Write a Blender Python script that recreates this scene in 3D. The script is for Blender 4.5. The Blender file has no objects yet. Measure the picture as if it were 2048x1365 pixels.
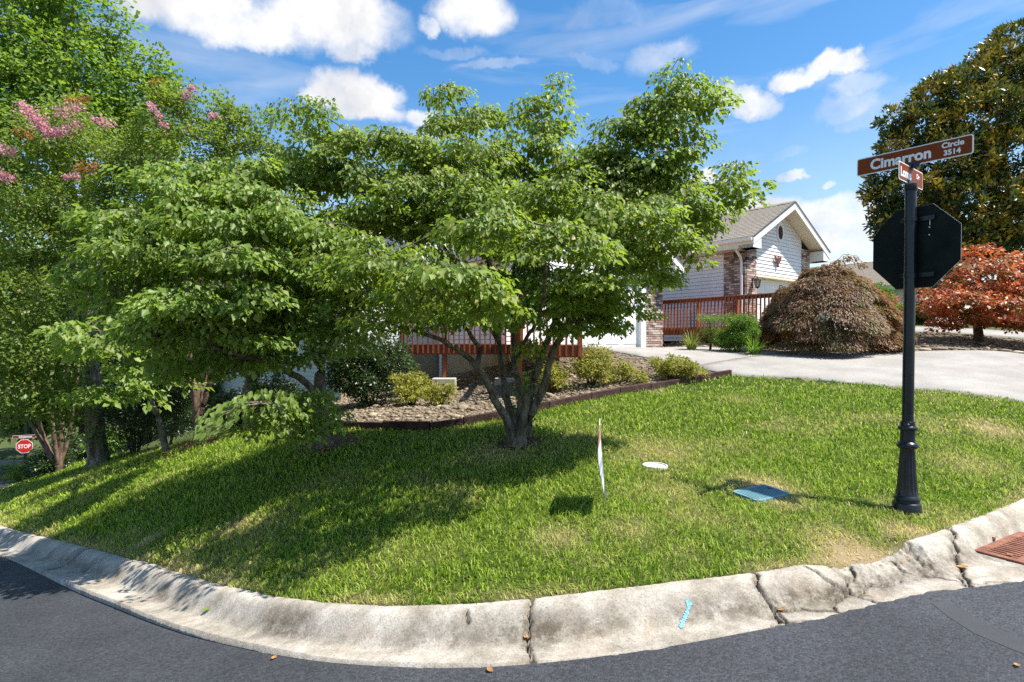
import bpy, bmesh, math, random
import numpy as np
from mathutils import Vector, Matrix, Euler
from mathutils.geometry import delaunay_2d_cdt

S = bpy.context.scene
COL = S.collection
RNG = np.random.default_rng(7)
random.seed(7)

# ------------------------------------------------------------------ camera, sky, sun, exposure
EYE = 1.6
FPX = 1140.0                       # focal length in pixels of the 2048 px wide photograph
cam_d = bpy.data.cameras.new('camera')
cam = bpy.data.objects.new('camera', cam_d)
COL.objects.link(cam)
cam.location = (0, 0, EYE)
cam.rotation_euler = (math.radians(90), 0, 0)
cam_d.sensor_fit = 'HORIZONTAL'
cam_d.sensor_width = 36.0
cam_d.lens = 36.0 * FPX / 2048.0
cam_d.clip_start = 0.05
cam_d.clip_end = 6000
S.camera = cam

SUN_EL = math.radians(60.5)
SAZ = Vector((0.968, -0.25, 0)).normalized()
SUN_DIR = Vector((SAZ.x * math.cos(SUN_EL), SAZ.y * math.cos(SUN_EL), math.sin(SUN_EL)))
sun_d = bpy.data.lights.new('sun', 'SUN')
sun_d.energy = 5.0
sun_d.angle = math.radians(0.55)
sun_d.color = (1.0, 0.955, 0.88)
sun = bpy.data.objects.new('sun', sun_d)
COL.objects.link(sun)
sun.location = (20, -5, 40)
sun.rotation_euler = SUN_DIR.to_track_quat('Z', 'Y').to_euler()

S.render.engine = 'CYCLES'
S.view_settings.view_transform = 'Standard'
S.view_settings.look = 'None'
S.view_settings.gamma = 1.0
S.view_settings.use_curve_mapping = False
S.view_settings.exposure = 0.90
S.cycles.use_denoising = False
S.cycles.max_bounces = 7
S.cycles.diffuse_bounces = 4
S.cycles.glossy_bounces = 2
S.cycles.transmission_bounces = 4
S.cycles.transparent_max_bounces = 4
S.cycles.sample_clamp_indirect = 6.0

SKY_STRENGTH = 0.125
def build_world():
    w = bpy.data.worlds.new('World')
    S.world = w
    w.use_nodes = True
    nt = w.node_tree
    nt.nodes.clear()
    N, LK = nt.nodes, nt.links
    def node(t, **k):
        n = N.new(t)
        for a, b in k.items():
            setattr(n, a, b)
        return n
    def mth(op, a, b=None, c=None, clamp=False):
        n = node('ShaderNodeMath', operation=op, use_clamp=clamp)
        for i, v in enumerate((a, b, c)):
            if v is None:
                continue
            if isinstance(v, (int, float)):
                n.inputs[i].default_value = v
            else:
                LK.new(v, n.inputs[i])
        return n.outputs[0]
    def vm(op, a, b=None):
        n = node('ShaderNodeVectorMath', operation=op)
        for i, v in enumerate((a, b)):
            if v is None:
                continue
            if isinstance(v, (tuple, list, Vector)):
                n.inputs[i].default_value = tuple(v)
            else:
                LK.new(v, n.inputs[i])
        return n
    out = node('ShaderNodeOutputWorld')
    bg = node('ShaderNodeBackground')
    bg.inputs['Strength'].default_value = SKY_STRENGTH
    LK.new(bg.outputs[0], out.inputs[0])
    sky = node('ShaderNodeTexSky', sky_type='NISHITA')
    sky.sun_disc = False
    sky.sun_elevation = SUN_EL
    sky.sun_rotation = math.atan2(SAZ.x, SAZ.y)
    sky.air_density = 1.15
    sky.dust_density = 0.5
    sky.ozone_density = 1.0
    hs = node('ShaderNodeHueSaturation')
    hs.inputs['Saturation'].default_value = 1.38
    hs.inputs['Value'].default_value = 0.86
    LK.new(sky.outputs[0], hs.inputs['Color'])
    tc = node('ShaderNodeTexCoord')
    d = tc.outputs['Generated']
    # warped direction, so the edges of the clouds billow
    nz = node('ShaderNodeTexNoise')
    nz.inputs['Scale'].default_value = 7.0
    nz.inputs['Detail'].default_value = 9.0
    nz.inputs['Roughness'].default_value = 0.62
    LK.new(d, nz.inputs['Vector'])
    warp = vm('SUBTRACT', nz.outputs['Color'], (0.5, 0.5, 0.5)).outputs[0]
    wsc = node('ShaderNodeVectorMath', operation='SCALE')
    wsc.inputs['Scale'].default_value = 0.105
    LK.new(warp, wsc.inputs[0])
    dw = vm('ADD', d, wsc.outputs[0]).outputs[0]
    n2 = node('ShaderNodeTexNoise')
    n2.inputs['Scale'].default_value = 16.0
    n2.inputs['Detail'].default_value = 10.0
    n2.inputs['Roughness'].default_value = 0.6
    LK.new(d, n2.inputs['Vector'])
    # (px, py, half width, half height, density) of the clouds, turned into directions
    blobs = [(420, 15, 230, 62, 1.0), (660, 30, 150, 62, 1.0), (700, 90, 60, 26, .8), (300, -20, 160, 60, 1.0), (520, 60, 90, 40, 1.0),
             (945, 20, 95, 48, 1.0), (850, 45, 26, 20, .7), (700, 175, 95, 48, 1.0), (725, 205, 80, 32, 1.0), (650, 190, 60, 24, .9), (745, 165, 60, 25, .8),
             (835, 215, 40, 22, .8), (850, 255, 70, 20, .6), (1580, 150, 50, 24, .9), (1640, 140, 60, 26, .95), (1700, 138, 40, 20, .8), (1720, 175, 60, 30, .55), (1700, 220, 70, 34, .5), (1480, 205, 76, 30, .9), (1585, 346, 36, 11, .8), (1668, 362, 20, 9, .7),
             (1520, 425, 120, 40, 1.0), (1660, 430, 130, 46, 1.0), (1610, 480, 180, 50, .85), (1750, 470, 120, 50, .8), (470, 225, 22, 14, .7), (1700, 500, 140, 40, .6),
             (1320, 100, 80, 34, .5), (1210, 35, 120, 30, .36), (1000, 128, 120, 13, .34), (900, 100, 90, 12, .3), (1180, 118, 70, 16, .34), (440, 165, 90, 22, .3), (1560, 300, 70, 16, .36), (1740, 240, 80, 40, .4), (1420, 350, 26, 12, .8), (1330, 430, 100, 25, .6)]
    tot = None
    for px, py, rx, ry, den in blobs:
        c = Vector(((px - 1024) / FPX, 1.0, (682 - py) / FPX))
        ln = c.length
        c.normalize()
        t = Vector((c.y, -c.x, 0)).normalized()
        u = t.cross(c)
        sx, sy = rx / FPX / ln, ry / FPX / ln
        dd = vm('SUBTRACT', dw, c).outputs[0]
        a = vm('DOT_PRODUCT', dd, t / sx).outputs['Value']
        b = vm('DOT_PRODUCT', dd, u / sy).outputs['Value']
        q = mth('ADD', mth('MULTIPLY', a, a), mth('MULTIPLY', b, b))
        m = mth('MULTIPLY', mth('SUBTRACT', 1.35, q, clamp=True), den)
        tot = m if tot is None else mth('MAXIMUM', tot, m)
    # the rest of the sky carries the same kind of scattered cumulus
    sep = node('ShaderNodeSeparateXYZ')
    LK.new(d, sep.inputs[0])
    zz = mth('ADD', mth('MAXIMUM', sep.outputs['Z'], 0.0), 0.18)
    cx = mth('DIVIDE', sep.outputs['X'], zz)
    cy = mth('DIVIDE', sep.outputs['Y'], zz)
    cmb = node('ShaderNodeCombineXYZ')
    LK.new(cx, cmb.inputs[0]); LK.new(cy, cmb.inputs[1])
    n3 = node('ShaderNodeTexNoise')
    n3.inputs['Scale'].default_value = 1.1
    n3.inputs['Detail'].default_value = 8.0
    LK.new(cmb.outputs[0], n3.inputs['Vector'])
    back = mth('MULTIPLY', mth('SUBTRACT', mth('MULTIPLY', n3.outputs['Fac'], 5.0), 2.75, clamp=True), mth('MULTIPLY_ADD', sep.outputs['Y'], -3.0, 0.6, clamp=True))
    tot = mth('MAXIMUM', tot, back)
    edge = mth('MULTIPLY_ADD', n2.outputs['Fac'], 1.5, -0.62)
    mask = mth('MULTIPLY', tot, mth('ADD', edge, 0.75), clamp=True)
    mr = node('ShaderNodeMapRange', interpolation_type='SMOOTHSTEP')
    mr.inputs[1].default_value = 0.05
    mr.inputs[2].default_value = 1.0
    LK.new(mask, mr.inputs[0])
    # thin high streaks
    mp = node('ShaderNodeMapping')
    mp.inputs['Rotation'].default_value = (0, math.radians(-24), 0)
    mp.inputs['Scale'].default_value = (2.0, 2.0, 10.0)
    LK.new(d, mp.inputs['Vector'])
    n4 = node('ShaderNodeTexNoise')
    n4.inputs['Scale'].default_value = 1.6
    n4.inputs['Detail'].default_value = 6.0
    n4.inputs['Distortion'].default_value = 0.6
    LK.new(mp.outputs[0], n4.inputs['Vector'])
    cir = mth('MULTIPLY', mth('MULTIPLY_ADD', n4.outputs['Fac'], 3.2, -1.62, clamp=True), 0.5)
    low = mth('MULTIPLY', mth('MULTIPLY_ADD', sep.outputs['Z'], -2.4, 0.95, clamp=True), 0.42)
    thin = mth('MAXIMUM', cir, low)
    allm = mth('MAXIMUM', mr.outputs[0], thin)
    # cloud tone: a little greyer where thick and low-frequency noise is dark
    n5 = node('ShaderNodeTexNoise')
    n5.inputs['Scale'].default_value = 9.0
    n5.inputs['Detail'].default_value = 5.0
    LK.new(dw, n5.inputs['Vector'])
    cr = node('ShaderNodeValToRGB')
    cr.color_ramp.elements[0].position = 0.26
    cr.color_ramp.elements[0].color = (2.6, 2.75, 3.05, 1)
    cr.color_ramp.elements[1].position = 0.52
    cr.color_ramp.elements[1].color = (4.6, 4.55, 4.55, 1)
    LK.new(n5.outputs['Fac'], cr.inputs[0])
    mx = node('ShaderNodeMix', data_type='RGBA')
    LK.new(allm, mx.inputs[0])
    LK.new(hs.outputs[0], mx.inputs[6])
    LK.new(cr.outputs[0], mx.inputs[7])
    LK.new(mx.outputs[2], bg.inputs['Color'])
build_world()

# ------------------------------------------------------------------ helpers
def at(px, py, y):
    """pixel of the photograph + distance -> point in the world"""
    return Vector(((px - 1024) / FPX * y, y, EYE - (py - 682) / FPX * y))

def tag(o, label=None, cat=None, group=None, kind=None):
    if label: o['label'] = label
    if cat: o['category'] = cat
    if group: o['group'] = group
    if kind: o['kind'] = kind
    return o

def empty(name, loc, label=None, cat=None, group=None):
    o = bpy.data.objects.new(name, None)
    COL.objects.link(o)
    o.location = loc
    o.empty_display_size = 0.1
    o['_base'] = list(loc)
    return tag(o, label, cat, group)

def link(name, me, m, parent=None):
    o = bpy.data.objects.new(name, me)
    COL.objects.link(o)
    if m is not None and len(me.materials) == 0:
        me.materials.append(m)
    if parent is not None:
        o.parent = parent
        # meshes are modelled in world coordinates; undo the parent's placement
        o.matrix_parent_inverse = Matrix.Translation(-parent_loc(parent))
    return o

def parent_loc(p):
    v = Vector((0, 0, 0))
    q = p
    while q is not None:
        v += Vector(q.location)
        if q.parent is not None:
            v += q.matrix_parent_inverse.translation
        q = q.parent
    return v

def tri_mesh(name, V, F, smooth=False):
    V = np.asarray(V, dtype=np.float32).reshape(-1, 3)
    F = np.asarray(F, dtype=np.int32)
    me = bpy.data.meshes.new(name)
    k = F.shape[1]
    me.vertices.add(len(V))
    me.vertices.foreach_set('co', V.ravel())
    me.loops.add(F.size)
    me.loops.foreach_set('vertex_index', F.ravel())
    me.polygons.add(len(F))
    me.polygons.foreach_set('loop_start', np.arange(0, F.size, k, dtype=np.int32))
    me.polygons.foreach_set('loop_total', np.full(len(F), k, dtype=np.int32))
    if smooth:
        me.polygons.foreach_set('use_smooth', np.ones(len(F), dtype=bool))
    me.update(calc_edges=True)
    return me

class MB:
    """collects shapes; build() links them as one mesh object"""
    def __init__(self):
        self.v, self.f = [], []
    def add(self, vs, fs):
        n = len(self.v)
        self.v += [tuple(p) for p in vs]
        self.f += [tuple(i + n for i in f) for f in fs]
        return self
    def box(self, p, a, b, c):
        """corner p and three edge vectors"""
        p, a, b, c = Vector(p), Vector(a), Vector(b), Vector(c)
        if a.cross(b).dot(c) < 0:
            a, b = b, a
        vs = [p, p + a, p + a + b, p + b, p + c, p + a + c, p + a + b + c, p + b + c]
        return self.add(vs, [(0, 3, 2, 1), (4, 5, 6, 7), (0, 1, 5, 4), (1, 2, 6, 5), (2, 3, 7, 6), (3, 0, 4, 7)])
    def prism(self, pts, ext):
        """planar outline pushed along ext"""
        pts = [Vector(p) for p in pts]
        ext = Vector(ext)
        n = len(pts)
        nrm = Vector((0, 0, 0))
        for i in range(n):
            nrm += pts[i].cross(pts[(i + 1) % n])
        if nrm.dot(ext) > 0:
            pts = pts[::-1]
        vs = pts + [p + ext for p in pts]
        fs = [tuple(range(n)), tuple(range(2 * n - 1, n - 1, -1))]
        for i in range(n):
            j = (i + 1) % n
            fs.append((j, i, i + n, j + n))
        return self.add(vs, fs)
    def tube(self, pts, r, k=8, cap=True):
        pts = [Vector(p) for p in pts]
        rs = r if isinstance(r, (list, tuple)) else [r] * len(pts)
        vs, fs = [], []
        for i, p in enumerate(pts):
            d = (pts[min(i + 1, len(pts) - 1)] - pts[max(i - 1, 0)]).normalized()
            ref = Vector((0, 0, 1)) if abs(d.z) < 0.9 else Vector((1, 0, 0))
            a = d.cross(ref).normalized()
            b = d.cross(a)
            for j in range(k):
                t = 2 * math.pi * j / k
                vs.append(p + a * (rs[i] * math.cos(t)) + b * (rs[i] * math.sin(t)))
        for i in range(len(pts) - 1):
            for j in range(k):
                j2 = (j + 1) % k
                fs.append((i * k + j, i * k + j2, (i + 1) * k + j2, (i + 1) * k + j))
        if cap:
            fs.append(tuple(range(k - 1, -1, -1)))
            fs.append(tuple(range((len(pts) - 1) * k, len(pts) * k)))
        return self.add(vs, fs)
    def lathe(self, prof, c, k=32, flute=None):
        c = Vector(c)
        vs, fs = [], []
        for z, r in prof:
            for j in range(k):
                t = 2 * math.pi * j / k
                rr = r
                if flute and flute[0] <= z <= flute[1]:
                    rr = r * (1 - 0.075 * (0.5 - 0.5 * math.cos(t * flute[2])) ** 0.6)
                vs.append(c + Vector((rr * math.cos(t), rr * math.sin(t), z)))
        for i in range(len(prof) - 1):
            for j in range(k):
                j2 = (j + 1) % k
                fs.append((i * k + j, i * k + j2, (i + 1) * k + j2, (i + 1) * k + j))
        fs.append(tuple(range(k - 1, -1, -1)))
        fs.append(tuple(range((len(prof) - 1) * k, len(prof) * k)))
        return self.add(vs, fs)
    def mesh(self, name, smooth=False, bevel=0):
        me = bpy.data.meshes.new(name)
        me.from_pydata(self.v, [], self.f)
        if bevel:
            bm = bmesh.new(); bm.from_mesh(me)
            bmesh.ops.bevel(bm, geom=list(bm.edges), offset=bevel, segments=1, affect='EDGES', clamp_overlap=True)
            bm.to_mesh(me); bm.free()
        if smooth:
            for p in me.polygons:
                p.use_smooth = True
            me.set_sharp_from_angle(angle=math.radians(35))
        me.update()
        return me
    def build(self, name, m, parent=None, smooth=False, bevel=0):
        return link(name, self.mesh(name, smooth, bevel), m, parent)

def vnoise(x, y, sc, seed=0):
    """smooth value noise, -1..1"""
    x = np.asarray(x, float) / sc + 113.7 + seed * 17.3
    y = np.asarray(y, float) / sc + 71.1 + seed * 9.1
    xi, yi = np.floor(x).astype(np.int64), np.floor(y).astype(np.int64)
    fx, fy = x - xi, y - yi
    fx, fy = fx * fx * (3 - 2 * fx), fy * fy * (3 - 2 * fy)
    def h(a, b):
        n = (a * 374761393 + b * 668265263 + seed * 974711) & 0xffffffff
        n = ((n ^ (n >> 13)) * 1274126177) & 0xffffffff
        return ((n ^ (n >> 16)) & 0xffff) / 32767.5 - 1
    return (h(xi, yi) * (1 - fx) + h(xi + 1, yi) * fx) * (1 - fy) + (h(xi, yi + 1) * (1 - fx) + h(xi + 1, yi + 1) * fx) * fy

# ------------------------------------------------------------------ materials
def new_mat(name):
    m = bpy.data.materials.new(name)
    m.use_nodes = True
    nt = m.node_tree
    b = nt.nodes['Principled BSDF']
    return m, nt, b

def mat(name, c1, c2=None, scale=3.0, rough=0.7, bump=0.0, bscale=60.0, spec=0.3, detail=5.0, metal=0.0, fine=None, fscale=80.0, coords='pos', stretch=None, rand=0.0):
    """two-tone noise colour, optional fine speckle and bump; rand: value change per object"""
    m, nt, b = new_mat(name)
    N, L = nt.nodes, nt.links
    b.inputs['Roughness'].default_value = rough
    b.inputs['Specular IOR Level'].default_value = spec
    b.inputs['Metallic'].default_value = metal
    if coords == 'pos':
        vec = N.new('ShaderNodeNewGeometry').outputs['Position']
    else:
        vec = N.new('ShaderNodeTexCoord').outputs['Object']
    if stretch:
        mp = N.new('ShaderNodeMapping')
        mp.inputs['Scale'].default_value = stretch
        L.new(vec, mp.inputs[0]); vec = mp.outputs[0]
    c2 = c2 or c1
    nz = N.new('ShaderNodeTexNoise')
    nz.inputs['Scale'].default_value = scale
    nz.inputs['Detail'].default_value = detail
    nz.inputs['Roughness'].default_value = 0.6
    L.new(vec, nz.inputs['Vector'])
    cr = N.new('ShaderNodeValToRGB')
    cr.color_ramp.elements[0].position = 0.36
    cr.color_ramp.elements[1].position = 0.64
    cr.color_ramp.elements[0].color = (*c1, 1)
    cr.color_ramp.elements[1].color = (*c2, 1)
    L.new(nz.outputs['Fac'], cr.inputs[0])
    col = cr.outputs[0]
    if fine:
        nf = N.new('ShaderNodeTexNoise')
        nf.inputs['Scale'].default_value = fscale
        nf.inputs['Detail'].default_value = 3.0
        L.new(vec, nf.inputs['Vector'])
        mr = N.new('ShaderNodeMapRange')
        mr.inputs[1].default_value = 0.3; mr.inputs[2].default_value = 0.7
        mr.inputs[3].default_value = 1 - fine; mr.inputs[4].default_value = 1 + fine
        L.new(nf.outputs['Fac'], mr.inputs[0])
        mm = N.new('ShaderNodeVectorMath'); mm.operation = 'SCALE'
        L.new(col, mm.inputs[0]); L.new(mr.outputs[0], mm.inputs['Scale'])
        col = mm.outputs[0]
    if rand:
        oi = N.new('ShaderNodeObjectInfo')
        mr = N.new('ShaderNodeMapRange')
        mr.inputs[3].default_value = 1 - rand; mr.inputs[4].default_value = 1 + rand
        L.new(oi.outputs['Random'], mr.inputs[0])
        mm = N.new('ShaderNodeVectorMath'); mm.operation = 'SCALE'
        L.new(col, mm.inputs[0]); L.new(mr.outputs[0], mm.inputs['Scale'])
        col = mm.outputs[0]
    L.new(col, b.inputs['Base Color'])
    if bump:
        nb = N.new('ShaderNodeTexNoise')
        nb.inputs['Scale'].default_value = bscale
        nb.inputs['Detail'].default_value = 4.0
        L.new(vec, nb.inputs['Vector'])
        bp = N.new('ShaderNodeBump')
        bp.inputs['Strength'].default_value = min(1.0, bump)
        bp.inputs['Distance'].default_value = 0.02
        L.new(nb.outputs['Fac'], bp.inputs['Height'])
        L.new(bp.outputs[0], b.inputs['Normal'])
    return m

def leaf_mat(name, cols, trans, tmix=0.32, rough=0.45, spec=0.35, clump=None):
    """cols: list of (position, rgb) picked at random leaf by leaf"""
    m, nt, b = new_mat(name)
    N, L = nt.nodes, nt.links
    g = N.new('ShaderNodeNewGeometry')
    cr = N.new('ShaderNodeValToRGB')
    els = cr.color_ramp.elements
    while len(els) < len(cols):
        els.new(0.5)
    for e, (p, c) in zip(els, cols):
        e.position = p
        e.color = (*c, 1)
    L.new(g.outputs['Random Per Island'], cr.inputs[0])
    # slow drift of tone through the crown
    nz = N.new('ShaderNodeTexNoise')
    nz.inputs['Scale'].default_value = 1.3
    nz.inputs['Detail'].default_value = 2.0
    L.new(g.outputs['Position'], nz.inputs['Vector'])
    mr = N.new('ShaderNodeMapRange')
    mr.inputs[1].default_value = 0.3; mr.inputs[2].default_value = 0.7
    mr.inputs[3].default_value = 0.78; mr.inputs[4].default_value = 1.2
    L.new(nz.outputs['Fac'], mr.inputs[0])
    leafcol = cr.outputs[0]
    if clump:
        c2, scale, lo, hi = clump
        n2 = N.new('ShaderNodeTexNoise'); n2.inputs['Scale'].default_value = scale; n2.inputs['Detail'].default_value = 3.0
        L.new(g.outputs['Position'], n2.inputs['Vector'])
        ad = N.new('ShaderNodeMath'); ad.operation = 'MULTIPLY_ADD'; ad.inputs[1].default_value = .22
        L.new(g.outputs['Random Per Island'], ad.inputs[0]); L.new(n2.outputs['Fac'], ad.inputs[2])
        m2 = N.new('ShaderNodeMapRange'); m2.inputs[1].default_value = lo; m2.inputs[2].default_value = hi
        L.new(ad.outputs[0], m2.inputs[0])
        mc = N.new('ShaderNodeMix'); mc.data_type = 'RGBA'
        L.new(m2.outputs[0], mc.inputs[0]); L.new(leafcol, mc.inputs[6]); mc.inputs[7].default_value = (*c2, 1)
        leafcol = mc.outputs[2]
    sc = N.new('ShaderNodeVectorMath'); sc.operation = 'SCALE'
    L.new(leafcol, sc.inputs[0]); L.new(mr.outputs[0], sc.inputs['Scale'])
    L.new(sc.outputs[0], b.inputs['Base Color'])
    b.inputs['Roughness'].default_value = rough
    b.inputs['Specular IOR Level'].default_value = spec
    tr = N.new('ShaderNodeBsdfTranslucent')
    tm = N.new('ShaderNodeMix'); tm.data_type = 'RGBA'; tm.blend_type = 'MULTIPLY'
    tm.inputs[0].default_value = 0.35
    tm.inputs[6].default_value = (*trans, 1)
    L.new(mr.outputs[0], tm.inputs[7])
    L.new(tm.outputs[2], tr.inputs['Color'])
    mx = N.new('ShaderNodeMixShader')
    mx.inputs[0].default_value = tmix
    L.new(b.outputs[0], mx.inputs[1]); L.new(tr.outputs[0], mx.inputs[2])
    L.new(mx.outputs[0], nt.nodes['Material Output'].inputs[0])
    return m

M = {}
def asphalt_mat():
    m, nt, b = new_mat('asphalt')
    N, L = nt.nodes, nt.links
    pos = N.new('ShaderNodeNewGeometry').outputs['Position']
    v = N.new('ShaderNodeTexVoronoi'); v.inputs['Scale'].default_value = 72; L.new(pos, v.inputs['Vector'])
    n1 = N.new('ShaderNodeTexNoise'); n1.inputs['Scale'].default_value = 1.1; n1.inputs['Detail'].default_value = 5; L.new(pos, n1.inputs['Vector'])
    n2 = N.new('ShaderNodeTexNoise'); n2.inputs['Scale'].default_value = 60; n2.inputs['Detail'].default_value = 5; n2.inputs['Roughness'].default_value = .75; L.new(pos, n2.inputs['Vector'])
    cr = N.new('ShaderNodeValToRGB'); cr.color_ramp.elements[0].color = (.032, .0345, .040, 1); cr.color_ramp.elements[1].color = (.046, .049, .056, 1)
    cr.color_ramp.elements[0].position = .35; cr.color_ramp.elements[1].position = .65
    L.new(n1.outputs['Fac'], cr.inputs[0])
    hs = N.new('ShaderNodeSeparateColor'); L.new(v.outputs['Color'], hs.inputs[0])
    mr = N.new('ShaderNodeMapRange'); mr.inputs[3].default_value = .58; mr.inputs[4].default_value = 1.45; L.new(hs.outputs[0], mr.inputs[0])
    m2 = N.new('ShaderNodeMapRange'); m2.inputs[1].default_value = .3; m2.inputs[2].default_value = .7; m2.inputs[3].default_value = .55; m2.inputs[4].default_value = 1.4; L.new(n2.outputs['Fac'], m2.inputs[0])
    mm = N.new('ShaderNodeMath'); mm.operation = 'MULTIPLY'; L.new(mr.outputs[0], mm.inputs[0]); L.new(m2.outputs[0], mm.inputs[1])
    sc = N.new('ShaderNodeVectorMath'); sc.operation = 'SCALE'; L.new(cr.outputs[0], sc.inputs[0]); L.new(mm.outputs[0], sc.inputs['Scale'])
    L.new(sc.outputs[0], b.inputs['Base Color'])
    b.inputs['Roughness'].default_value = .75; b.inputs['Specular IOR Level'].default_value = .4
    bp = N.new('ShaderNodeBump'); bp.inputs['Strength'].default_value = .7; bp.inputs['Distance'].default_value = .012
    iv = N.new('ShaderNodeMath'); iv.operation = 'SUBTRACT'; iv.inputs[0].default_value = 1; L.new(v.outputs['Distance'], iv.inputs[1])
    ad = N.new('ShaderNodeMath'); ad.operation = 'MULTIPLY'; L.new(iv.outputs[0], ad.inputs[0]); L.new(n2.outputs['Fac'], ad.inputs[1])
    L.new(ad.outputs[0], bp.inputs['Height']); L.new(bp.outputs[0], b.inputs['Normal'])
    return m
M['asphalt'] = asphalt_mat()
M['asphalt_smooth'] = mat('asphalt_smooth', (.046, .048, .053), (.056, .058, .063), 2.5, .75, .3, 120, .3, fine=.15, fscale=200)
M['concrete_drive'] = mat('concrete_drive', (.27, .25, .222), (.345, .325, .292), 1.3, .9, .25, 90, .15, fine=.16, fscale=45, detail=8)
M['pier'] = mat('pier', (.38, .36, .31), (.47, .45, .40), 4, .9, .3, 60, .2, fine=.1)
M['soil'] = mat('soil', (.055, .038, .022), (.13, .095, .06), 3.5, .95, .8, 40, .1, fine=.4, fscale=60)
M['ground'] = mat('ground', (.055, .075, .025), (.085, .105, .035), 1.2, .95, .8, 30, .1, fine=.35, fscale=40)
M['mulch'] = mat('mulch', (.10, .075, .05), (.21, .165, .115), 6, .95, .8, 45, .1, fine=.35, fscale=70)
M['stone'] = mat('stone', (.22, .165, .10), (.37, .30, .215), 4, .8, .3, 60, .25, fine=.15, coords='obj', rand=.5)
M['stone_fill'] = mat('stone_fill', (.155, .115, .07), (.33, .27, .19), 14, .85, .3, 60, .2, fine=.15, fscale=50)
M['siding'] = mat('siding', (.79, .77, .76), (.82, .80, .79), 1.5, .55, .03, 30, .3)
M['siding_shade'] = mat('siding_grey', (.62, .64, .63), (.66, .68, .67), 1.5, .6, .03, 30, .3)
M['lap_shadow'] = mat('lap_shadow', (.40, .40, .41), (.45, .45, .46), 3, .9)  # wall core toned darker so the board gaps read as lap shadow lines
M['white'] = mat('white_trim', (.78, .77, .74), (.82, .81, .79), 2, .45, 0, 30, .4)
M['cream'] = mat('cream_trim', (.72, .63, .47), (.77, .69, .54), 2, .55, 0, 30, .3)
M['door_white'] = mat('door_white', (.80, .79, .76), (.83, .82, .80), 1.2, .45, 0, 30, .4)
M['shingle'] = mat('shingle', (.26, .225, .18), (.37, .325, .265), 9, .95, .5, 60, .1, fine=.3, fscale=45, stretch=(1, 1, 3))
M['drip'] = mat('drip_edge', (.06, .06, .065), (.09, .09, .095), 5, .6)
M['mortar'] = mat('mortar', (.47, .43, .39), (.55, .51, .47), 8, .95, .3, 60, .1)
M['wood_deck'] = mat('wood_deck', (.21, .058, .026), (.33, .105, .045), 4, .62, .25, 40, .25, fine=.18, stretch=(3, 3, .6), rand=.12)
M['timber_edge'] = mat('timber_edge', (.040, .022, .018), (.075, .042, .036), 6, .85, .5, 50, .2, fine=.3, fscale=40)
M['stucco'] = mat('stucco', (.34, .26, .155), (.42, .33, .21), 2, .95, .4, 50, .1, fine=.08)
M['pole'] = mat('pole_paint', (.007, .010, .016), (.013, .017, .026), 4, .30, .05, 40, .38, fine=.25, fscale=30)
M['plate_back'] = mat('plate_back', (.006, .009, .008), (.012, .016, .014), 6, .6, .05, 60, .12, fine=.4, fscale=120)
M['steel'] = mat('steel', (.55, .56, .57), (.65, .66, .67), 5, .35, 0, 30, .5, metal=.9)
M['brown_sign'] = mat('brown_sign', (.20, .040, .010), (.235, .050, .013), 5, .5, .05, 120, .12, fine=.12, fscale=120)
M['sign_white'] = mat('sign_white', (.84, .84, .84), (.88, .88, .88), 5, .4, 0, 30, .4)
M['stop_red'] = mat('stop_red', (.62, .012, .014), (.68, .018, .018), 3, .4, 0, 30, .4)
M['rust'] = mat('rusty_iron', (.16, .062, .036), (.27, .115, .068), 9, .8, .4, 70, .3, fine=.25, fscale=70)
M['pit'] = mat('pit', (.02, .017, .014), (.03, .026, .02), 5, .95)
M['lid_teal'] = mat('lid_teal', (.10, .22, .25), (.15, .29, .32), 5, .55, .1, 80, .4, fine=.10)
M['lid_white'] = mat('lid_white', (.55, .54, .50), (.70, .69, .65), 6, .6, .1, 60, .3, fine=.1)
M['paint_blue'] = mat('paint_blue', (.14, .31, .40), (.20, .42, .53), 30, .85, .3, 80, .2, fine=.5, fscale=90)
M['black_iron'] = mat('black_iron', (.012, .012, .013), (.02, .02, .021), 5, .5, .1, 50, .4)
M['bronze'] = mat('bronze_rust', (.10, .035, .022), (.17, .06, .035), 12, .6, .2, 60, .4)
M['bark_dog'] = mat('bark_dogwood', (.065, .052, .036), (.21, .18, .14), 9, .95, 1.0, 45, .1, fine=.4, fscale=40, stretch=(1.6, 1.6, .6))
M['bark_maple'] = mat('bark_maple', (.07, .055, .04), (.30, .265, .215), 5, .95, 1.0, 30, .1, fine=.3, fscale=30, stretch=(1.6, 1.6, .5))
M['bark_red'] = mat('bark_red', (.105, .062, .045), (.24, .165, .12), 6, .9, .8, 40, .1, fine=.2, stretch=(1.6, 1.6, .5))
M['bark_dark'] = mat('bark_dark', (.05, .036, .026), (.11, .085, .062), 7, .95, .8, 40, .1)
M['ac_grey'] = mat('ac_grey', (.07, .075, .07), (.10, .105, .10), 5, .6)

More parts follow.
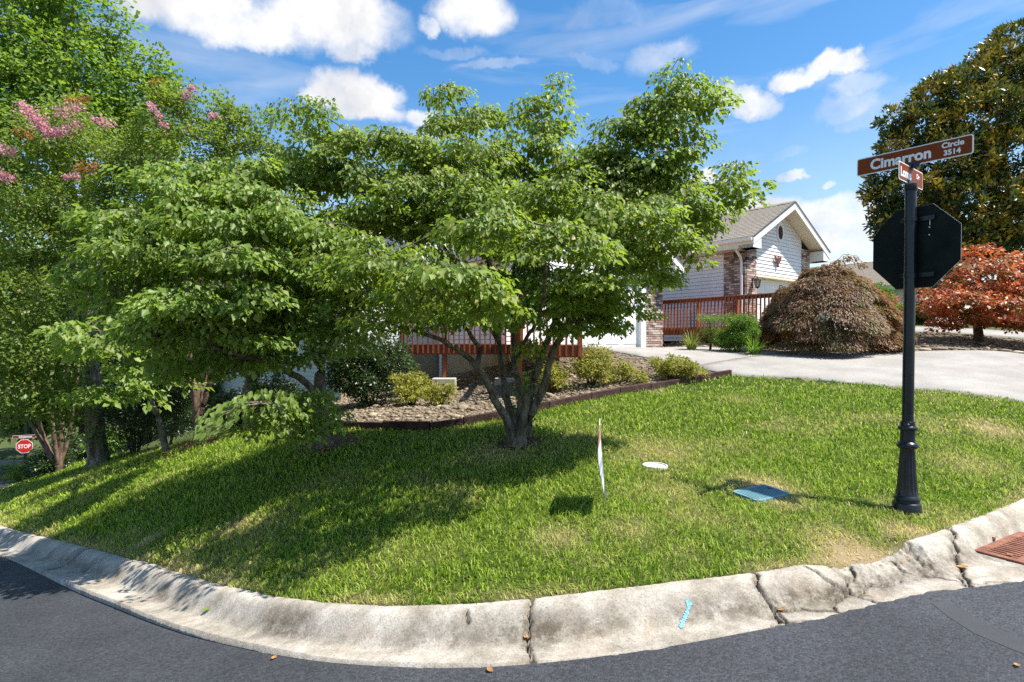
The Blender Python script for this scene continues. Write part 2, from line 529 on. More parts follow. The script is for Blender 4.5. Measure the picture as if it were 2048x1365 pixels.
M['leaf_dog'] = leaf_mat('leaf_dogwood', [(0, (.055, .095, .015)), (.4, (.125, .19, .030)), (.85, (.22, .275, .065)), (1, (.33, .29, .085))], (.42, .58, .05), .38, .46, .34)
M['leaf_dog_pale'] = leaf_mat('leaf_dogwood_pale', [(0, (.062, .112, .017)), (.45, (.14, .215, .036)), (1, (.28, .33, .10))], (.44, .62, .06), .38, .46, .34)
M['leaf_maple'] = leaf_mat('leaf_maple', [(0, (.05, .10, .013)), (.5, (.115, .195, .027)), (1, (.21, .28, .055))], (.38, .58, .05), .38, .48, .3)
M['leaf_crape'] = leaf_mat('leaf_crape', [(0, (.05, .095, .013)), (.5, (.115, .185, .03)), (.95, (.20, .26, .06)), (1, (.30, .19, .06))], (.38, .52, .05), .38, .45, .32)
M['leaf_far'] = leaf_mat('leaf_far', [(0, (.04, .08, .016)), (.6, (.085, .14, .026)), (1, (.12, .17, .035))], (.25, .42, .04), .34, .5, .35)
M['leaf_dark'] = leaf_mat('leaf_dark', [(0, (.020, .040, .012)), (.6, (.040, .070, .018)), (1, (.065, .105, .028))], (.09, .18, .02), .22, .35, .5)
M['leaf_azalea'] = leaf_mat('leaf_azalea', [(0, (.10, .12, .02)), (.5, (.23, .235, .035)), (.9, (.38, .33, .06)), (1, (.45, .30, .08))], (.50, .52, .06), .33, .5, .3)
M['leaf_box'] = leaf_mat('leaf_box', [(0, (.06, .12, .016)), (.5, (.11, .20, .022)), (1, (.18, .26, .03))], (.26, .48, .03), .28, .4, .4)
M['leaf_lily'] = leaf_mat('leaf_lily', [(0, (.10, .16, .03)), (.6, (.20, .25, .05)), (1, (.36, .33, .09))], (.36, .42, .06), .35, .45, .35)
M['leaf_lace'] = leaf_mat('leaf_lace', [(0, (.07, .035, .022)), (.35, (.17, .085, .048)), (.65, (.30, .18, .10)), (.85, (.36, .24, .16)), (1, (.17, .16, .045))], (.42, .22, .07), .30, .5, .35, clump=((.15, .135, .04), 1.6, .58, .74))
M['leaf_redmaple'] = leaf_mat('leaf_redmaple', [(0, (.10, .035, .022)), (.25, (.34, .07, .035)), (.5, (.66, .19, .08)), (.86, (.78, .38, .15)), (1, (.13, .14, .03))], (.75, .20, .05), .36, .42, .4, clump=((.10, .11, .028), 1.5, .57, .68))
M['leaf_magnolia'] = leaf_mat('leaf_magnolia', [(0, (.018, .042, .010)), (.6, (.045, .085, .018)), (.85, (.085, .11, .025)), (1, (.18, .10, .03))], (.20, .24, .03), .15, .32, .45, clump=((.55, .36, .04), 1.1, .60, .72))
M['blossom'] = leaf_mat('blossom_pink', [(0, (.56, .22, .30)), (.6, (.68, .33, .39)), (1, (.74, .48, .48))], (.8, .4, .45), .35, .7, .1)
M['seedhead'] = leaf_mat('seed_rust', [(0, (.33, .15, .05)), (.6, (.42, .22, .07)), (1, (.35, .28, .08))], (.5, .25, .06), .3, .7, .1)
M['leaf_dry'] = leaf_mat('leaf_dry', [(0, (.38, .17, .06)), (1, (.50, .30, .12))], (.5, .25, .08), .25, .6, .2)

# bricks: tone picked per brick
def brick_mat(name, cols):
    m, nt, b = new_mat(name)
    N, L = nt.nodes, nt.links
    oi = N.new('ShaderNodeObjectInfo')
    g = N.new('ShaderNodeNewGeometry')
    ad = N.new('ShaderNodeMath'); ad.operation = 'ADD'
    L.new(oi.outputs['Random'], ad.inputs[0]); L.new(g.outputs['Random Per Island'], ad.inputs[1])
    fr = N.new('ShaderNodeMath'); fr.operation = 'FRACT'
    L.new(ad.outputs[0], fr.inputs[0])
    cr = N.new('ShaderNodeValToRGB')
    cr.color_ramp.interpolation = 'CONSTANT'
    els = cr.color_ramp.elements
    while len(els) < len(cols):
        els.new(.5)
    for e, (p, c) in zip(els, cols):
        e.position = p; e.color = (*c, 1)
    L.new(fr.outputs[0], cr.inputs[0])
    nz = N.new('ShaderNodeTexNoise'); nz.inputs['Scale'].default_value = 35
    L.new(g.outputs['Position'], nz.inputs['Vector'])
    mr = N.new('ShaderNodeMapRange'); mr.inputs[3].default_value = .75; mr.inputs[4].default_value = 1.25
    L.new(nz.outputs['Fac'], mr.inputs[0])
    sc = N.new('ShaderNodeVectorMath'); sc.operation = 'SCALE'
    L.new(cr.outputs[0], sc.inputs[0]); L.new(mr.outputs[0], sc.inputs['Scale'])
    L.new(sc.outputs[0], b.inputs['Base Color'])
    b.inputs['Roughness'].default_value = .9
    return m
M['brick'] = brick_mat('brick', [(0, (.31, .205, .165)), (.2, (.40, .295, .245)), (.4, (.48, .385, .325)), (.6, (.22, .145, .12)), (.74, (.13, .09, .08)), (.84, (.55, .46, .40))])

# concrete of the kerb: stained gutter, dark lichen and wear, all fixed marks of the concrete
def kerb_mat():
    m, nt, b = new_mat('kerb_concrete')
    N, L = nt.nodes, nt.links
    g = N.new('ShaderNodeNewGeometry')
    pos = g.outputs['Position']
    def noise(sc, det=6, rough=.65):
        n = N.new('ShaderNodeTexNoise')
        n.inputs['Scale'].default_value = sc; n.inputs['Detail'].default_value = det; n.inputs['Roughness'].default_value = rough
        L.new(pos, n.inputs['Vector'])
        return n.outputs['Fac']
    def ramp(f, els):
        cr = N.new('ShaderNodeValToRGB')
        e = cr.color_ramp.elements
        while len(e) < len(els): e.new(.5)
        for a, (p, c) in zip(e, els):
            a.position = p; a.color = (*c, 1)
        L.new(f, cr.inputs[0])
        return cr.outputs[0]
    base = ramp(noise(3.4, 9, .75), [(.34, (.27, .238, .19)), (.5, (.42, .382, .322)), (.66, (.56, .52, .455))])
    at_ = N.new('ShaderNodeAttribute'); at_.attribute_name = 'stain'
    st = N.new('ShaderNodeMath'); st.operation = 'MULTIPLY'
    sm = N.new('ShaderNodeMapRange'); sm.inputs[1].default_value = .30; sm.inputs[2].default_value = .56
    L.new(noise(8.5, 9, .78), sm.inputs[0])
    L.new(at_.outputs['Fac'], st.inputs[0]); L.new(sm.outputs[0], st.inputs[1])
    mx = N.new('ShaderNodeMix'); mx.data_type = 'RGBA'
    L.new(st.outputs[0], mx.inputs[0]); L.new(base, mx.inputs[6])
    mx.inputs[7].default_value = (.115, .095, .07, 1)
    sp = ramp(noise(75, 4, .7), [(.30, (.36, .35, .33)), (.44, (.90, .89, .88)), (.56, (1.02, 1.01, 1.0)), (.72, (1.25, 1.23, 1.2))])
    mm = N.new('ShaderNodeMix'); mm.data_type = 'RGBA'; mm.blend_type = 'MULTIPLY'; mm.inputs[0].default_value = .85
    L.new(mx.outputs[2], mm.inputs[6]); L.new(sp, mm.inputs[7])
    # thin worn top: rusty tint in places
    ti = N.new('ShaderNodeMix'); ti.data_type = 'RGBA'; ti.blend_type = 'MULTIPLY'
    tr = N.new('ShaderNodeMapRange'); tr.inputs[1].default_value = .55; tr.inputs[2].default_value = .75; tr.inputs[4].default_value = .55
    L.new(noise(3.1, 3), tr.inputs[0])
    L.new(tr.outputs[0], ti.inputs[0]); L.new(mm.outputs[2], ti.inputs[6]); ti.inputs[7].default_value = (1.0, .83, .66, 1)
    L.new(ti.outputs[2], b.inputs['Base Color'])
    b.inputs['Roughness'].default_value = .9
    b.inputs['Specular IOR Level'].default_value = .2
    bp = N.new('ShaderNodeBump'); bp.inputs['Strength'].default_value = .55; bp.inputs['Distance'].default_value = .012
    L.new(noise(70, 5, .7), bp.inputs['Height']); L.new(bp.outputs[0], b.inputs['Normal'])
    return m
M['kerb'] = kerb_mat()

def dry_mat(name, green, dry, blades):
    m, nt, b = new_mat(name)
    N, L = nt.nodes, nt.links
    g = N.new('ShaderNodeNewGeometry')
    a = N.new('ShaderNodeAttribute'); a.attribute_name = 'dry'
    cr = N.new('ShaderNodeValToRGB')
    els = cr.color_ramp.elements
    els.new(.5)
    for e, (p, c) in zip(els, green):
        e.position = p; e.color = (*c, 1)
    if blades:
        L.new(g.outputs['Random Per Island'], cr.inputs[0])
    else:
        nz = N.new('ShaderNodeTexNoise'); nz.inputs['Scale'].default_value = 35
        nz.inputs['Detail'].default_value = 5
        L.new(g.outputs['Position'], nz.inputs['Vector']); L.new(nz.outputs['Fac'], cr.inputs[0])
    mx = N.new('ShaderNodeMix'); mx.data_type = 'RGBA'
    L.new(a.outputs['Fac'], mx.inputs[0]); L.new(cr.outputs[0], mx.inputs[6])
    mx.inputs[7].default_value = (*dry, 1)
    L.new(mx.outputs[2], b.inputs['Base Color'])
    b.inputs['Roughness'].default_value = .55 if blades else .95
    b.inputs['Specular IOR Level'].default_value = .18 if blades else .1
    if blades:
        tr = N.new('ShaderNodeBsdfTranslucent')
        sc = N.new('ShaderNodeVectorMath'); sc.operation = 'SCALE'; sc.inputs['Scale'].default_value = 1.7
        L.new(mx.outputs[2], sc.inputs[0]); L.new(sc.outputs[0], tr.inputs['Color'])
        ms = N.new('ShaderNodeMixShader'); ms.inputs[0].default_value = .33
        L.new(b.outputs[0], ms.inputs[1]); L.new(tr.outputs[0], ms.inputs[2])
        L.new(ms.outputs[0], nt.nodes['Material Output'].inputs[0])
    return m
M['lawn'] = dry_mat('lawn_soil', [(.3, (.022, .036, .008)), (.5, (.04, .062, .012)), (.7, (.07, .09, .015))], (.27, .20, .12), False)
M['grass'] = dry_mat('grass_blade', [(0, (.034, .095, .002)), (.45, (.140, .265, .006)), (1, (.38, .47, .055))], (.62, .50, .22), True)
# ------------------------------------------------------------------ terrain
class TPS:
    def __init__(self, pts, lam=0.02):
        P = np.array([(p[0], p[1]) for p in pts], float)
        z = np.array([p[2] for p in pts], float)
        n = len(P)
        K = self.k(P[:, None, :], P[None, :, :]) + lam * np.eye(n)
        A = np.zeros((n + 3, n + 3))
        A[:n, :n] = K
        A[:n, n] = 1; A[:n, n + 1:] = P
        A[n, :n] = 1; A[n + 1:, :n] = P.T
        b = np.zeros(n + 3); b[:n] = z
        self.w = np.linalg.solve(A, b)
        self.P = P
    @staticmethod
    def k(a, b):
        d = np.sqrt(((a - b) ** 2).sum(-1)) + 1e-9
        return d * d * np.log(d) * 0.05
    def __call__(self, x, y):
        x = np.clip(np.asarray(x, float), -60, 60); y = np.clip(np.asarray(y, float), -16, 75)
        sh = x.shape
        q = np.stack([x.ravel(), y.ravel()], -1)
        n = len(self.P)
        out = np.empty(len(q))
        for i in range(0, len(q), 20000):
            s = q[i:i + 20000]
            out[i:i + 20000] = self.k(s[:, None, :], self.P[None, :, :]) @ self.w[:n] + self.w[n] + s @ self.w[n + 1:]
        return out.reshape(sh)

# back edge of the kerb (top) and edge of the asphalt, from the far left round the corner to the right
KB = [(-20.5, 29, -4.35), (-19.6, 25, -4.25), (-18.6, 22, -3.9), (-16.2, 18, -3.15), (-13, 14, -2.4), (-10.9, 11.75, -1.98), (-8.95, 9.97, -1.6), (-6.6, 8.3, -1.28), (-5.32, 7.36, -1.08), (-4.05, 6.38, -.87), (-2.64, 5.24, -.62), (-1.9, 4.66, -.47),
      (-1.0, 4.16, -.31), (-.435, 4.0, -.23), (.125, 3.956, -.17), (.79, 3.995, -.11), (1.72, 4.13, -.06), (2.32, 4.30, -.04), (3.72, 4.95, -.02), (5.22, 5.81, .03), (9, 8.3, .2), (15, 12.2, .5), (24, 18, .9)]
KF = [(-21.0, 29.1, -4.5), (-20.15, 25.2, -4.4), (-19.1, 22.3, -4.05), (-16.65, 18.35, -3.3), (-13.4, 14.4, -2.55), (-11.3, 12.1, -2.12), (-9.3, 9.5, -1.75), (-7.42, 8.26, -1.52), (-4.17, 5.776, -1.05), (-2.15, 4.275, -.68), (-1.035, 3.64, -.47),
      (-.13, 3.41, -.355), (.677, 3.413, -.275), (1.494, 3.578, -.23), (2.24, 3.78, -.20), (2.90, 4.006, -.18), (3.71, 4.15, -.16), (5.6, 5.0, -.10), (9.3, 7.7, .05), (15.3, 11.6, .35), (24.3, 17.4, .75)]

def spline(pts, n):
    P = np.array(pts, float)
    d = np.r_[0, np.cumsum(np.linalg.norm(np.diff(P[:, :2], axis=0), axis=1))]
    # Catmull-Rom (non-uniform, via finite-difference tangents)
    m = np.gradient(P, d, axis=0)
    s = np.linspace(0, d[-1], n) if isinstance(n, int) else np.asarray(n)
    i = np.clip(np.searchsorted(d, s, side='right') - 1, 0, len(d) - 2)
    h = (d[i + 1] - d[i])[:, None]; t = ((s - d[i])[:, None]) / h
    h00 = 2 * t**3 - 3 * t**2 + 1; h10 = t**3 - 2 * t**2 + t; h01 = -2 * t**3 + 3 * t**2; h11 = t**3 - t**2
    return h00 * P[i] + h10 * h * m[i] + h01 * P[i + 1] + h11 * h * m[i + 1], s, d[-1]

KBS, _s, KBL = spline(KB, 900)
KFS, _s2, KFL = spline(KF, 900)

H_CTRL = [(p[0], p[1], p[2]) for p in KB] + [
    (.07, 7.6, .227), (-2.72, 8.4, .067), (-2.77, 9.2, .20), (-1.24, 8.6, .24), (-.19, 8.9, .38), (1.37, 10, .565), (2.61, 10.8, .67), (4.59, 12, .863),
    (5.71, 11.3, .827), (6.8, 10, .74), (8.08, 9, .62), (1.65, 6.58, .153), (2.41, 5.55, .10), (.88, 5.32, .03), (3.69, 5.33, .0),
    (-6.3, 11.5, -.42), (-7.94, 12.5, -.85), (-10.2, 14.0, -1.45), (-12.6, 15.6, -2.0), (-4.5, 9.6, -.12),
    (-1.66, 14.1, .34), (0, 12.2, .48), (-3.2, 13.0, .22), (-3.9, 12, .05), (1.3, 11.2, .70), (2.0, 13.2, 1.0), (3.4, 13.4, 1.12), (2.36, 14.83, 1.36), (4.92, 18.6, 1.36), (.2, 15, 1.2),
    (4.57, 16.5, 1.38), (6.9, 15, 1.32), (9.6, 14, 1.29), (11.7, 13, 1.29), (16, 11.5, 1.1),
    (7, 19, 1.62), (10, 19, 1.72), (14, 18, 1.80), (16, 20, 1.9), (20, 23, 2.15), (10, 30, 2.3), (25, 35, 2.7), (40, 45, 3.2), (45, 20, 2.6),
    (-6, 14.5, -.25), (-8.5, 18, -.75), (-11.5, 24, -1.1), (-15, 28, -2.2), (-2, 20, .3), (0, 30, .8),
    (-13.5, 20, -2.3), (-20, 31, -4.1), (-24, 30, -4.2), (-30, 36, -4.45), (-36, 45, -4.6), (-45, 40, -5.2), (-30, 60, -4.2), (0, 60, 1.5), (-55, 60, -5.5), (40, 70, 3.5), (-18.5, 27, -4.0), (-15.8, 22, -3.0)]
H = TPS(H_CTRL)
_kf = [(p[0], p[1], p[2]) for p in KF]
_road = list(_kf)
for i in range(0, len(KF)):
    a, b = Vector(KF[max(i - 1, 0)]), Vector(KF[min(i + 1, len(KF) - 1)])
    t = (b - a).xy.normalized()
    nrm = Vector((t.y, -t.x))
    for w, dz in ((4.0, .10), (9.0, .0)):
        if 6 <= i <= 15 or i < 3 or i > 17:
            _road.append((KF[i][0] + nrm.x * w, KF[i][1] + nrm.y * w, KF[i][2] + dz))
R = TPS(_road, lam=.3)

def hz(x, y):
    return float(H(np.array([x]), np.array([y]))[0])
def rz(x, y):
    return float(R(np.array([x]), np.array([y]))[0])
def onto(px, py, f=None, y0=2.5, y1=45.0):
    """where the ray through a pixel meets the ground"""
    f = f or H
    ys = np.linspace(y0, y1, 1500)
    xs = (px - 1024) / FPX * ys
    zs = EYE - (py - 682) / FPX * ys
    g = f(xs, ys)
    k = np.argmax(zs <= g) if (zs <= g).any() else len(ys) - 1
    return Vector((xs[k], ys[k], g[k]))

def poly_dist(x, y, P):
    """unsigned distance to a polyline, index of the closest segment and side (cross product)"""
    q = np.stack([np.ravel(x), np.ravel(y)], -1)
    A, B = P[:-1, :2], P[1:, :2]
    d = B - A
    L2 = (d ** 2).sum(1)
    best = np.full(len(q), 1e9); side = np.zeros(len(q))
    for i in range(len(A)):
        t = np.clip(((q - A[i]) @ d[i]) / L2[i], 0, 1)
        v = q - (A[i] + t[:, None] * d[i])
        dd = np.hypot(v[:, 0], v[:, 1])
        c = d[i][0] * (q[:, 1] - A[i][1]) - d[i][1] * (q[:, 0] - A[i][0])
        m = dd < best
        best[m] = dd[m]; side[m] = np.sign(c[m])
    return best.reshape(np.shape(x)), side.reshape(np.shape(x))

def in_poly(x, y, poly):
    x = np.asarray(x); y = np.asarray(y)
    ins = np.zeros(x.shape, bool)
    n = len(poly)
    for i in range(n):
        x1, y1 = poly[i][:2]; x2, y2 = poly[(i + 1) % n][:2]
        c = ((y1 > y) != (y2 > y)) & (x < (x2 - x1) * (y - y1) / (y2 - y1 + 1e-12) + x1)
        ins ^= c
    return ins

def sheet(name, poly, m, step, f, dz, skirt=0.0, parent=None, extra=None, holes=()):
    """ground sheet: outline filled with a grid, draped on f, lifted by dz"""
    dense = []
    n = len(poly)
    for i in range(n):
        a = Vector(poly[i][:2]); b = Vector(poly[(i + 1) % n][:2])
        k = max(1, int((b - a).length / step))
        dense += [a.lerp(b, j / k) for j in range(k)]
    xs = [p.x for p in dense]; ys = [p.y for p in dense]
    gx, gy = np.meshgrid(np.arange(min(xs), max(xs), step), np.arange(min(ys), max(ys), step))
    gx = gx.ravel() + RNG.uniform(-.1, .1, gx.size) * step; gy = gy.ravel() + RNG.uniform(-.1, .1, gy.size) * step
    P = np.array([(p.x, p.y) for p in dense] + [(dense[0].x, dense[0].y)])
    ok = in_poly(gx, gy, [(p.x, p.y) for p in dense])
    gx, gy = gx[ok], gy[ok]
    dd, _ = poly_dist(gx, gy, P)
    gx, gy = gx[dd > step * .45], gy[dd > step * .45]
    nb = len(dense)
    V2 = [(p.x, p.y) for p in dense] + list(zip(gx, gy))
    r = delaunay_2d_cdt([Vector(v) for v in V2], [(i, (i + 1) % nb) for i in range(nb)], [], 1, 1e-5)
    X = np.array([(v.x, v.y) for v in r[0]])
    Z = f(X[:, 0], X[:, 1]) + dz
    V = np.c_[X, Z]
    F = [tuple(t) for t in r[2]]
    a = V[[t[0] for t in F]]; b = V[[t[1] for t in F]]; c = V[[t[2] for t in F]]
    up = np.cross(b - a, c - a)[:, 2]
    F = [t if u > 0 else t[::-1] for t, u in zip(F, up)]
    if skirt:
        n0 = len(V)
        cnt = {}
        for t in F:
            for i in range(3):
                e = (t[i], t[(i + 1) % 3])
                cnt[e] = cnt.get(e, 0) + 1
        bd = [e for e in cnt if (e[1], e[0]) not in cnt]
        low = {}
        VL = []
        for e in bd:
            for i in e:
                if i not in low:
                    low[i] = n0 + len(VL); VL.append(V[i] - np.array([0, 0, skirt]))
        V = np.r_[V, np.array(VL)]
        for i, j in bd:
            F += [(j, i, low[i]), (j, low[i], low[j])]
    return link(name, tri_mesh(name, V, F, smooth=False), m, parent)

def dryness(x, y):
    d = .0 + .26 * vnoise(x, y, 1.1, 3) + .18 * vnoise(x, y, .35, 5) + .1 * vnoise(x, y, 2.7, 8)
    spots = [(1320, 905, .55, .5), (1985, 860, .45, .75), (1940, 930, .5, .4), (1350, 985, .3, .4), (1700, 1090, .35, .75), (1810, 1060, .22, .7), (1760, 1110, .25, .7),
             (1120, 1080, .25, .5), (1260, 1060, .25, .4), (470, 1055, .22, .7), (290, 1085, .2, .7), (1520, 975, .36, .9), (1560, 1000, .28, .7), (1810, 1020, .25, .5), (1000, 905, .5, .6), (1480, 800, .4, .3), (640, 1130, .3, .2)]
    for px, py, r, a in spots:
        p = onto(px, py)
        d = np.maximum(d, a * np.exp(-(((x - p.x) ** 2 + (y - p.y) ** 2) / r ** 2)))
    kd, _ = poly_dist(x, y, KBS[::4])
    d = d + .42 * np.exp(-(kd / .10) ** 2) * (.6 + .8 * vnoise(x, y, .3, 11))
    return np.clip(d, 0, .95)

# ground: one sheet out to the horizon
def build_ground():
    def axis(lo, hi, fine):
        a = np.arange(lo, hi + .01, fine)
        far = np.array([3, 7, 14, 28, 60, 130, 300, 800, 2500.0])
        return np.r_[(lo - far)[::-1], a, hi + far]
    xs, ys = axis(-34, 34, .5), axis(-12, 52, .5)
    X, Y = np.meshgrid(xs, ys)
    hh = H(X, Y); rr = R(X, Y)
    d, sd = poly_dist(X, Y, KBS[::6])
    road_side = sd < 0
    Z = np.where(road_side, np.minimum(rr, hh) - .12, hh - .06)
    Z = np.where(~road_side & (d < .8), np.minimum(hh, rr) - .25, Z)
    V = np.stack([X, Y, Z], -1).reshape(-1, 3)
    ny, nx = X.shape
    i = np.arange(ny * nx).reshape(ny, nx)
    F = np.stack([i[:-1, :-1], i[:-1, 1:], i[1:, 1:], i[1:, :-1]], -1).reshape(-1, 4)
    tag(link('ground', tri_mesh('ground', V, F, True), M['ground']), kind='structure')
build_ground()

# lawn
i0 = int(np.argmin(np.hypot(KBS[:, 0] + 17.2, KBS[:, 1] - 19.5)))
i1 = int(np.argmin(np.hypot(KBS[:, 0] - 15, KBS[:, 1] - 12.2)))
_tn = np.gradient(KBS[:, :2], axis=0); _tn /= np.linalg.norm(_tn, axis=1)[:, None]
LAWN = [(p[0] + t[1] * .035, p[1] - t[0] * .035) for p, t in zip(KBS[i0:i1:6], _tn[i0:i1:6])] + [(12.6, 8.8), (10, 8.1), (8.3, 9.0), (6.95, 10.1), (5.8, 11.35), (4.62, 12.02),
        (2.61, 10.82), (1.37, 10.0), (-.19, 8.92), (-1.24, 8.63), (-2.77, 9.2), (-4.2, 10.3), (-6.3, 11.8), (-7.94, 12.9), (-10.0, 14.7), (-12.5, 16.6), (-16, 19.6)]
def HL(x, y):
    """lawn surface: sags to the worn stretch of kerb"""
    x = np.asarray(x, float); y = np.asarray(y, float)
    px = 1024 + FPX * x / np.maximum(y, .5)
    kd, _ = poly_dist(x, y, KBS[::6])
    wn = np.clip((px - 1590) / 90, 0, 1) * np.clip((1800 - px) / 14, 0, 1)
    return H(x, y) - .085 * np.exp(-(kd / .20) ** 2) * wn
lawn = sheet('lawn', LAWN, M['lawn'], .12, HL, 0.0, skirt=.25)
tag(lawn, kind='structure')
_co = np.empty(len(lawn.data.vertices) * 3, np.float32)
lawn.data.vertices.foreach_get('co', _co)
_co = _co.reshape(-1, 3)
_a = lawn.data.attributes.new('dry', 'FLOAT', 'POINT')
_a.data.foreach_set('value', dryness(_co[:, 0], _co[:, 1]).astype(np.float32))

def blob(cx, cy, rx, ry, n=26, seed=0):
    r = random.Random(seed)
    return [(cx + rx * math.cos(6.2832 * i / n) * r.uniform(.82, 1.12), cy + ry * math.sin(6.2832 * i / n) * r.uniform(.82, 1.12)) for i in range(n)]
MULCH = [blob(.08, 7.6, .32, .26, seed=1), blob(-2.7, 8.45, .5, .3, seed=2), blob(-5.6, 11.3, 1.2, .4, 40, seed=6)]
for _pl in MULCH:
    tag(sheet('mulch_patch', _pl, M['soil'], .12, H, .008), kind='structure')

def build_grass():
    """blades as real geometry, thinner and shorter where the lawn is dry, thinning out with distance"""
    zones = [(3.6, 5.6, 4300, .0080, .050), (5.6, 7.6, 2700, .0100, .054), (7.6, 10.5, 1500, .0140, .058), (10.5, 21, 420, .022, .066)]
    holes = [(onto(1310, 933).xy, .17), (Vector((2.45, 5.6)), .19), (Vector((2.57, 5.66)), .17), (Vector((2.33, 5.54)), .17), (Vector((3.69, 5.33)), .14)]
    Ps = []
    for y0, y1, den, w, h in zones:
        x0, x1 = -.96 * y1, (1.3 if y1 < 11 else .93) * y1
        n = int(den * (x1 - x0) * (y1 - y0))
        x = RNG.uniform(x0, x1, n); y = RNG.uniform(y0, y1, n)
        ok = (x / y > -.97) & (x / y < (1.32 if y1 < 11 else .93)) & in_poly(x, y, LAWN)
        x, y = x[ok], y[ok]
        for pl in MULCH:
            k = ~in_poly(x + .12 * vnoise(x, y, .10, 71), y + .12 * vnoise(x, y, .10, 72), pl) | (RNG.uniform(0, 1, len(x)) < .10); x, y = x[k], y[k]
        for c, r in holes:
            k = np.hypot(x - c.x, y - c.y) > r
            x, y = x[k], y[k]
        Ps.append(np.c_[x, y, np.full(len(x), w), np.full(len(x), h)])
    P = np.concatenate(Ps)
    x, y = P[:, 0], P[:, 1]
    z = HL(x, y)
    dry = dryness(x, y)
    clump = vnoise(x, y, .22, 21) * .5 + vnoise(x, y, .08, 22) * .35
    n = len(x)
    keep = RNG.uniform(0, 1, n) > np.clip((dry - .5) * .7, 0, .3)
    x, y, z, dry, clump, P = x[keep], y[keep], z[keep], dry[keep], clump[keep], P[keep]
    n = len(x)
    h = P[:, 3] * RNG.uniform(.45, 1.45, n) * (1 + .35 * clump) * (1 - .4 * dry)
    w = P[:, 2] * RNG.uniform(.7, 1.25, n)
    a = RNG.uniform(0, 2 * np.pi, n)
    lean = RNG.uniform(.1, 1.35, n)
    # tufts lean together
    la = np.pi * 2 * vnoise(x, y, .16, 31) + RNG.normal(0, 1.0, n)
    dx, dy = np.cos(la) * lean * h, np.sin(la) * lean * h
    sx, sy = np.cos(a) * w / 2, np.sin(a) * w / 2
    b = np.c_[x, y, z - .004]
    s = np.c_[sx, sy, np.zeros(n)]
    mid = b + np.c_[dx * .38, dy * .38, h * .62]
    tip = b + np.c_[dx, dy, h * np.clip(1.05 - .35 * lean, .35, 1)]
    V = np.stack([b - s, b + s, mid + s * .75, mid - s * .75, tip], 1).reshape(-1, 3)
    i = np.arange(n)[:, None] * 5
    F = np.concatenate([i + [0, 1, 2], i + [0, 2, 3], i + [3, 2, 4]], 1).reshape(-1, 3)
    me = tri_mesh('grass', V, F)
    at_ = me.attributes.new('dry', 'FLOAT', 'POINT')
    dv = np.clip(dry + RNG.normal(0, .16, n) + (RNG.uniform(0, 1, n) < .05) * .5, 0, 1)
    at_.data.foreach_set('value', np.repeat(dv, 5).astype(np.float32))
    o = link('grass', me, M['grass'])
    tag(o, 'short green lawn grass with straw-coloured dry patches', 'grass', kind='stuff')
build_grass()

# road
def build_road():
    fs = spline(KF, 3000)[0]; sf = np.linspace(0, KFL, 3000)
    ds = np.where(np.abs(fs[:, 0]) < 6.5, .022, .12)
    ss = [0.0]
    while ss[-1] < KFL: ss.append(ss[-1] + ds[min(2999, int(ss[-1] / KFL * 2999))])
    ss = np.array(ss[:-1]); P = spline(KF, ss)[0]; n = len(P)
    t = np.gradient(P[:, :2], ss, axis=0)
    t /= np.linalg.norm(t, axis=1)[:, None]
    nr = np.c_[t[:, 1], -t[:, 0]]
    for _ in range(60):
        nr[1:-1] = (nr[:-2] + nr[1:-1] * 2 + nr[2:]) / 4
    nr /= np.linalg.norm(nr, axis=1)[:, None]
    off = np.array([-.012, .1, .3, .7, 1.2, 2, 3, 4.5, 6, 7.5, 9])
    X = P[:, 0][:, None] + nr[:, 0][:, None] * off
    Y = P[:, 1][:, None] + nr[:, 1][:, None] * off
    Z = R(X, Y)
    k = np.clip(off / 1.2, 0, 1)
    Z = (P[:, 2][:, None] + .006) * (1 - k) + (Z + .006) * k
    # ragged edge where the asphalt laps on the gutter
    jag = .018 * vnoise(ss, ss * 0, .35, 4) + .016 * vnoise(ss, ss * 0, .09, 6) + .010 * vnoise(ss, ss * 0, .035, 9)
    X[:, 0] += nr[:, 0] * jag; Y[:, 0] += nr[:, 1] * jag
    V = np.stack([X, Y, Z], -1).reshape(-1, 3)
    m = len(off)
    i = np.arange(n * m).reshape(n, m)
    F = np.stack([i[:-1, :-1], i[:-1, 1:], i[1:, 1:], i[1:, :-1]], -1).reshape(-1, 4)[:, ::-1]
    tag(link('road', tri_mesh('road', V, F, True), M['asphalt']), kind='structure')
    # street crossing at the bottom of the hill with its kerb
    V, F = [], []
    ks = MB()
    xs = np.arange(-70, -9.9, 2.0)
    c = [(x, 24.6 + .16 * (x + 20)) for x in xs]
    for j, (x, y) in enumerate(c):
        for w in (-3.2, 0, 3.2):
            V.append((x, y + w, hz(x, y) * .0 - 4.33 + (.04 if w == 0 else 0) + max(0, x + 17.5) * .12))
    for j in range(len(c) - 1):
        for q in range(2):
            F.append((3 * j + q, 3 * j + q + 3, 3 * j + q + 4, 3 * j + q + 1))
    tag(link('cross_street', tri_mesh('cross_street', V, np.array(F), True), M['asphalt_smooth']), kind='structure')
    for j in range(len(c) - 1):
        (xa, ya), (xb, yb) = c[j], c[j + 1]
        za = -4.4 + max(0, xa + 17.5) * .12; zb = -4.4 + max(0, xb + 17.5) * .12
        ks.box((xa, ya + 3.2, za), (xb - xa - .012, yb - ya, zb - za), (0, .5, 0), (0, 0, .24))
    tag(ks.build('far_kerb', M['concrete_drive']), kind='structure')
build_road()

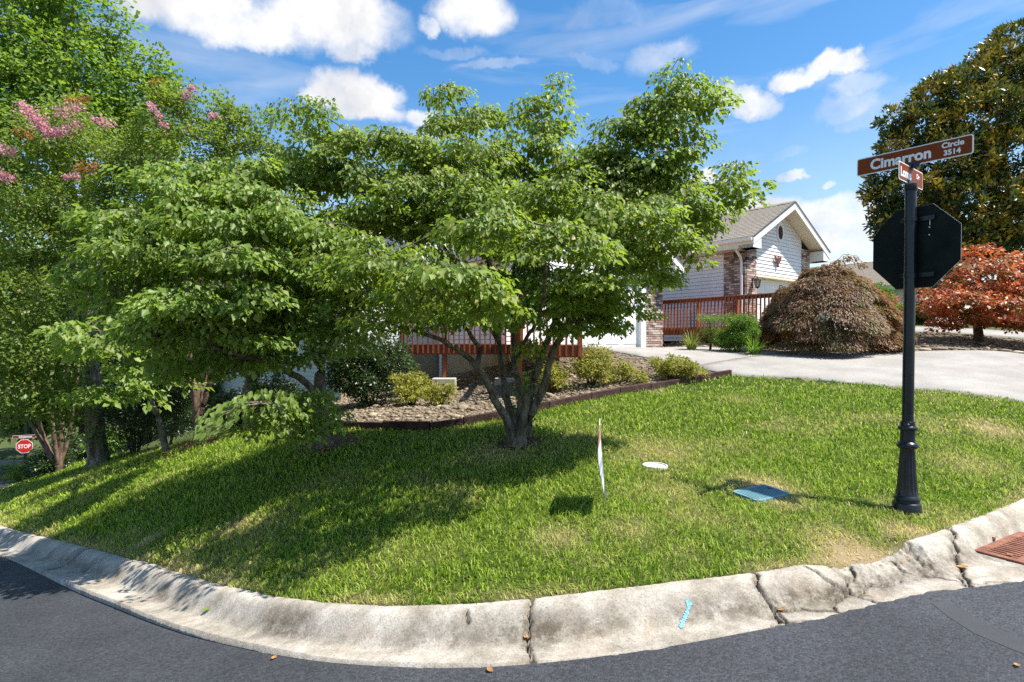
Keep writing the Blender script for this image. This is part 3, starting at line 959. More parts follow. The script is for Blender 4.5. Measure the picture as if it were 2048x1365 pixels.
# smoother sealed strip across the asphalt, laid on the road as built
def strip():
    pts = [(1862, 1207), (1890, 1202), (1960, 1240), (2048, 1278), (2160, 1318), (2160, 1345), (2048, 1306), (1950, 1266), (1895, 1232)]
    bpy.context.view_layer.update()
    def f(x, y):
        out = np.empty(len(x))
        for i, (a, b) in enumerate(zip(x, y)):
            ok, loc, _n, _i, ob, _m = S.ray_cast(bpy.context.evaluated_depsgraph_get(), Vector((a, b, 3)), Vector((0, 0, -1)))
            out[i] = loc.z
        return out
    W = [onto(px, py, R, 2.0, 8) for px, py in pts]
    tag(sheet('asphalt_patch', [(p.x, p.y) for p in W], M['asphalt_smooth'], .06, f, .0022), kind='structure')
strip()

# ------------------------------------------------------------------ kerb: concrete sections with cracks
def build_kerb():
    # sample the path: fine where it is close to the camera
    fine = spline(KB, 4000)[0]
    s_f = np.linspace(0, KBL, 4000)
    dist = np.hypot(fine[:, 0], fine[:, 1])
    pf = 1024 + FPX * fine[:, 0] / np.maximum(fine[:, 1], .1)
    ds = np.where((dist < 7.0) & (pf > 1440) & (pf < 2090), .008, .02); ds = np.where(dist < 6.2, np.minimum(ds, .0125), np.where(dist < 9, .03, .09)); ds = np.where(np.abs(fine[:, 0] / fine[:, 1]) > 1.02, .15, ds)
    ss = [0.0]
    while ss[-1] < KBL:
        ss.append(ss[-1] + ds[min(3999, int(ss[-1] / KBL * 3999))])
    ss = np.array(ss[:-1])
    B = spline(KB, ss)[0]
    # partner points on the asphalt edge: closest point along the normal
    t = np.gradient(B[:, :2], ss, axis=0)
    t /= np.linalg.norm(t, axis=1)[:, None]
    nr = np.c_[t[:, 1], -t[:, 0]]
    for _ in range(30):
        nr[1:-1] = (nr[:-2] + nr[1:-1] * 2 + nr[2:]) / 4
    nr /= np.linalg.norm(nr, axis=1)[:, None]
    w = np.empty(len(B))
    for i in range(len(B)):
        v = KFS[:, :2] - B[i, :2]
        along = np.abs(v @ t[i]); out = v @ nr[i]
        sc = along + np.where((out < .1) | (out > 1.6), 10, 0)
        w[i] = out[np.argmin(sc)]
    for _ in range(20):
        w[1:-1] = (w[:-2] + 2 * w[1:-1] + w[2:]) / 4
    w = np.clip(w, .4, 1.2)
    nt = 52
    T = np.linspace(0, 1, nt)
    Sx, Tt = np.meshgrid(ss, T, indexing='ij')
    X = B[:, 0][:, None] + nr[:, 0][:, None] * w[:, None] * T
    Y = B[:, 1][:, None] + nr[:, 1][:, None] * w[:, None] * T
    d = w[:, None] * T                                   # metres from the back edge
    drop = np.full(len(ss), .155)
    # px of each column for the shapes seen in the photograph
    pxs = 1024 + FPX * B[:, 0] / np.maximum(B[:, 1], .1)
    def smooth(a, lo, hi):
        q = np.clip((a - lo) / (hi - lo), 0, 1); return q * q * (3 - 2 * q)
    rgt = smooth(pxs, 1880, 1900)[:, None]
    prof = 1 - smooth(d, .10 - .03 * rgt, .33 - .09 * rgt)
    round_ = np.sqrt(np.clip(1 - ((.10 - d) / .10) ** 2, 0, 1)) * .0 + 1 - .10 * np.clip((.07 - d) / .07, 0, 1) ** 2
    prof = prof * round_
    gut = .022 * smooth(d, .38, .62)
    worn = smooth(pxs, 1590, 1690) * (1 - smooth(pxs, 1792, 1806))           # kerb broken down here
    prof = prof * (1 - .70 * worn[:, None] * (.85 + .3 * vnoise(X, Y, .12, 48)))
    Z = B[:, 2][:, None] - drop[:, None] * (1 - prof) + gut
    Z += .0022 * vnoise(X, Y, .03, 41) + .003 * vnoise(X, Y, .17, 42) + .006 * vnoise(X, Y, .6, 43)
    # broken faces around the worn part
    rough = (worn[:, None] * (1 - smooth(d, .2, .34)) + 1.6 * np.exp(-((pxs - 1798) / 14) ** 2)[:, None] * (1 - smooth(d, .25, .45)))
    Z += rough * (.009 * vnoise(X, Y, .022, 44) + .012 * np.abs(vnoise(X, Y, .06, 45)) - .006 + .006 * vnoise(X, Y, .012, 46))
    PX = 1024 + FPX * X / Y; PY = 682 + FPX * (EYE - Z) / Y
    front = (Y > 2)
    def locate(px, py):
        q = np.where(front, (PX - px) ** 2 + (PY - py) ** 2, 1e12)
        i, j = np.unravel_index(np.argmin(q), q.shape)
        return ss[i], d[i, j], i, j
    full = [[(1061, 1190), (1056, 1215), (1061, 1240), (1054, 1260), (1060, 1300), (1066, 1338)],
            [(1505, 1142), (1512, 1165), (1530, 1195), (1545, 1220), (1560, 1245), (1588, 1262), (1612, 1280)],
            [(1893, 1052), (1903, 1080), (1917, 1098), (1910, 1120), (1922, 1150), (1938, 1175), (1975, 1195), (2000, 1200)]]
    part = [[(1610, 1132), (1640, 1148), (1672, 1170), (1700, 1188), (1740, 1200), (1770, 1212), (1810, 1222), (1845, 1226), (1860, 1215)],
            [(1545, 1220), (1600, 1216), (1650, 1220), (1690, 1230), (1720, 1240), (1765, 1246)],
            [(1786, 1122), (1800, 1140), (1830, 1150), (1870, 1153), (1915, 1162), (1960, 1168), (2048, 1175)],
            [(1560, 1245), (1548, 1258), (1562, 1270), (1590, 1276)], [(1700, 1135), (1690, 1160), (1700, 1188)], [(1670, 1222), (1668, 1205), (1690, 1190)],
            [(1917, 1150), (1950, 1180), (1985, 1192)], [(1925, 1165), (1940, 1190)], [(1530, 1195), (1560, 1230), (1575, 1255)], [(1700, 1188), (1735, 1172), (1800, 1160)],
            [(932, 1222), (936, 1245)], [(1620, 1190), (1650, 1195), (1700, 1188)]]
    rr = random.Random(3)
    def refine(P, n=4, a=.10):
        P = [np.array(p) for p in P]
        for k in range(n):
            Q = [P[0]]
            for u, v in zip(P[:-1], P[1:]):
                m = (u + v) / 2; e = v - u
                m = m + np.array([-e[1], e[0]]) * rr.uniform(-a, a) * 1.6
                Q += [m, v]
            P = Q
        return np.array(P)
    dmin = np.full(X.shape, 9.0)
    cuts = []
    near = dist_ok = None
    def stamp(P, scale):
        nonlocal dmin
        lo, hi = P[:, 0].min() - .1, P[:, 0].max() + .1
        rows = np.where((ss > lo) & (ss < hi))[0]
        if len(rows) == 0: return
        sub = slice(rows[0], rows[-1] + 1)
        dd, _ = poly_dist(Sx[sub], d[sub], P)
        dmin[sub] = np.minimum(dmin[sub], dd / scale)
    for c in full:
        P = refine([locate(*p)[:2] for p in c])
        P = P[np.argsort(P[:, 1])]
        P = np.r_[[[P[0, 0], -.05]], P, [[P[-1, 0], 1.5]]]
        stamp(P, 1.25); cuts.append(P)
    for c in part:
        stamp(refine([locate(*p)[:2] for p in c]), rr.uniform(.7, 1.1))
    joints = []
    for s_j in np.arange(0, ss[-1], 3.0):
        px = np.interp(s_j, ss, pxs)
        if px < 250 or px > 2300:
            P = np.array([[s_j, -.05], [s_j + .01, .4], [s_j, 1.5]])
            cuts.append(P); stamp(P, .8)
    groove = np.clip(1 - dmin / .0105, 0, 1)
    Z = Z - .050 * groove ** .6 - .006 * np.clip(1 - dmin / .03, 0, 1) * np.clip(vnoise(X, Y, .06, 47) + .4, 0, 1)
    stain = .95 * np.exp(-((d - .27) / .085) ** 2) * (.55 + .6 * vnoise(Sx, d, .5, 51)) + .55 * worn[:, None] * np.exp(-((d - .22) / .12) ** 2) + .25 * np.exp(-((d - .45) / .12) ** 2) * np.clip(.4 + vnoise(Sx, d, .9, 52), 0, 1) + .9 * np.clip(1.15 - dmin / .03, 0, 1)
    stain = 0.95 * stain
    stain += .38 * np.clip(vnoise(Sx, d, .22, 54) * .8 + vnoise(Sx, d, .07, 55) * .5, 0, 1)
    stain += .35 * np.clip(vnoise(Sx, d, .35, 53) - .15, 0, 1)
    # grate opening in the gutter
    gc = np.array([3.860, 4.765]); gu = np.array([.86, .505]); gu /= np.linalg.norm(gu); gv = np.array([gu[1], -gu[0]])
    lu = (X - gc[0]) * gu[0] + (Y - gc[1]) * gu[1]; lv = (X - gc[0]) * gv[0] + (Y - gc[1]) * gv[1]
    hole = (lu > .05) & (lu < .85) & (lv > .06) & (lv < .46)
    flat = (lu > -.03) & (lu < .95) & (lv > -.03) & (lv < .58)
    gz = -.158
    Z = np.where(flat, gz - .004, Z)
    kerb = empty('kerb', (0, 0, 0))
    tag(kerb, kind='structure')
    # which section each cell belongs to
    cuts.sort(key=lambda P: P[:, 0].mean())
    sid = np.zeros((len(ss), nt), int)
    for P in cuts:
        sc = np.interp(d, P[:, 1], P[:, 0])
        sid += (Sx > sc)
    cell = np.minimum(np.minimum(sid[:-1, :-1], sid[1:, 1:]), np.minimum(sid[1:, :-1], sid[:-1, 1:]))
    hc = hole[:-1, :-1] | hole[1:, 1:]
    idx = np.arange(len(ss) * nt).reshape(len(ss), nt)
    V = np.stack([X, Y, Z], -1).reshape(-1, 3)
    St = stain.reshape(-1)
    Q = np.stack([idx[:-1, :-1], idx[1:, :-1], idx[1:, 1:], idx[:-1, 1:]], -1)[:, :, ::-1]
    first = {}
    for k in range(sid.max() + 1):
        sel = (cell == k) & ~hc
        q = Q[sel]
        if len(q) == 0: continue
        q = q.reshape(-1, 4)
        edges = np.concatenate([q[:, [a, (a + 1) % 4]] for a in range(4)])
        key = edges[:, 0].astype(np.int64) * 10**7 + edges[:, 1]
        rkey = edges[:, 1].astype(np.int64) * 10**7 + edges[:, 0]
        bd = edges[~np.isin(key, rkey)]
        u, inv = np.unique(q, return_inverse=True)
        remap = {int(v): i for i, v in enumerate(u)}
        VV = V[u]
        bu = np.unique(bd); low = {int(v): len(u) + i for i, v in enumerate(bu)}
        VL = V[bu] - np.array([0, 0, .13])
        Fq = inv.reshape(-1, 4)
        Fs = np.array([[remap[int(b)], remap[int(a)], low[int(a)], low[int(b)]] for a, b in bd])
        me = tri_mesh('concrete_section', np.r_[VV, VL], np.r_[Fq, Fs], smooth=False)
        a = me.attributes.new('stain', 'FLOAT', 'POINT')
        a.data.foreach_set('value', np.r_[np.clip(St[u], 0, 1), np.ones(len(bu)) * .6].astype(np.float32))
        link('concrete_section', me, M['kerb'], kerb)
    # blue spray mark
    path = [(1374, 1203), (1378, 1215), (1371, 1232), (1362, 1252)]
    rows, mk = [], np.zeros(X.shape, bool)
    for a, b in zip(path[:-1], path[1:]):
        for q in np.linspace(0, 1, 12):
            px, py = a[0] + (b[0] - a[0]) * q, a[1] + (b[1] - a[1]) * q
            mk |= ((PX - px) ** 2 / 7.5 ** 2 + (PY - py) ** 2 / 6 ** 2 < 1 - .5 * vnoise(X, Y, .02, 61)) & front
    mc = mk[:-1, :-1] & mk[1:, 1:]
    q = Q[mc].reshape(-1, 4)
    u, inv = np.unique(q, return_inverse=True)
    o = link('paint_mark', tri_mesh('paint_mark', V[u] + np.array([0, -.0012, .004]), inv.reshape(-1, 4)), M['paint_blue'], kerb)
    tag(o, 'short stroke of blue spray paint on the kerb face')
    return gc, gu, gv, gz
GRATE = build_kerb()

def build_grate():
    gc, gu, gv, gz = GRATE
    u, v = Vector((*gu, 0)), Vector((*gv, 0))
    o = Vector((*gc, gz))
    g = empty('drain_grate', o, 'rusty cast iron storm drain grate set in the gutter beside the kerb', 'drain grate')
    Wd, Dp, th = .92, .56, .03
    slots_u = [.07 + i * .058 for i in range(14)]
    sw = .024
    rows = [(.065, .265), (.305, .505)]
    f = MB()
    top = Vector((0, 0, .012))
    dn = Vector((0, 0, -th))
    def bx(u0, u1, v0, v1, mb): mb.box(o + u * u0 + v * v0 + top + dn, u * (u1 - u0), v * (v1 - v0), -dn)
    bx(0, Wd, 0, rows[0][0], f); bx(0, Wd, rows[1][1], Dp, f); bx(0, slots_u[0], rows[0][0], rows[1][1], f); bx(slots_u[-1] + sw, Wd, rows[0][0], rows[1][1], f)
    f.build('frame', M['rust'], g)
    c = MB(); bx(slots_u[0], slots_u[-1] + sw, rows[0][1], rows[1][0], c)
    c.build('cross_rib', M['rust'], g)
    for r0, r1 in rows:
        for a, b in zip(slots_u[:-1], slots_u[1:]):
            m = MB(); m.box(o + u * (a + sw) + v * r0 + top + dn, u * (b - a - sw), v * (r1 - r0), -dn - Vector((0, 0, .0015)))
            m.build('bar', M['rust'], g)
    p = MB()
    w = .05
    q = o + Vector((0, 0, -.75))
    p.box(q + u * .04 + v * .05, u * .82, v * .42, Vector((0, 0, .05)))
    p.box(q + u * .04 + v * .05, u * w, v * .42, Vector((0, 0, .71)))
    p.box(q + u * .81 + v * .05, u * w, v * .42, Vector((0, 0, .71)))
    p.box(q + u * .09 + v * .05, u * .72, v * w, Vector((0, 0, .71)))
    p.box(q + u * .09 + v * .42, u * .72, v * w, Vector((0, 0, .71)))
    tag(p.build('catch_basin', M['pit']), kind='structure')
build_grate()

# ------------------------------------------------------------------ driveways and beds
def drv():
    dr = empty('driveway', (0, 0, 0)); tag(dr, kind='structure')
    fu = Vector((.783, .621)); sv = Vector((-.621, .783)); O1 = Vector((-.17, 14.56))
    L0 = O1 + fu * .35 - sv * .05; L1 = O1 + fu * 5.75 - sv * .05
    left_edge = [(4.6, 12.03), (3.5, 13.4)]
    a = Vector((5.9, 14.1)); b = Vector((4.9, 12.05))
    # joint as in the photograph: from the left front corner to the middle of the far edge
    g = .016
    p1 = [(4.0, 12.8), (3.5, 13.42), (2.37, 14.82), (L0.x + 1.6, L0.y + 1.27), (L1.x, L1.y), (5.0, 17.3), (6.1, 15.75), (6.9, 15.15), (7.3, 14.95)]
    p2 = [(4.62, 12.03), (4.01, 12.78), (7.31, 14.93), (8.2, 14.55), (9.8, 14.1), (11.9, 13.2), (16.5, 11.8), (16.5, 9.3), (12.6, 8.75), (10, 8.05), (8.1, 9.05), (6.85, 10.02), (5.74, 11.3)]
    for p in (p1, p2):
        sheet('concrete_slab', p, M['concrete_drive'], .3, H, .03, skirt=.12, parent=dr)
    # neighbour's drive behind the red maple
    d2 = sheet('far_driveway', [(10.5, 20.4), (13.5, 19.4), (18, 18.6), (24, 17.6), (24, 20.6), (18, 21.4), (13, 22.6), (9.5, 23.6)], M['concrete_drive'], .6, H, .02, skirt=.1)
    tag(d2, kind='structure')
drv()

BED1 = [(4.56, 12.03), (2.61, 10.86), (1.37, 10.04), (-.19, 8.96), (-1.24, 8.67), (-2.77, 9.24), (-4.2, 10.4), (-5.2, 12.4), (-4.7, 15.2), (-2.5, 17.2), (.2, 14.9), (2.2, 14.95), (3.46, 13.42)]
BED2 = [(4.75, 17.5), (5.05, 17.35), (6.15, 15.8), (6.95, 15.2), (8.25, 14.6), (9.85, 14.15), (11.95, 13.25), (16.5, 11.85), (18.5, 12.5), (18.2, 16.8), (13.8, 18.6), (10.6, 19.3), (7.6, 19.2), (5.2, 21.2), (3.9, 19.6)]

def stone_mesh(seed):
    bm = bmesh.new()
    bmesh.ops.create_icosphere(bm, subdivisions=1, radius=.5)
    r = random.Random(seed)
    for v in bm.verts:
        v.co *= r.uniform(.78, 1.12)
        v.co.z *= .55
        v.co.x *= 1.15
    me = bpy.data.meshes.new('stone')
    bm.to_mesh(me); bm.free()
    me.materials.append(M['stone'])
    for p in me.polygons: p.use_smooth = True
    return me
STONES = [stone_mesh(i) for i in range(7)]
_ico = [np.array([v.co[:] for v in s.vertices]) for s in STONES]
_icf = np.array([p.vertices[:] for p in STONES[0].polygons])

def bed(name, poly, n_ind, n_fill, size, avoid, focus):
    b = sheet(name, poly, M['mulch'], .25, H, .012)
    tag(b, kind='structure')
    def scatter(n, foc):
        xs = [p[0] for p in poly]; ys = [p[1] for p in poly]
        out = []
        while len(out) < n:
            x = RNG.uniform(min(xs), max(xs), 4000); y = RNG.uniform(min(ys), max(ys), 4000)
            k = in_poly(x, y, poly) & foc(x, y)
            out += list(zip(x[k], y[k]))
        return np.array(out[:n])
    P = scatter(n_ind, focus)
    Z = H(P[:, 0], P[:, 1])
    for (x, y), z in zip(P, Z):
        o = bpy.data.objects.new('stone', random.choice(STONES))
        COL.objects.link(o)
        o.parent = b
        s = size * random.lognormvariate(0, .38)
        o.location = (x, y, z + .012 + s * .12)
        o.rotation_euler = (random.uniform(-.35, .35), random.uniform(-.35, .35), random.uniform(0, 6.28))
        o.scale = (s, s * random.uniform(.6, 1), s * random.uniform(.7, 1.1))
    P = scatter(n_fill, lambda x, y: np.ones(len(x), bool))
    Z = H(P[:, 0], P[:, 1])
    Vs, Fs = [], []
    for i, ((x, y), z) in enumerate(zip(P, Z)):
        s = size * .62 * random.lognormvariate(0, .35)
        a = random.uniform(0, 6.28)
        c, sn = math.cos(a), math.sin(a)
        v = _ico[i % 7] * s
        Vs.append(np.c_[v[:, 0] * c - v[:, 1] * sn + x, v[:, 0] * sn + v[:, 1] * c + y, v[:, 2] + z + .012 + s * .1])
        Fs.append(_icf + 12 * i)
    o = link('gravel', tri_mesh('gravel', np.concatenate(Vs), np.concatenate(Fs)), M['stone_fill'], b)
    tag(o, kind='stuff')
    return b
bed('garden_bed', BED1, 300, 7500, .088, None, lambda x, y: (y < 11.8) & (x < 3.9) & (x > -3.4) | (x > 1) & (y < 13))
b2 = bed('far_garden_bed', BED2, 180, 3200, .11, None, lambda x, y: (y < 18.0))
# flat stones laid along the drive
EDGE2 = [(8.3, 14.62), (9.85, 14.2), (11.95, 13.3), (13.6, 12.8)]
for i in range(24):
    t = i / 23 * 2.999
    a, b = Vector(EDGE2[int(t)]), Vector(EDGE2[int(t) + 1])
    p = a.lerp(b, t % 1)
    if random.random() < .12: continue
    o = bpy.data.objects.new('border_stone', random.choice(STONES)); COL.objects.link(o)
    o.parent = b2
    o.location = (p.x + random.uniform(-.04, .04), p.y + random.uniform(-.02, .08), hz(p.x, p.y) + .05)
    o.rotation_euler = (0, random.uniform(-.1, .1), -.4 + random.uniform(-.2, .2))
    o.scale = (random.uniform(.24, .42), .18, random.uniform(.13, .2))

# dark landscape timbers holding the bed
def edging():
    line = [(4.6, 12.0), (3.62, 11.42), (2.61, 10.82), (1.95, 10.38), (1.37, 10.0), (.6, 9.45), (-.19, 8.92), (-.75, 8.72), (-1.24, 8.63), (-2.0, 8.86), (-2.77, 9.2), (-3.5, 9.7)]
    e = empty('garden_edging', (1.37, 10, hz(1.37, 10)), 'dark brown timber edging that holds the stone bed above the lawn', 'edging')
    for (xa, ya), (xb, yb) in zip(line[:-1], line[1:]):
        za, zb = hz(xa, ya), hz(xb, yb)
        a, b = Vector((xa, ya, za - .08)), Vector((xb, yb, zb - .08))
        d = (b - a); n = Vector((d.y, -d.x, 0)).normalized() * .07
        m = MB(); m.box(a + d * .004 - n * .6, d * .992, n, (0, 0, .205 + random.uniform(-.012, .012)))
        m.build('timber', M['timber_edge'], e, bevel=.008)
edging()
# ------------------------------------------------------------------ houses
FU = Vector((.783, .621, 0)).normalized()
SV = Vector((-FU.y, FU.x, 0))
UP = Vector((0, 0, 1))

class Frame:
    def __init__(self, o):
        self.o = Vector((o[0], o[1], 0))
    def __call__(self, u, v, z):
        return self.o + FU * u + SV * v + UP * z
    def box(self, mb, u0, u1, v0, v1, z0, z1):
        mb.box(self(u0, v0, z0), FU * (u1 - u0), SV * (v1 - v0), UP * (z1 - z0))
        return mb

BRICK = MB().box((-.1, -.045, -.0305), (.2, 0, 0), (0, .09, 0), (0, 0, .061)).mesh('brick', bevel=0)
BRICK.materials.append(M['brick'])
HALF = MB().box((-.047, -.045, -.0305), (.094, 0, 0), (0, .09, 0), (0, 0, .061)).mesh('brick_half')
HALF.materials.append(M['brick'])

def brick_face(fr, parent, axis, fixed, a0, a1, z0, z1, limit=400, off=0):
    """running bond courses on a face; axis 'u' lies along the front (outward -v), 'v' along the side (outward -u)"""
    n = 0
    fill = MB()
    zc = z0 + .038
    row = off
    while zc < z1 - .02:
        a = a0 + (0 if row % 2 else -.105)
        while a < a1 - .04:
            lo, hi = max(a, a0), min(a + .2, a1)
            if hi - lo > .04:
                mid = (lo + hi) / 2
                me = BRICK if hi - lo > .15 else HALF
                p = fr(mid, fixed + .034, zc) if axis == 'u' else fr(fixed + .034, mid, zc)
                d = FU if axis == 'u' else SV
                nn = SV if axis == 'u' else FU
                jit = random.uniform(-.003, .003)
                if n < limit:
                    o = bpy.data.objects.new('brick', me); COL.objects.link(o)
                    o.parent = parent
                    o.matrix_parent_inverse = Matrix.Translation(-parent_loc(parent))
                    o.location = p + nn * jit
                    o.rotation_euler = (0, 0, math.atan2(d.y, d.x))
                else:
                    w = hi - lo
                    fill.box(p + nn * jit - d * (w / 2) - nn * .045 - UP * .0305, d * w, nn * .09, UP * .061)
                n += 1
            a += .21
        zc += .0755; row += 1
    if fill.v:
        tag(fill.build('brickwork', M['brick'], parent), kind='stuff')
    return n

def siding_rows(fr, parent, axis, fixed, zlist, span, m, name='siding_board', joined=False, exposure=.125):
    """lapped boards: each board leans out at the bottom; span(z) gives the ends"""
    al = MB()
    for z in zlist:
        a0, a1 = span(z + exposure * .5)
        if a1 - a0 < .08: continue
        mb = al if joined else MB()
        t0, t1 = .034, .012
        if axis == 'u':
            P = lambda a, d, zz: fr(a, fixed - d, zz)
        else:
            P = lambda a, d, zz: fr(fixed - d, a, zz)
        b0, b1 = span(z); c0, c1 = span(z + exposure)
        zt = z + exposure - .010  # board cut short: the open gap draws the shadow line of the lap
        b0, b1, c0, c1 = max(b0, a0 - .3), min(b1, a1 + .3), c0, c1
        if c1 - c0 < .02: c0 = c1 = (a0 + a1) / 2
        vs = [P(b0, 0, z), P(b1, 0, z), P(b1, t0, z), P(b0, t0, z), P(c0, 0, zt), P(c1, 0, zt), P(c1, t1, zt), P(c0, t1, zt)]
        fs = [(3, 2, 1, 0), (4, 5, 6, 7), (2, 3, 7, 6), (0, 1, 5, 4), (1, 2, 6, 5), (3, 0, 4, 7)]
        if axis == 'v': fs = [f[::-1] for f in fs]
        mb.add(vs, fs)
        if not joined:
            mb.build(name, m, parent)
    if joined:
        al.build('siding', m, parent)

def gable_roof(fr, parent, u0, u1, v0, v1, z_eave, pitch, m, ends=(True, True)):
    """two slopes of stepped shingle courses, ridge along v; returns apex height"""
    um = (u0 + u1) / 2
    za = z_eave + pitch * (um - u0)
    mb = MB()
    n = int((um - u0) / .135)
    for side in (0, 1):
        for i in range(n):
            f0, f1 = i / n, (i + 1) / n
            ua, ub = (u0 + (um - u0) * f0, u0 + (um - u0) * f1) if side == 0 else (u1 - (u1 - um) * f0, u1 - (u1 - um) * f1)
            zA, zB = z_eave + (za - z_eave) * f0, z_eave + (za - z_eave) * f1
            lift = .022
            vs = [fr(ua, v0, zA + lift), fr(ua, v1, zA + lift), fr(ub, v1, zB + .004), fr(ub, v0, zB + .004), fr(ua, v0, zA - .05), fr(ua, v1, zA - .05), fr(ub, v1, zB - .05), fr(ub, v0, zB - .05)]
            fs = [(0, 1, 2, 3), (7, 6, 5, 4), (4, 5, 1, 0), (0, 3, 7, 4), (1, 5, 6, 2)]
            if side == 0: fs = [f[::-1] for f in fs]
            mb.add(vs, fs)
    cap = MB()
    k = int((v1 - v0) / .25)
    for i in range(k):
        a, b = v0 + (v1 - v0) * i / k, v0 + (v1 - v0) * (i + 1) / k + .03
        z = za + .03 + .008 * (i % 2)
        cap.prism([fr(um - .14, a, z - .14 * pitch), fr(um, a, z + .015), fr(um + .14, a, z - .14 * pitch), fr(um, a, z - .012)], SV * (b - a))
    r = mb.build('roof', m, parent)
    cap.build('ridge_cap', m, r)
    return um, za, r

def rake_and_soffit(fr, parent, u0, u1, vf, over, z_eave, pitch, wall0, wall1):
    um = (u0 + u1) / 2
    za = z_eave + pitch * (um - u0)
    t = .06
    # fascia boards along the rake
    for ua, ub in ((u0, um), (u1, um)):
        m = MB()
        za_, zb_ = z_eave - t, za - t
        m.prism([fr(ua, vf - over, za_ + .005), fr(ub, vf - over, zb_ + .005), fr(ub, vf - over, zb_ - .20), fr(ua, vf - over, za_ - .20)], SV * -.025)
        m.build('rake_board', M['white'], parent)
        e = MB()
        e.prism([fr(ua, vf - over - .03, za_ + .075), fr(ub, vf - over - .03, zb_ + .075), fr(ub, vf - over - .03, zb_ + .03), fr(ua, vf - over - .03, za_ + .03)], SV * -.02)
        e.build('drip_edge', M['drip'], parent)
        # soffit under the overhang, in narrow vinyl planks
        L = abs(um - ua)
        n = int(L / .11)
        s = MB()
        for i in range(n):
            a, b = ua + (ub - ua) * i / n, ua + (ub - ua) * (i + .965) / n
            z0, z1 = za_ + (zb_ - za_) * i / n - .10, za_ + (zb_ - za_) * (i + .965) / n - .10
            s.add([fr(a, vf - over, z0), fr(b, vf - over, z1), fr(b, vf + .02, z1), fr(a, vf + .02, z0), fr(a, vf - over, z0 + .012), fr(b, vf - over, z1 + .012), fr(b, vf + .02, z1 + .012), fr(a, vf + .02, z0 + .012)],
                  [(0, 1, 2, 3), (7, 6, 5, 4), (0, 4, 5, 1), (2, 6, 7, 3), (0, 3, 7, 4), (1, 5, 6, 2)])
        s.build('gable_soffit', M['cream'], parent)
    # boxed returns at the two feet of the gable
    for ua, w, d in ((u0, wall0 - u0, 1), (u1, u1 - wall1, -1)):
        m = MB()
        z0 = z_eave - .36
        m.prism([fr(ua, vf - over - .004, z0), fr(ua + d * (w + .02), vf - over - .004, z0), fr(ua + d * (w + .02), vf - over - .004, z_eave - t + pitch * w - .20), fr(ua, vf - over - .004, z_eave - t - .19)], SV * (over - .01))
        m.build('eave_return', M['white'], parent)
    return um, za

def side_eave(fr, parent, u, v0, v1, z_eave, wall_u, gutter=True):
    d = 1 if wall_u > u else -1
    s = MB()
    fr.box(s, min(u, wall_u), max(u, wall_u), v0, v1, z_eave - .36, z_eave - .345)
    s.build('soffit', M['cream'], parent)
    f = MB(); fr.box(f, min(u, u + d * .025), max(u, u + d * .025), v0, v1, z_eave - .36, z_eave - .05)
    f.build('fascia', M['cream'], parent)
    if gutter:
        g = MB()
        pr = [(0, -.03), (0, -.15), (-.045, -.16), (-.085, -.12), (-.095, -.06), (-.11, -.03), (-.098, -.03), (-.08, -.07), (-.07, -.12), (-.015, -.135), (-.012, -.03)]
        g.prism([fr(u + d * p[0] - d * .002, v0 + .02, z_eave + p[1]) for p in pr], SV * (v1 - v0 - .04))
        g.build('gutter', M['white'], parent)

def garage_door(fr, parent, u0, u1, v, z0, z1, rows=4, cols=4):
    d = empty('garage_door', fr((u0 + u1) / 2, v, z0)); d.parent = parent
    d.matrix_parent_inverse = Matrix.Translation(-parent_loc(parent))
    h = (z1 - z0) / rows
    for r in range(rows):
        m = MB()
        za, zb = z0 + r * h + .004, z0 + (r + 1) * h - .004
        fr.box(m, u0, u1, v, v + .04, za, zb)
        w = (u1 - u0) / cols
        for c in range(cols):
            a, b = u0 + c * w + .09, u0 + (c + 1) * w - .09
            z2, z3 = za + .10, zb - .10
            i = .035
            vs = [fr(a, v - .001, z2), fr(b, v - .001, z2), fr(b, v - .001, z3), fr(a, v - .001, z3), fr(a + i, v - .014, z2 + i), fr(b - i, v - .014, z2 + i), fr(b - i, v - .014, z3 - i), fr(a + i, v - .014, z3 - i)]
            m.add(vs, [(4, 5, 6, 7), (0, 1, 5, 4), (1, 2, 6, 5), (2, 3, 7, 6), (3, 0, 4, 7)])
        m.build('door_panel', M['door_white'], d)
    return d

def railing(fr2pts, parent, n_bal, posts, z_rim0, z_rim1, z_top, out, m):
    """walkway guard along a line a->b: rim joist, balusters lapped over its face, top rail, posts"""
    a, b = fr2pts
    a, b = Vector((a[0], a[1], 0)), Vector((b[0], b[1], 0))
    d = (b - a); L = d.length; d.normalize()
    o = Vector((out[0], out[1], 0)).normalized()
    r = MB(); r.box(a + UP * z_rim0, d * L, -o * .04, UP * (z_rim1 - z_rim0)); r.build('rim_joist', m, parent)
    t = MB(); t.box(a - d * .03 + o * .06 + UP * (z_top - .038), d * (L + .06), -o * .14, UP * .038); t.build('top_rail', m, parent, bevel=.005)
    t = MB(); t.box(a + o * .0 + UP * (z_top - .13), d * L, -o * .036, UP * .088); t.build('under_rail', m, parent)
    bal = MB().box((0, 0, 0), d * .036, o * .036, UP * (z_top - .04 - (z_rim0 + .03))).mesh('baluster')
    bal.materials.append(m)
    for i in range(n_bal):
        ob = bpy.data.objects.new('baluster', bal); COL.objects.link(ob)
        ob.parent = parent; ob.matrix_parent_inverse = Matrix.Translation(-parent_loc(parent))
        ob.location = a + d * (L * (i + .5) / n_bal - .018) + o * .0015 + UP * (z_rim0 + .03)
    for f, zb in posts:
        p = MB(); p.box(a + d * (L * f - .045) - o * .13 + UP * zb, d * .09, o * .09, UP * (z_top - .045 - zb)); p.build('post', m, parent)
    return a, d, o, L

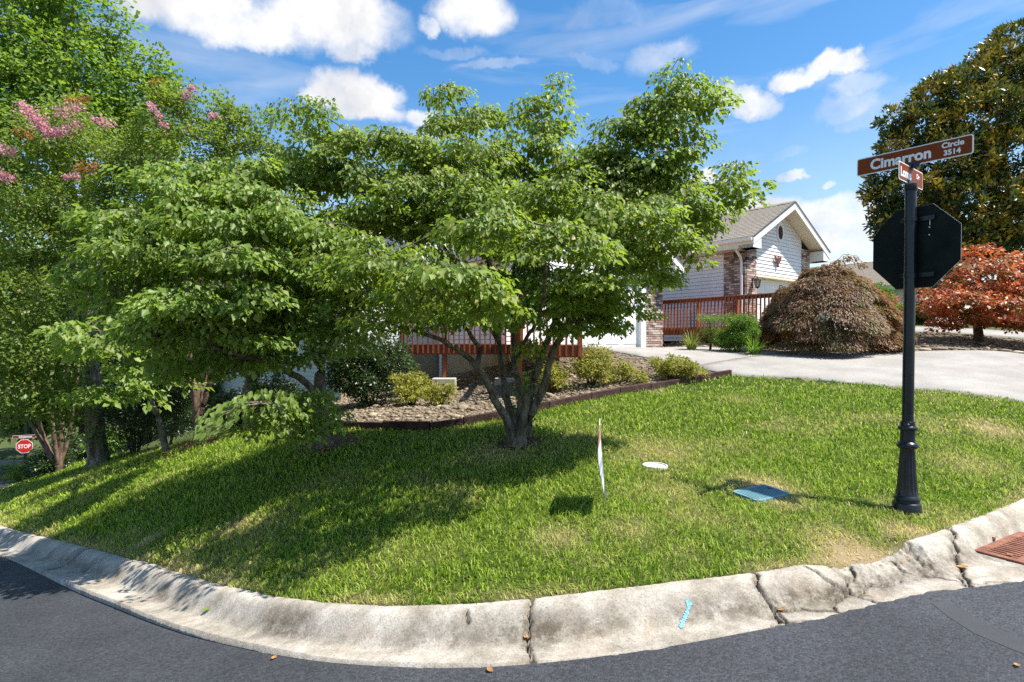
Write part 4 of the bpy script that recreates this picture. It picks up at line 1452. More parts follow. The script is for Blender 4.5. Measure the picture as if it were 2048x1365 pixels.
# ---- neighbour's house with the sunlit gable
def right_house():
    fr = Frame((7.8, 19.0))
    z0, ze = 1.6, 4.98
    h = empty('house', fr(2.3, 4, z0), 'pale lap-sided house with brown brick corners and shingled gable garage beyond the driveway', 'house')
    Wf, Ld, pit = 4.6, 12.0, .54
    oh, ov = .5, .52
    u0, u1 = -oh, Wf + oh
    um, za, roof = gable_roof(fr, h, u0, u1, -ov, Ld, ze, pit, M['shingle'])
    wall_top = ze - .3
    # core walls
    w = MB()
    fr.box(w, .02, .70, .03, .5, z0, ze + .10)
    fr.box(w, 3.94, Wf - .02, .03, .5, z0, ze + .10)
    fr.box(w, .70, 3.94, .30, .5, z0, 3.84)
    fr.box(w, Wf - .5, Wf - .02, .5, Ld - .1, z0, wall_top)
    w.build('wall', M['mortar'], h)
    w = MB(); fr.box(w, .02, .5, .5, Ld - .1, z0, wall_top); w.build('side_wall', M['lap_shadow'], h)
    # side siding, board by board
    zs = [z0 + .0 + .125 * i for i in range(int((wall_top - z0) / .125))]
    siding_rows(fr, h, 'v', .02, zs, lambda z: (.80, 7.5), M['siding'])
    # gable panel between the brick ends and its boards
    g = MB()
    top = lambda u: ze - .16 + pit * (min(u, Wf - u) + oh)
    g.prism([fr(.68, .03, 3.86), fr(3.96, .03, 3.86), fr(3.96, .03, top(3.96)), fr(um, .03, top(um)), fr(.68, .03, top(.68))], SV * .12)
    g.build('gable_wall', M['lap_shadow'], h)
    def span(z):
        q = (z - (ze - .17)) / pit - oh
        return (max(.68, q), min(3.96, Wf - q))
    siding_rows(fr, h, 'u', .03, [3.90 + .125 * i for i in range(20)], span, M['siding'])
    # brick: corner and right end
    brick_face(fr, h, 'v', -.01, .0, .78, z0 + .3, wall_top - .02, 300)
    brick_face(fr, h, 'u', -.01, .03, .68, z0 + .3, ze + .08, 300, 1)
    brick_face(fr, h, 'u', -.01, 3.97, Wf, z0 + .3, ze + .10, 0, 1)
    m = MB(); fr.box(m, -.02, 0.0, .02, .78, wall_top - .02, wall_top + .04); m.build('frieze_board', M['cream'], h)
    # door recess
    m = MB(); fr.box(m, .68, 3.96, -.015, .28, 3.80, 3.872); m.build('door_header_soffit', M['cream'], h)
    m = MB(); fr.box(m, .70, .84, .16, .29, z0, 3.80); m.build('door_jamb', M['white'], h)
    m = MB(); fr.box(m, 3.80, 3.94, .16, .29, z0, 3.80); m.build('door_jamb', M['white'], h)
    garage_door(fr, h, .84, 3.80, .25, 1.72, 3.80)
    rake_and_soffit(fr, h, u0, u1, .0, ov, ze, pit, 0, Wf)
    side_eave(fr, h, u0, -ov, Ld, ze, .0)
    side_eave(fr, h, u1, -ov, Ld, ze, Wf)
    # round-headed louvre
    v = empty('gable_vent', fr(um, .0, 5.42)); v.parent = h; v.matrix_parent_inverse = Matrix.Translation(-parent_loc(h))
    ring = MB(); pts = []
    for i in range(20):
        t = 2 * math.pi * i / 20
        pts.append((math.cos(t), math.sin(t)))
    for i in range(20):
        (c0, s0), (c1, s1) = pts[i], pts[(i + 1) % 20]
        f = lambda c, s, k, d: fr(um + c * .24 * k, d, 5.48 + s * .34 * k)
        ring.add([f(c0, s0, 1, -.03), f(c1, s1, 1, -.03), f(c1, s1, .74, -.03), f(c0, s0, .74, -.03), f(c0, s0, 1, .02), f(c1, s1, 1, .02), f(c1, s1, .74, .02), f(c0, s0, .74, .02)],
                 [(0, 1, 2, 3), (1, 0, 4, 5), (3, 2, 6, 7)])
    ring.build('vent_frame', M['white'], v)
    bk = MB(); bk.add([fr(um + c * .18, -.006, 5.48 + s * .26) for c, s in pts], [tuple(range(20))]); bk.build('vent_backing', M['bronze'], v)
    for i in range(7):
        z = 5.26 + i * .068
        hw = .178 * math.sqrt(max(0, 1 - ((z - 5.47) / .26) ** 2))
        if hw < .04: continue
        l = MB(); l.add([fr(um - hw, -.012, z + .03), fr(um + hw, -.012, z + .03), fr(um + hw, -.032, z), fr(um - hw, -.032, z)], [(0, 1, 2, 3), (3, 2, 1, 0)])
        l.build('louvre', M['bronze'], v)
    # downspout at the corner
    p = fr(-.42, .12, ze - .16)
    pts = [p, fr(-.42, .12, ze - .36), fr(-.10, .12, ze - .62), fr(-.075, .12, ze - .72), fr(-.075, .12, z0 + .25), fr(-.16, .0, z0 + .15)]
    d = MB(); d.tube(pts, .045, 8); d.build('downspout', M['white'], h, smooth=True)
    m = MB(); m.tube([fr(-.05, -.03, 4.35), fr(-.06, -.12, 4.33)], .055, 8); m.tube([fr(-.05, .30, 4.52), fr(-.16, .30, 4.50)], [.05, .075], 8)
    m.build('flood_light', M['black_iron'], h, smooth=True)
    # second roof stepping out behind
    fb = Frame(fr(1.2, 5.5, 0).xy)
    gable_roof(fb, h, -1.0, 5.05, -.6, 8, 4.80, .54, M['shingle'])
    m = MB()
    for ua, ub in ((-1.0, 2.025), (5.05, 2.025)):
        zA, zB = 4.74, 4.74 + .54 * 3.025
        m.prism([fb(ua, -.6, zA), fb(ub, -.6, zB), fb(ub, -.6, zB - .2), fb(ua, -.6, zA - .2)], SV * -.03)
    m.build('rake_board', M['cream'], h)
    m = MB(); fb.box(m, -.4, 4.5, .0, 7.8, z0, 4.6); m.build('rear_wall', M['siding'], h)
    # iron eagle over the door, lantern beside it
    c = fr(2.05, -.045, 4.42)
    e = MB()
    body = [(0, .16), (.05, .10), (.055, 0), (.03, -.10), (.05, -.18), (0, -.21), (-.05, -.18), (-.03, -.10), (-.055, 0), (-.05, .10)]
    e.prism([c + FU * x + UP * z for x, z in body], SV * -.03)
    for s in (1, -1):
        wing = [(.04, .05), (.12, .16), (.22, .20), (.25, .13), (.20, .08), (.21, .02), (.15, .01), (.14, -.06), (.06, -.05)]
        e.prism([c + FU * (x * s) + UP * z for x, z in wing], SV * -.022)
    e.prism([c + FU * x + UP * z for x, z in [(-.03, .15), (.0, .21), (.045, .20), (.03, .15)]], SV * -.035)
    tag(e.build('wall_ornament', M['bronze']), 'rusty spread-winged bird ornament on the white gable siding', 'wall ornament')
    q = fr(.36, -.0, 3.55)
    l = empty('wall_lantern', q, 'black carriage lantern on the sunlit brick beside the far garage door', 'lantern')
    m = MB(); m.box(q - FU * .05 + SV * -.03 - UP * .16, FU * .1, SV * .03, UP * .34)
    m.tube([q - SV * .03 + UP * .10, q - SV * .12 + UP * .22, q - SV * .20 + UP * .20, q - SV * .2 + UP * .12], .012, 6); m.build('bracket', M['black_iron'], l)
    k = q - SV * .2
    m = MB(); m.lathe([(.10, .13), (.13, .10), (.17, .03), (.19, .015), (.22, .01)], k, 8); m.build('lantern_roof', M['black_iron'], l)
    m = MB()
    for j in range(6):
        t = 2 * math.pi * j / 6
        m.tube([k + Vector((.115 * math.cos(t), .115 * math.sin(t), .10)), k + Vector((.07 * math.cos(t), .07 * math.sin(t), -.15))], .009, 4)
    m.lathe([(-.20, .012), (-.17, .05), (-.15, .075), (-.135, .075)], k, 8); m.lathe([(.085, .12), (.10, .125)], k, 8)
    m.build('lantern_cage', M['black_iron'], l)
    gm, nt, b = new_mat('lantern_glass'); b.inputs['Base Color'].default_value = (.8, .75, .6, 1); b.inputs['Roughness'].default_value = .2; b.inputs['Transmission Weight'].default_value = .7
    m = MB(); m.lathe([(-.14, .062), (.09, .105)], k, 6); m.build('lantern_glass', gm, l)
    return fr
RH = right_house()

def walkway_right():
    a, b = (5.0, 19.5), (7.62, 16.22)
    w = empty('walkway', (6.3, 17.9, 1.5), 'red stained timber walkway with balustrade along the far house wall', 'walkway')
    A, d, o, L = railing((a, b), w, 34, [(0.02, 1.2), (.36, 1.3), (.68, 1.2), (.98, 1.2)], 1.80, 2.04, 2.98, (-.783, -.621), M['wood_deck'])
    for i in range(int(L / .145)):
        m = MB(); m.box(A + d * (.145 * i) - o * 1.7 + UP * 2.005, d * .138, o * 1.655, UP * .03); m.build('deck_board', M['wood_deck'], w)
    m = MB(); m.box(A - o * 1.55 + UP * 1.2, d * L, o * .08, UP * .78); m.build('back_wall', M['stucco'], w)
walkway_right()

# ---- near house: garage block and long lap-sided wing, mostly behind the dogwoods
def near_house():
    fr = Frame((-.17, 14.56))
    zf, ze, pit = 1.36, 4.05, .60
    h = empty('house', fr(3, 4, zf), 'nearer house with white garage door and brick pier half hidden behind the dogwood trees', 'house')
    Wf, Ld, oh, ov = 6.5, 10.5, .4, .5
    u0, u1 = -oh, Wf + oh
    um, za, roof = gable_roof(fr, h, u0, u1, -ov, Ld, ze, pit, M['shingle'])
    wt = ze - .28
    w = MB()
    fr.box(w, .02, .50, .03, .5, zf - .1, wt + .1); fr.box(w, 5.65, Wf - .02, .03, .5, zf - .1, wt + .1)
    fr.box(w, .5, 5.65, .22, .5, zf - .1, 3.52)
    fr.box(w, .02, .4, .5, Ld - .1, zf, wt); fr.box(w, Wf - .4, Wf - .02, .5, Ld - .1, zf - .2, wt)
    w.build('wall', M['mortar'], h)
    f = MB(); fr.box(f, .0, .42, .0, Ld, -1.2, zf + .02); f.build('foundation', M['stucco'], h)
    siding_rows(fr, h, 'v', .02, [zf + .04 + .125 * i for i in range(int((wt - zf) / .125))], lambda z: (.05, Ld - .2), M['siding'])
    top = lambda u: ze - .16 + pit * (min(u, Wf - u) + oh)
    g = MB(); g.prism([fr(.02, .03, 3.50), fr(Wf - .02, .03, 3.50), fr(Wf - .02, .03, top(Wf - .02)), fr(um, .03, top(um)), fr(.02, .03, top(.02))], SV * .12); g.build('gable_wall', M['siding'], h)
    def span(z):
        q = (z - (ze - .17)) / pit - oh
        return (max(.02, q), min(5.6 if z < wt + .1 else Wf - .02, Wf - q))
    siding_rows(fr, h, 'u', .03, [3.56 + .125 * i for i in range(22)], span, M['siding'], joined=True)
    siding_rows(fr, h, 'u', .03, [zf + .125 * i for i in range(17)], lambda z: (.02, .46), M['siding'], joined=True)
    brick_face(fr, h, 'u', -.012, 5.63, 6.5, zf + .0, wt + .1, 200)
    m = MB(); fr.box(m, 5.38, 5.62, -.02, .2, zf, 3.5); m.build('door_jamb', M['white'], h)
    m = MB(); fr.box(m, .46, .62, -.02, .2, zf, 3.5); m.build('door_jamb', M['white'], h)
    m = MB(); fr.box(m, .46, 5.62, -.022, .2, 3.5, 3.56); m.build('door_header', M['white'], h)
    garage_door(fr, h, .62, 5.38, .12, zf + .02, 3.5, 4, 6)
    rake_and_soffit(fr, h, u0, u1, .0, ov, ze, pit, 0, Wf)
    side_eave(fr, h, u0, -ov, Ld, ze, 0); side_eave(fr, h, u1, -ov, Ld, ze, Wf)
    d = MB(); p = fr(-.30, 2.9, 0)
    d.tube([fr(-.38, 3.05, ze - .15), fr(-.38, 3.05, ze - .4), fr(-.06, 3.05, ze - .6), fr(-.06, 3.05, .35)], .045, 8); d.build('downspout', M['white'], h, smooth=True)
    # wing
    fw = Frame((-4.6, 15.3))
    Wl, Wd, we = 17.0, 9.0, 4.1
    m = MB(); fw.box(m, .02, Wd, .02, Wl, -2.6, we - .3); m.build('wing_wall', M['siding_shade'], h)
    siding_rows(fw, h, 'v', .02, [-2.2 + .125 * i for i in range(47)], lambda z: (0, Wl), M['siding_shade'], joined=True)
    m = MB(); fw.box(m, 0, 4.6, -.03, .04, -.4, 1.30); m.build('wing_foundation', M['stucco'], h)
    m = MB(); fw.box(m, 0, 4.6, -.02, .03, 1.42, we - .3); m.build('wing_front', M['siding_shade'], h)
    m = MB(); fw.box(m, -.02, 4.6, -.09, .02, 1.30, 1.44); m.build('water_table', M['white'], h)
    gable_roof(fw, h, -.45, Wd + .45, -.4, Wl + .3, we, .5, M['shingle'])
    side_eave(fw, h, -.45, -.4, Wl + .3, we, 0)
    m = MB()
    for ua, ub in ((-.45, Wd / 2), (Wd + .45, Wd / 2)):
        zA, zB = we - .06, we - .06 + .5 * (Wd / 2 + .45)
        m.prism([fw(ua, -.4, zA), fw(ub, -.4, zB), fw(ub, -.4, zB - .2), fw(ua, -.4, zA - .2)], SV * -.03)
    m.build('rake_board', M['white'], h)
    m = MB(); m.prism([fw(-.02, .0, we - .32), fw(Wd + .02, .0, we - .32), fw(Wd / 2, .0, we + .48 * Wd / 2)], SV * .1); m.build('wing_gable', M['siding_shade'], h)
    # windows of the wing
    for v, z in ((3.2, 2.0), (7.5, 2.0), (12.0, 2.0), (5.5, -.3)):
        wn = empty('window', fw(0, v, z)); wn.parent = h; wn.matrix_parent_inverse = Matrix.Translation(-parent_loc(h))
        m = MB()
        fw.box(m, -.06, .0, v - .5, v - .42, z, z + 1.3); fw.box(m, -.06, .0, v + .42, v + .5, z, z + 1.3); fw.box(m, -.06, .0, v - .42, v + .42, z + 1.22, z + 1.3); fw.box(m, -.06, .0, v - .42, v + .42, z, z + .08); fw.box(m, -.05, .0, v - .42, v + .42, z + .62, z + .67)
        m.build('window_frame', M['white'], wn)
        gm = M.get('glass')
        if gm is None:
            gm, nt, b = new_mat('window_glass'); b.inputs['Base Color'].default_value = (.02, .025, .03, 1); b.inputs['Roughness'].default_value = .06; M['glass'] = gm
        m = MB(); fw.box(m, -.034, -.03, v - .42, v + .42, z + .08, z + .62); m.build('pane', gm, wn)
        m = MB(); fw.box(m, -.034, -.03, v - .42, v + .42, z + .67, z + 1.22); m.build('pane', gm, wn)
    return fr
NH = near_house()

def deck():
    w = empty('deck', (-.9, 13.4, .4), 'red stained timber deck with balusters raised on posts behind the large dogwood', 'deck')
    z0, z1, zt = 1.283, 1.522, 2.46
    m_ = M['wood_deck']
    A, d, o, L = railing(((-2.64, 13.4), (.16, 13.4)), w, 23, [(.015, 1.2), (.375, .72), (.97, .72)], z0, z1, zt, (0, -1), m_)
    for i in range(9):
        m = MB(); m.box(A + Vector((0, .045 + i * .145, z1 - .035)), Vector((L + 1.2, 0, 0)), Vector((0, .138, 0)), UP * .03); m.build('deck_board', m_, w)
    B, d2, o2, L2 = railing(((.11, 10.95), (1.35, 10.95)), w, 10, [(.03, .8), (.97, 1.2)], z0, z1, zt, (0, -1), m_)
    for i in range(17):
        m = MB(); m.box(B + Vector((0, .045 + i * .145, z1 - .035)), Vector((L2, 0, 0)), Vector((0, .138, 0)), UP * .03); m.build('deck_board', m_, w)
    railing(((.11, 13.3), (.11, 11.06)), w, 18, [(.45, .7)], z0, z1, zt, (-1, 0), m_)
    m = MB(); m.box(Vector((1.33, 10.99, z0)), (0, 2.4, 0), (-.04, 0, 0), UP * (z1 - z0 - .04)); m.build('end_joist', m_, w)
    for x in (-1.58, -.13):
        zb = hz(x, 13.3) - .1
        m = MB(); m.box(Vector((x - .27, 13.1, zb)), (.54, 0, 0), (0, .44, 0), UP * (.735 - zb)); m.build('concrete_pier', M['pier'], w, bevel=.012)
deck()

# ---- house far behind the stop sign, and one down the hill on the left
def far_house(fr, label, W, L, z0, ze, pit, wall):
    h = empty('house', fr(W / 2, L / 2, z0), label, 'house')
    gable_roof(fr, h, -.5, W + .5, -.5, L + .5, ze, pit, M['shingle'])
    m = MB(); fr.box(m, 0, W, 0, L, z0 - .5, ze - .1)
    m.prism([fr(0, 0, ze - .1), fr(W, 0, ze - .1), fr(W / 2, 0, ze - .1 + pit * W / 2)], SV * .1)
    m.build('wall', wall, h)
    m = MB()
    for ua, ub in ((-.5, W / 2), (W + .5, W / 2)):
        zA, zB = ze - .06, ze - .06 + pit * (W / 2 + .5)
        m.prism([fr(ua, -.5, zA), fr(ub, -.5, zB), fr(ub, -.5, zB - .22), fr(ua, -.5, zA - .22)], SV * -.03)
    m.build('rake_board', M['white'], h)
    m = MB(); fr.box(m, -.55, -.5, -.5, L + .5, ze - .2, ze - .02); m.build('gutter', M['white'], h)
    g = M['glass']
    for v in (L * .2, L * .5, L * .8):
        wn = empty('window', fr(0, v, z0 + .9)); wn.parent = h; wn.matrix_parent_inverse = Matrix.Translation(-parent_loc(h))
        m = MB(); fr.box(m, -.05, 0, v - .6, v - .52, z0 + .9, z0 + 2.1); fr.box(m, -.05, 0, v + .52, v + .6, z0 + .9, z0 + 2.1); fr.box(m, -.05, 0, v - .52, v + .52, z0 + 2.02, z0 + 2.1); fr.box(m, -.05, 0, v - .52, v + .52, z0 + .9, z0 + .98); m.build('window_frame', M['white'], wn)
        m = MB(); fr.box(m, -.03, -.02, v - .52, v + .52, z0 + .98, z0 + 2.02); m.build('pane', g, wn)
    return h
far_house(Frame((21.5, 30.0)), 'low grey-roofed house seen beneath the back of the octagonal sign', 8.0, 11, 2.2, 4.6, .42, M['siding'])
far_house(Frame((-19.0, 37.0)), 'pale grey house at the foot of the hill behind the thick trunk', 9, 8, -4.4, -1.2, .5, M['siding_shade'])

def ac_unit():
    p = onto(462, 812)
    p = Vector((-5.7, 13.4, hz(-5.7, 13.4)))
    a = empty('air_conditioner', p, 'dark grey boxy air conditioner by the shaded siding', 'air conditioner')
    m = MB(); m.box(p + Vector((-.4, -.4, .06)), (.8, 0, 0), (0, .8, 0), (0, 0, .7)); m.build('casing', M['black_iron'], a)
    for i in range(9):
        m = MB(); m.box(p + Vector((-.41, -.425, .12 + i * .066)), (.82, 0, 0), (0, .025, .0), (0, 0, .03)); m.build('louvre', M['ac_grey'], a)
    m = MB(); m.box(p + Vector((-.43, -.43, .76)), (.86, 0, 0), (0, .86, 0), (0, 0, .05)); m.build('lid', M['ac_grey'], a, bevel=.01)
    m = MB(); m.box(p + Vector((-.5, -.5, -.1)), (1, 0, 0), (0, 1, 0), (0, 0, .16)); m.build('pad', M['pier'], a)
ac_unit()

# ------------------------------------------------------------------ signs
def text(name, body, size, origin, ex, m, parent, depth=.0015, bold=0.0, width=None, align='LEFT', space=1.0):
    """raised lettering: origin is the lower left of the line, ex the reading direction"""
    c = bpy.data.curves.new(name, 'FONT')
    c.body = body; c.size = size; c.extrude = depth; c.offset = bold; c.space_character = space; c.align_x = align
    c.resolution_u = 4
    tmp = bpy.data.objects.new('tmp', c)
    COL.objects.link(tmp)
    bpy.context.view_layer.update()
    me = bpy.data.meshes.new_from_object(tmp.evaluated_get(bpy.context.evaluated_depsgraph_get()))
    bpy.data.objects.remove(tmp)
    bpy.data.curves.remove(c)
    co = np.array([v.co[:] for v in me.vertices])
    if width:
        co[:, 0] *= width / max(1e-6, np.ptp(co[:, 0]))
    ex = Vector(ex).normalized(); ez = UP; en = ex.cross(ez)      # en points towards the reader
    w = np.array(origin)[None, :] + co[:, :1] * np.array(ex) + co[:, 1:2] * np.array(ez) + co[:, 2:3] * np.array(en)
    me.vertices.foreach_set('co', w.ravel().astype(np.float32))
    me.name = name
    me.materials.clear()
    me.update()
    return link(name, me, m, parent)

def rounded(c, ex, hw, hh, r, n=4):
    pts = []
    for sx, sz, a0 in ((1, 1, 0), (-1, 1, 90), (-1, -1, 180), (1, -1, 270)):
        for i in range(n + 1):
            a = math.radians(a0 + 90 * i / n)
            pts.append(c + ex * (sx * (hw - r) + r * math.cos(a)) + UP * (sz * (hh - r) + r * math.sin(a)))
    return pts

def sign_blade(root, c, ex, L, Hh, texts):
    """brown street name blade with white rim and lettering, on both faces a plain aluminium core"""
    ex = Vector(ex).normalized(); en = ex.cross(UP)
    core = MB(); core.prism(rounded(c - en * .002, ex, L / 2, Hh / 2, .018), en * .004); b = core.build('street_name_blade', M['sign_white'], root)
    for s in (1, -1):
        f = MB(); q = rounded(c + en * (.0026 * s), ex, L / 2 - .009, Hh / 2 - .009, .014)
        f.prism(q, en * (.0006 * s)); f.build('blade_face', M['brown_sign'], b)
    for body, size, u, z, width in texts:
        text('lettering', body, size, c + ex * u + UP * z + en * .0035, ex, M['sign_white'], b, .0008, .0035 * size / .1, width)
    return b

def street_sign():
    base = Vector((3.69, 5.33, hz(3.69, 5.33)))
    s = empty('street_sign', base, 'black fluted sign post with brown street name blades and octagonal sign seen from behind', 'street sign')
    k = 48
    kr = .82
    def LZ(pr): return [(z, r * kr) for z, r in pr]
    m = MB(); m.lathe(LZ([(-.05, .143), (.075, .143), (.085, .138), (.092, .124), (.105, .122), (.118, .130), (.132, .130), (.145, .119), (.155, .110)]), base, k); m.build('base', M['pole'], s, smooth=True)
    m = MB(); pr = [(.155, .110)] + [(.16 + .42 * i / 12, .109 - .036 * (i / 12) ** .8) for i in range(13)] + [(.585, .075)]
    m.lathe(LZ(pr), base, 144, flute=(.165, .575, 16)); m.build('fluted_shaft', M['pole'], s, smooth=True)
    m = MB(); m.lathe(LZ([(.585, .075), (.59, .088), (.60, .104), (.615, .110), (.63, .106), (.645, .088), (.652, .076)]), base, k); m.build('collar', M['pole'], s, smooth=True)
    m = MB(); m.lathe(LZ([(.652, .076), (.755, .072)]), base, k); m.build('neck', M['pole'], s, smooth=True)
    m = MB(); m.lathe(LZ([(.755, .074), (.762, .094), (.775, .099), (.79, .094), (.80, .072), (.84, .070), (.845, .058)]), base, k); m.build('collar', M['pole'], s, smooth=True)
    m = MB(); m.lathe(LZ([(.845, .0575), (3.045, .0575)]), base, k); pole = m.build('pole', M['pole'], s, smooth=True)
    for j in range(3):
        t = j * 2.09 + 4.2
        q = base + Vector((math.cos(t) * .057, math.sin(t) * .057, .82))
        b = MB(); b.tube([q, q + Vector((math.cos(t), math.sin(t), 0)) * .012], .008, 6); b.build('set_screw', M['steel'], pole)
    m = MB(); m.lathe(LZ([(2.99, .0585), (3.0, .066), (3.055, .066), (3.065, .05)]), base, k); m.build('cap', M['pole'], s, smooth=True)
    bt = Vector((base.x, base.y, 0))
    # octagon
    ex = Vector((.447, -.895, 0)).normalized(); en = Vector((-ex.y, ex.x, 0))      # en: away from the camera
    if en.y < 0: en = -en
    c = base + en * .066 + UP * 2.47
    R8 = .381 / math.cos(math.pi / 8)
    pts = [c + ex * (R8 * math.cos(math.pi / 8 + i * math.pi / 4)) + UP * (R8 * math.sin(math.pi / 8 + i * math.pi / 4)) for i in range(8)]
    m = MB(); m.prism(pts, en * .0035); plate = m.build('stop_plate', M['plate_back'], s)
    tag(plate, 'octagonal sign plate seen from its dark back')
    m = MB(); m.prism([c + (p - c) * 1.004 + en * .0036 for p in pts], en * .0012); m.build('sign_border', M['sign_white'], plate)
    m = MB(); m.prism([c + (p - c) * .955 + en * .0049 for p in pts], en * .0006); m.build('sign_face', M['stop_red'], plate)
    text('lettering', 'STOP', .30, c + ex * .255 + en * .0056 - UP * .105, -ex, M['sign_white'], plate, .0006, .004, .51)
    for dz in (.255, -.265):
        z = 2.47 + dz
        m = MB(); m.lathe([(z - .022, .0475), (z - .020, .0515), (z + .020, .0515), (z + .022, .0475)], base, 32)
        q = base + UP * z
        m.box(q + en * .046 - ex * .02 - UP * .02, ex * .20, en * .0185, UP * .04)
        m.box(q - ex * .075 - UP * .02 - en * .012, ex * .03, en * .008, UP * .04)
        m.tube([q - ex * .066 - en * .03, q - ex * .066 + en * .02], .007, 6)
        m.build('clamp_band', M['pole'], s)
    for du, dz in ((.13, .17), (.13, .10)):
        q = c + ex * du + UP * dz - en * .0008
        m = MB(); m.tube([q, q - en * .004], .006, 8); m.build('bolt', M['sign_white'], plate)
    q = c + ex * .129 + UP * .19 - en * .0006
    m = MB(); m.box(q, ex * .006, -en * .0008, UP * .055); m.build('sticker', M['sign_white'], plate)
    # the blades
    e2 = Vector((.79, .61, 0)).normalized(); e1 = Vector((.61, -.79, 0)).normalized()
    c2 = Vector((base.x, base.y, base.z + 3.135)); c1 = Vector((base.x, base.y, base.z + 3.315))
    m = MB(); n2 = e2.cross(UP)
    m.box(c2 - e2 * .075 - n2 * .011 - UP * .105, e2 * .15, n2 * .022, UP * .05); m.build('blade_bracket', M['pole'], s)
    m = MB()
    m.box(c2 - e2 * .03 - n2 * .012 + UP * .06, e2 * .06, n2 * .024, UP * .045)
    n1 = e1.cross(UP)
    m.box(c1 - e1 * .07 - n1 * .012 - UP * .11, e1 * .14, n1 * .024, UP * .055); m.build('cross_bracket', M['pole'], s)
    sign_blade(s, c2, e2, .61, .165, [('Lonas', .115, -.27, -.042, .26), ('Dr', .06, .13, .0, .08)])
    sign_blade(s, c1, e1, .93, .172, [('Cimarron', .135, -.345, -.045, .50), ('Circle', .066, .235, .014, .165), ('3514', .066, .25, -.055, .125)])
    # the post leans a touch
    s.rotation_euler = (0, math.radians(.75), 0)
street_sign()

def far_stop():
    x, y = -18.35, 21.5
    z = hz(x, y)
    base = Vector((x, y, z))
    s = empty('stop_sign', base, 'small red octagonal STOP sign down the hill with brown name blade on top', 'stop sign')
    c = Vector((x, y - .05, EYE - (892 - 682) / FPX * y))
    m = MB(); m.tube([base - UP * .2, Vector((x, y, c.z + .75))], .045, 10); m.build('post', M['pole'], s, smooth=True)
    ex = Vector((.77, .30, 0)).normalized(); en = ex.cross(UP)
    R8 = .255 / math.cos(math.pi / 8)
    oc = lambda k, d: [c + en * d + ex * (R8 * k * math.cos(math.pi / 8 + i * math.pi / 4)) + UP * (R8 * k * math.sin(math.pi / 8 + i * math.pi / 4)) for i in range(8)]
    m = MB(); m.prism(oc(1, 0), en * .004); p = m.build('stop_plate', M['sign_white'], s)
    m = MB(); m.prism(oc(.93, .0045), en * .001); m.build('sign_face', M['stop_red'], p)
    text('lettering', 'STOP', .205, c - ex * .193 - UP * .072 + en * .007, ex, M['sign_white'], p, .0008, .006, .386)
    q = Vector((x, y - .05, EYE - (874 - 682) / FPX * y + .02))
    sign_blade(s, q, ex, .72, .12, [('Cimarron', .10, -.17, -.034, .40)])
far_stop()

def yard_sign():
    base = onto(1214, 1016)
    e = Vector((.159, .987, 0)).normalized()
    s = empty('yard_sign', base, 'white and red corrugated yard sign seen edge-on on a thin wire stake', 'yard sign')
    n = Vector((-e.y, e.x, 0))
    top = at(1200, 843, base.y); bot = at(1208, 972, base.y)
    ax = (top - bot)
    m, nt, b = new_mat('yard_print')
    L = nt.links
    tc = nt.nodes.new('ShaderNodeTexCoord'); sp = nt.nodes.new('ShaderNodeSeparateXYZ'); L.new(tc.outputs['Generated'], sp.inputs[0])
    cr = nt.nodes.new('ShaderNodeValToRGB'); cr.color_ramp.interpolation = 'CONSTANT'
    els = cr.color_ramp.elements
    for p, c in ((.16, (.30, .33, .45)), (.24, (.72, .72, .74)), (.28, (.33, .36, .48)), (.40, (.74, .74, .75)), (.66, (.52, .26, .23)), (.9, (.7, .68, .68))):
        el = els.new(p); el.color = (*c, 1)
    els[0].color = (.7, .7, .72, 1); els[-1].color = (.7, .68, .68, 1)
    L.new(sp.outputs[2], cr.inputs[0]); L.new(cr.outputs[0], b.inputs['Base Color'])
    b.inputs['Roughness'].default_value = .4
    V, F = [], []
    K = 12
    for i in range(K + 1):
        f = i / K
        bow = .030 * math.sin(math.pi * f) ** 1.2
        for j, w in enumerate((-.23, .23)):
            for t in (0, .005):
                V.append(bot + ax * f + e * w + n * (bow * (1 if j == 0 else .2) + t))
    for i in range(K):
        a = i * 4
        F += [(a, a + 4, a + 6, a + 2), (a + 1, a + 3, a + 7, a + 5), (a, a + 1, a + 5, a + 4), (a + 2, a + 6, a + 7, a + 3)]
    F += [(0, 2, 3, 1), (K * 4, K * 4 + 1, K * 4 + 3, K * 4 + 2)]
    mb = MB(); mb.add(V, F); mb.build('panel', m, s)
    for w in (-.10, .10):
        w_ = MB(); w_.tube([base + e * w - UP * .08, bot + e * w + ax * .5], .0028, 5); w_.build('wire_leg', M['steel'], s)
    w_ = MB(); w_.tube([base + e * -.10 + UP * .12, base + e * .10 + UP * .12], .0028, 5); w_.build('cross_wire', M['steel'], s)
yard_sign()

